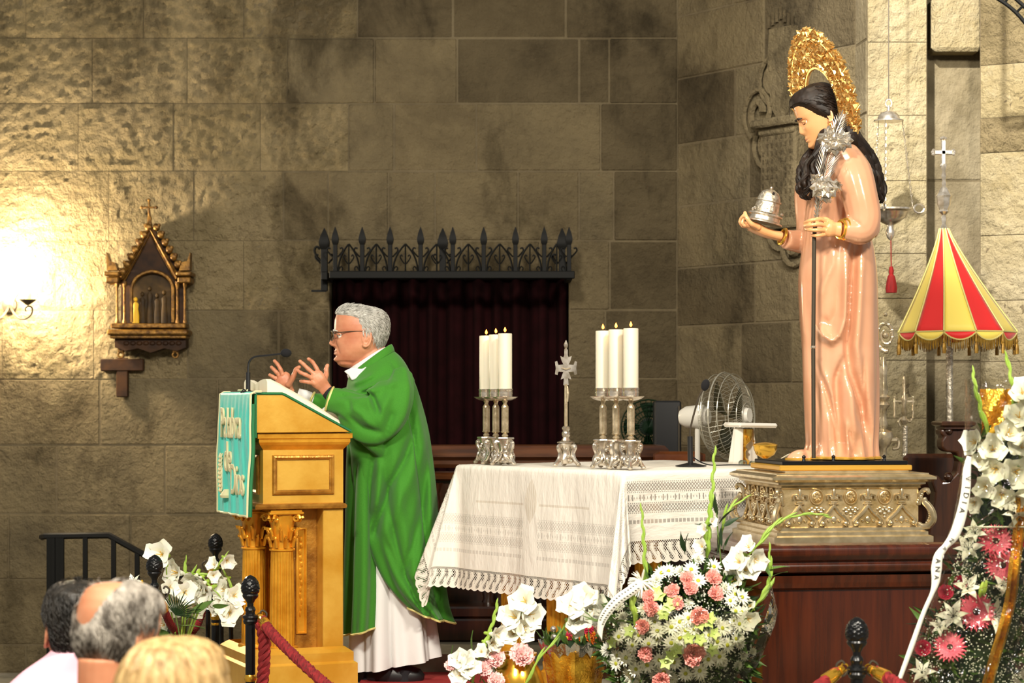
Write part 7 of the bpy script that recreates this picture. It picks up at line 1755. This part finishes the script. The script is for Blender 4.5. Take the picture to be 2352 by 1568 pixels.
foliage(ft, lambda: (Vector((random.uniform(-.1, .1), random.uniform(-.1, .1), rim+.02)), (random.uniform(-1, 1), random.uniform(-1, 1), 1)), 80, LEAF)
b = MB(); c = C8(1230, 480, -.05); b.ball(tuple(c), .014, 10, 8); b.ball(tuple(c+Vector((-.005, 0, .03))), .012, 10, 8); b.build('silver_bauble', SILVER, ft)

# ---- white gladioli in a glass vase on the left
vz = thing('glass_flower_vase', 'clear glass vase behind the balding man holding white gladioli', 'vase', (W(396, 0, 9.75).x, 9.75, FLO+.34))
b = MB(); b.lathe([(.05, 0), (.055, .01), (.06, .1), (.066, .26), (.075, .3), (.071, .3), (.06, .24), (.052, .1), (.045, .015)], (0, 0, 0), 28); b.build('glass_body', GLASS, vz)
b = MB(); b.lathe([(.055, 0.012), (.057, .1), (.06, .2)], (0, 0, 0), 20); b.build('green_stems', STEMD, vz)
st_ = thing('vase_pedestal', 'low stone block under the glass vase of gladioli', 'plinth', (vz.location.x, 9.75, FLO)); b = MB(); b.box((0, 0, .17), (.23, .23, .34), .01); b.build('block', MATS['floor_stone'], st_, smooth=None)
G5 = lambda x, y, dy=0: (x/3.7935, 1180+y/3.7935, dy)
GL = [('white gladiolus topped by a large upright bloom, tallest in the left vase', [G5(1560, 1200), G5(1500, 900), G5(1460, 600), G5(1440, 330)], [(.98, -.1, 1.35), (.84, -.8, .9), (.62, .5, 1.0)], dict(budn=0)),
      ('white gladiolus with green stem tip and bloom beside the near black post', [G5(1570, 1200), G5(1590, 900), G5(1600, 650), G5(1615, 420)], [(.86, -.7, 1.2), (.62, .4, 1.2), (.5, -.5, 1)], dict(budn=3, start=.8, tipw=.008)),
      ('white gladiolus bent over to the right with drooping blooms in the left vase', [G5(1580, 1200), G5(1620, 850), G5(1630, 580), G5(1720, 520), G5(1800, 590), G5(1880, 680)], [(.62, .8, 1.1), (.72, .8, 1.1), (.82, .8, 1.1), (.92, .6, 1.2)], dict(budn=4, start=.45, tipw=.008)),
      ('white gladiolus reaching far right with a small bloom at its tip in the left vase', [G5(1590, 1200), G5(1700, 850), G5(1790, 640), G5(1880, 480), G5(1960, 370)], [(.98, .9, .9), (.82, -.5, .7), (.7, .5, .7)], dict(budn=6, start=.55, tipw=.007)),
      ('white gladiolus hanging down on the right with many blooms in the left vase', [G5(1600, 1200), G5(1750, 800), G5(1900, 480), G5(1980, 560), G5(2020, 720), G5(2000, 880)], [(.6, .8, .8), (.74, .5, 1.1), (.82, -.5, 1.2), (.9, .5, 1.3), (.97, -.2, 1.3)], dict(budn=5, start=.5, tipw=.008)),
      ('short white gladiolus low in the left vase behind the red rope', [G5(1560, 1200), G5(1500, 1050), G5(1460, 880), G5(1440, 760)], [(.5, -.5, 1), (.75, .5, 1.1), (.9, -.4, 1)], dict(budn=0)),
      ('white gladiolus in the middle of the left vase half behind thin leaves', [G5(1600, 1200), G5(1640, 950), G5(1690, 800), G5(1720, 680)], [(.7, .5, 1.1), (.85, -.5, 1.1), (.98, .3, 1.1)], dict(budn=0))]
for i, (lab, pts, fl_, kw) in enumerate(GL):
    D = 9.62+.04*i; gladiolus(lab, D, (412, 1500), pts, fl_, group='white gladioli in the left vase', d=(-.1, -1, .15), **kw)
t = thing('pink_gladiolus', 'pale pink bloom between the balding man and the near black post', 'flower', tuple(W(330, 1480, 9.7))); q = frame(t); spike(t, [q(*G5(1400, 1200)), q(*G5(1330, 950)), q(*G5(1280, 720))], [(.95, 0, 1.2), (.75, -.4, .9)], budn=0, fl=gladp)
t = thing('white_lily', 'white lily with a yellow bud above the balding man\'s head', 'flower', tuple(W(310, 1480, 9.66))); q = frame(t); put(lily, t, q(*G5(1165, 610)), (-.2, -.7, .7), .8)
b = MB(); b.tube(smooth_path([q(*G5(1300, 1000)), q(*G5(1240, 800)), q(*G5(1170, 630))], 4), .003, 5); b.tube([q(*G5(1240, 800)), q(*G5(1222, 690))], .003, 5); b.build('stem', STEM, t)
b = MB(); b.ball((0, 0, 0), (.01, .01, .032), 8, 6); o = b.build('bud', YELP, t, loc=q(*G5(1228, 630))); o.rotation_euler = (0, .2, 0)
t = thing('palm_leaf', 'dark fan of thin palm leaves among the gladioli on the left', 'leaf', tuple(W(412, 1480, 9.55))); q = frame(t)
c0 = q(*G5(1530, 880))
for j in range(17):
    a = radians(lerp(128, -8, j/16)); L = .115+.02*sin(j*2); b = MB(); b.tube([c0, c0+Vector((L*.6*cos(a), -.01, L*.6*sin(a))), c0+Vector((L*cos(a), -.02, L*sin(a)-.01))], [.0018, .003, .0006], 4); b.build('leaflet', LEAFD, t)
b = MB(); b.tube([c0, q(*G5(1590, 1190))], .003, 5); b.build('stem', STEMD, t)
for j, (x, y, dx, dz, s_) in enumerate(((1560, 980, 1, -.4, 1.2), (1620, 930, .8, .5, 1.2), (1700, 860, .7, .3, 1.2), (1480, 1050, -.8, .3, 1), (1850, 800, .9, .2, .9))):
    o = place(leafm, 'leaf', t, q(*G5(x, y)), (Matrix.Rotation(-math.atan2(dz, dx), 3, 'Y') @ Matrix.Rotation(.5*j, 3, 'X')).to_euler(), s_)
# ------------------------------------------------------------------ rope barriers and the people in the front pews
def stanchion(px, top, D, label, floor_z=FLO, ball=False, hooks=(1,)):
    zt = H-(top-HY)*D/F; t = thing('rope_post', label, 'stanchion', ((px-CX)*D/F, D, floor_z), group='rope posts'); h = zt-floor_z; c = h
    b = MB(); b.lathe([(.012, h-.115), (.016, h-.108), (.02, h-.1), (.03, h-.09), (.033, h-.082), (.03, h-.076)], (0, 0, 0), 22)
    cone = [(h-.076, .03), (h-.066, .036), (h-.05, .0375), (h-.03, .0335), (h-.012, .022), (h-.002, .008), (h, .001)]
    b.lathe([(interp(cone, h-.076+.076*j/30)[0], h-.076+.076*j/30) for j in range(31)], (0, 0, 0), 48, fn=lambda a, z: 1+.10*(abs(sin(4*a+z*210))*abs(sin(4*a-z*210))-.4)); b.build('pinecone_finial', IRONM, t)
    b = MB(); b.lathe([(.02, h-.5), (.02, h-.2), (.026, h-.195), (.03, h-.185), (.026, h-.178), (.032, h-.17), (.03, h-.162), (.02, h-.158), (.018, h-.15), (.022, h-.14), (.018, h-.13), (.013, h-.125), (.013, h-.11)], (0, 0, 0), 20); b.build('upper_shaft', IRONM, t)
    b = MB(); z = h-.42
    if ball: b.lathe([(.012, z-.05), (.022, z-.045), (.022, z-.035), (.014, z-.028), (.026, z-.01), (.033, z+.02), (.031, z+.045), (.022, z+.07), (.014, z+.085), (.02, z+.09), (.02, z+.098)], (0, 0, 0), 22)
    else: b.lathe([(.024, z-.06), (.024, z-.045), (.018, z-.035), (.027, z-.022), (.018, z-.01), (.025, z), (.025, z+.012), (.021, z+.02)], (0, 0, 0), 22)
    b.build('brass_collar', BRASS, t)
    b = MB(); b.lathe([(.125, 0), (.125, .02), (.1, .035), (.03, .06), (.022, .09), (.02, h-.46)], (0, 0, 0), 24); b.build('base', IRONM, t)
    for s_ in hooks:
        b = MB(); b.tube(smooth_path([(s_*.02, 0, h-.168), (s_*.045, -.004, h-.19), (s_*.06, -.004, h-.178), (s_*.066, -.004, h-.155), (s_*.05, -.004, h-.142), (s_*.04, -.004, h-.152)], 4), .0042, 6); b.build('hook', RUST, t)
    return t
stanchion(575, 1320, 8.4, 'black rope post with pinecone finial in front of the fluted lectern columns')
stanchion(355, 1273, 9.3, 'black rope post with pinecone finial just right of the balding man')
stanchion(495, 1224, 10.6, 'black rope post with brass ball farthest back behind the gladioli', ball=True, hooks=(-1,))
stanchion(1968, 1416, 6.75, 'black rope post with pinecone finial in front of the mahogany table', hooks=(-1, 1))
def rope(label, pts, r=.017, ends=(True, True), n=14):
    t = thing('barrier_rope', label, 'rope', tuple(pts[0]), group='red barrier ropes'); L = Vector(pts[0]); path = [q-L for q in smooth_path(pts, n)]; m_ = len(path)
    for k_ in range(3):
        b = MB(); strand = []; dist = 0
        for i, q in enumerate(path):
            tg = (path[min(i+1, m_-1)]-path[max(i-1, 0)]).normalized(); u_ = tg.cross(Vector((0, 1, 0.01))).normalized(); v_ = tg.cross(u_)
            if i: dist += (q-path[i-1]).length
            a = dist*75+k_*2.094; strand.append(q+(u_*cos(a)+v_*sin(a))*r*.5)
        b.tube(strand, r*.62, 6); b.build('strand', ROPE, t)
    for e_, i0, i1 in ((ends[0], 0, 2), (ends[1], m_-1, m_-3)):
        if not e_: continue
        b = MB(); d = (path[i1]-path[i0]).normalized(); q = path[i0]
        b.tube([q-d*.03, q-d*.028, q-d*.012, q-d*.010, q+d*.0, q+d*.03, q+d*.055, q+d*.058], [.006, .014, .016, .012, .021, .023, .024, .02], 14)
        b.tube([q-d*.03+Vector((.012*cos(a), 0, .012*sin(a)))-d*.01 for a in [i*.5236 for i in range(12)]], .003, 5, closed=True); b.build('brass_end', BRASS, t)
    return t
def fine(pts): return [W(*q) for q in pts]
rope('red rope sagging behind the near black post among the white gladioli', fine([(371, 1386, 9.3), (385, 1420, 9.45), (405, 1450, 9.7), (432, 1456, 10.0), (455, 1432, 10.25), (475, 1370, 10.45), (490, 1300, 10.58)]), r=.018)
rope('red rope running from the lectern post down to the lower right', fine([(603, 1424, 8.38), (618, 1446, 8.3), (650, 1480, 8.15), (700, 1528, 7.95), (760, 1580, 7.7), (840, 1630, 7.4)]), r=.021, ends=(True, False))
rope('red rope hanging straight down from the lectern post', fine([(600, 1432, 8.36), (607, 1470, 8.36), (606, 1530, 8.36), (600, 1600, 8.36), (596, 1690, 8.36)]), r=.024, ends=(False, False))
rope('red rope leaving the right-hand post towards the ribboned spray', fine([(2012, 1543, 6.72), (2045, 1560, 6.65), (2090, 1590, 6.5), (2160, 1640, 6.3)]), r=.02, ends=(True, False))
rope('red rope leaving the right-hand post to the left', fine([(1922, 1545, 6.74), (1895, 1565, 6.7), (1850, 1600, 6.6), (1780, 1640, 6.5)]), r=.02, ends=(True, False))
# slim black tripod stand behind the gladioli
t = thing('tripod_stand', 'slim black stand with brass-tipped legs behind the white gladioli', 'stand', (W(505, 0, 10.2).x, 10.2, FLO)); q = frame(t)
for px, dy, bot in ((478, .0, 1490), (530, .0, 1530), (508, .2, 1500)):
    b = MB(); a_ = q(px, 1400, dy); e_ = Vector((q(px+(4 if px > 500 else -3), 1530, dy).x, dy, .0)); b.tube([a_, e_], .011, 8); lg = b.build('leg', IRONM, t)
    b = MB(); m_ = a_.lerp(e_, .72); b.tube([m_, m_+(e_-a_).normalized()*.05], .0125, 8); b.build('brass_tip', BRASS, lg)
b = MB(); c = q(504, 1398, .06); b.tube([c+Vector((.07*cos(a), .09*sin(a), 0)) for a in [i*.3142 for i in range(20)]], .009, 6, closed=True); b.build('ring', IRONM, t)

# pews under the people (their floor is the nave floor)
for (x, y) in ((-.96, 4.75), (-1.2, 5.9), (-.66, 4.1)):
    t = thing('pew', {4.75: 'wooden pew under the balding man', 5.9: 'wooden pew under the dark-haired person', 4.1: 'wooden pew under the blonde woman'}[y], 'pew', (x, y, FLO), group='pews under the onlookers')
    b = MB(); b.box((0, 0, .385), (1.3, .4, .04), .01); b.build('seat', DARKW, t, smooth=None)
    for s_ in (-.6, .6): b = MB(); b.box((s_, 0, .1825), (.05, .36, .365)); b.build('leg', DARKW, t, smooth=None)
def seated(label, px, top, D, yaw, par, skin, m_cl, width_px, hairfn, seat_z, collar=None, tilt=0, shoulder=.21):
    head_h = .25 if par.get('hh') is None else par['hh']; zt = H-(top-HY)*D/F
    t = thing('person', label, 'person', ((px-CX)*D/F, D, seat_z)); zc = zt-seat_z-head_h
    T = Matrix.Translation((0, 0, zc)) @ Matrix.Rotation(yaw, 4, 'Z') @ Matrix.Rotation(tilt, 4, 'Y') @ Matrix.Diagonal((head_h*.88, head_h*.66, head_h, 1))
    f = Vector((-cos(yaw), -sin(yaw), 0)); sd = Vector((-f.y, f.x, 0))
    def nk(b): b.tube([Vector((0, 0, zc+.07))-f*.025, Vector((0, 0, zc-.02))-f*.03, Vector((0, 0, zc-.09))-f*.035], [.062, .06, .07], 18)
    hd, rows = make_head(t, T, par, skin, extra=nk, voxel=.0045, eyes=False)
    hairfn(t, T, rows)
    b = MB(); zs = zc-.05+par.get('sh', 0)
    def body(z, hw, dp, back=0): return [tuple(Vector((0, 0, z))-f*back+sd*hw*cos(a)*(abs(cos(a))**-.15 if abs(cos(a)) > .05 else 1)+f*dp*sin(a)) for a in [2*pi*i/32 for i in range(32)]]
    b.loft([body(0, .17, .13, .03), body(.1, .19, .14, .03), body(zs*.45, .2, .135, .03), body(zs*.75, shoulder, .12, .035), body(zs-.09, shoulder*1.0, .10, .035), body(zs-.035, shoulder*.72, .08, .035), body(zs+.012, .085, .075, .035), body(zs+.03, .072, .07, .035)])
    for s_ in (-1, 1):
        b.tube(smooth_path([Vector((0, 0, zs-.09))+sd*s_*(shoulder-.02)-f*.03, Vector((0, 0, zs-.25))+sd*s_*(shoulder+.02), Vector((0, 0, zs-.38))+sd*s_*(shoulder)+f*.08, Vector((0, 0, .14))+sd*s_*(shoulder-.05)+f*.26], 4), [.066]*4+[.06]*4+[.05]*4+[.042], 12)
        b.tube([Vector((0, 0, .075))+sd*s_*.09-f*.02, Vector((0, 0, .085))+sd*s_*.11+f*.40], [.08, .065], 14)
        b.tube([Vector((0, 0, .08))+sd*s_*.11+f*.40, Vector((0, 0, FLO-seat_z+.07))+sd*s_*.11+f*.42], [.062, .045], 12)
    o = b.build('clothing', m_cl, t, smooth=None); fuse(o, .011, 3, .5)
    for s_ in (-1, 1):
        b = MB(); c = Vector((0, 0, FLO-seat_z))+sd*s_*.11+f*.46; b.loft([[tuple(c+f*(.13*q_*cos(a))+sd*.045*q_*sin(a)+Vector((0, 0, z))) for a in [2*pi*i/16 for i in range(16)]] for q_, z in ((1, 0), (1, .03), (.8, .06), (.3, .08))]); b.build('shoe', BLACKP, t)
    return t, T, zc, f, sd
def hair_bald(t, T, rows):
    def mk(x, y, z):
        if z < .12 or (x < -.30 and z < .86) or (z < .64 and abs(y) > .36 and x < .20): return 0
        d = Vector((x-.02, y, z-.55)); c_ = math.acos(max(-1, min(1, d.normalized().dot(Vector((.70, -.30, .70)).normalized()))))
        m0 = max(0, min(1, (c_-radians(40)+.10*ns((x*3, y*3, z*3)))*4))
        lim = -.14 if z > .5 else .10+.5*(.5-z); return m0*max(0, min(1, (x-lim)*8)) if z < .84 else m0
    hair_shell(t, T, rows, mk, .035, HAIRG2, rough=.02)
    hair_strands(t, T, rows, mk, .035, HAIRG2, 2200, .17, .0013, lambda q: Vector((.15, .9 if q.z > .5 else .3, -.7)))
def hair_full(m_, th, low=.2, front=-.36):
    def fn(t, T, rows):
        def mk(x, y, z):
            lim = front if z > .84 else (lerp(-.02, front, (z-.6)/.24) if z > .6 else (.12 if z > .34 else .22))
            return max(0, min(1, (x-lim)*8)) if z > low else 0
        hair_shell(t, T, rows, mk, th, m_, rough=.02); hair_strands(t, T, rows, mk, th, m_, 1500, .16, .0013)
    return fn
seated('balding grey-haired man seen from behind in a navy collar', 258, 1338, 4.75, radians(-118), dict(w=1.06, ear=1.3, hh=.238), SKINB, NAVY, 180, hair_bald, -.025, shoulder=.225, tilt=radians(-12))
seated('person with short dark hair and pink shirt partly hidden behind the balding man', 178, 1343, 5.9, radians(-70), dict(w=1.02, hh=.25, sh=.10), SKIN, PINKSHIRT, 150, hair_full(HAIRD, .06), -.025, shoulder=.22)
def hair_blonde(t, T, rows):
    hair_shell(t, T, rows, lambda x, y, z: max(0, min(1, (x+.40)*8)) if z > .75 else max(0, min(1, (x+.12)*8)), lambda x, y, z: .14+.05*(z < .6), HAIRB, rough=.02)
    b = MB(); random.seed(6)
    L = (T @ Vector((0, 0, 1))-T @ Vector((0, 0, 0))).length
    for j in range(190):
        a = random.uniform(-2.5, 2.5); r = .60; x0 = .05+.1*random.random()
        pts = [T @ Vector((x0+.05*cos(a), .05*sin(a), 1.125)), T @ Vector((x0+.38*cos(a), .36*sin(a), 1.06)), T @ Vector((x0+.56*cos(a), .58*sin(a), .84)), T @ Vector((x0+.60*cos(a), .66*sin(a), .5)), T @ Vector((x0+.56*cos(a), .63*sin(a), .12))]
        b.tube(smooth_path(pts, 4), [.006, .009, .011, .012, .013, .014, .014, .014, .014, .014, .014, .014, .014, .013, .012, .01, .004], 5, flat=.6)
    b.build('hair_strands', HAIRB, t)
seated('woman with straight blonde bobbed hair at the bottom edge', 406, 1498, 4.1, radians(-110), dict(w=1.0, hh=.235), SKIN, BROWNCL, 245, hair_blonde, -.025, shoulder=.19)
t = bpy.data.objects['person']
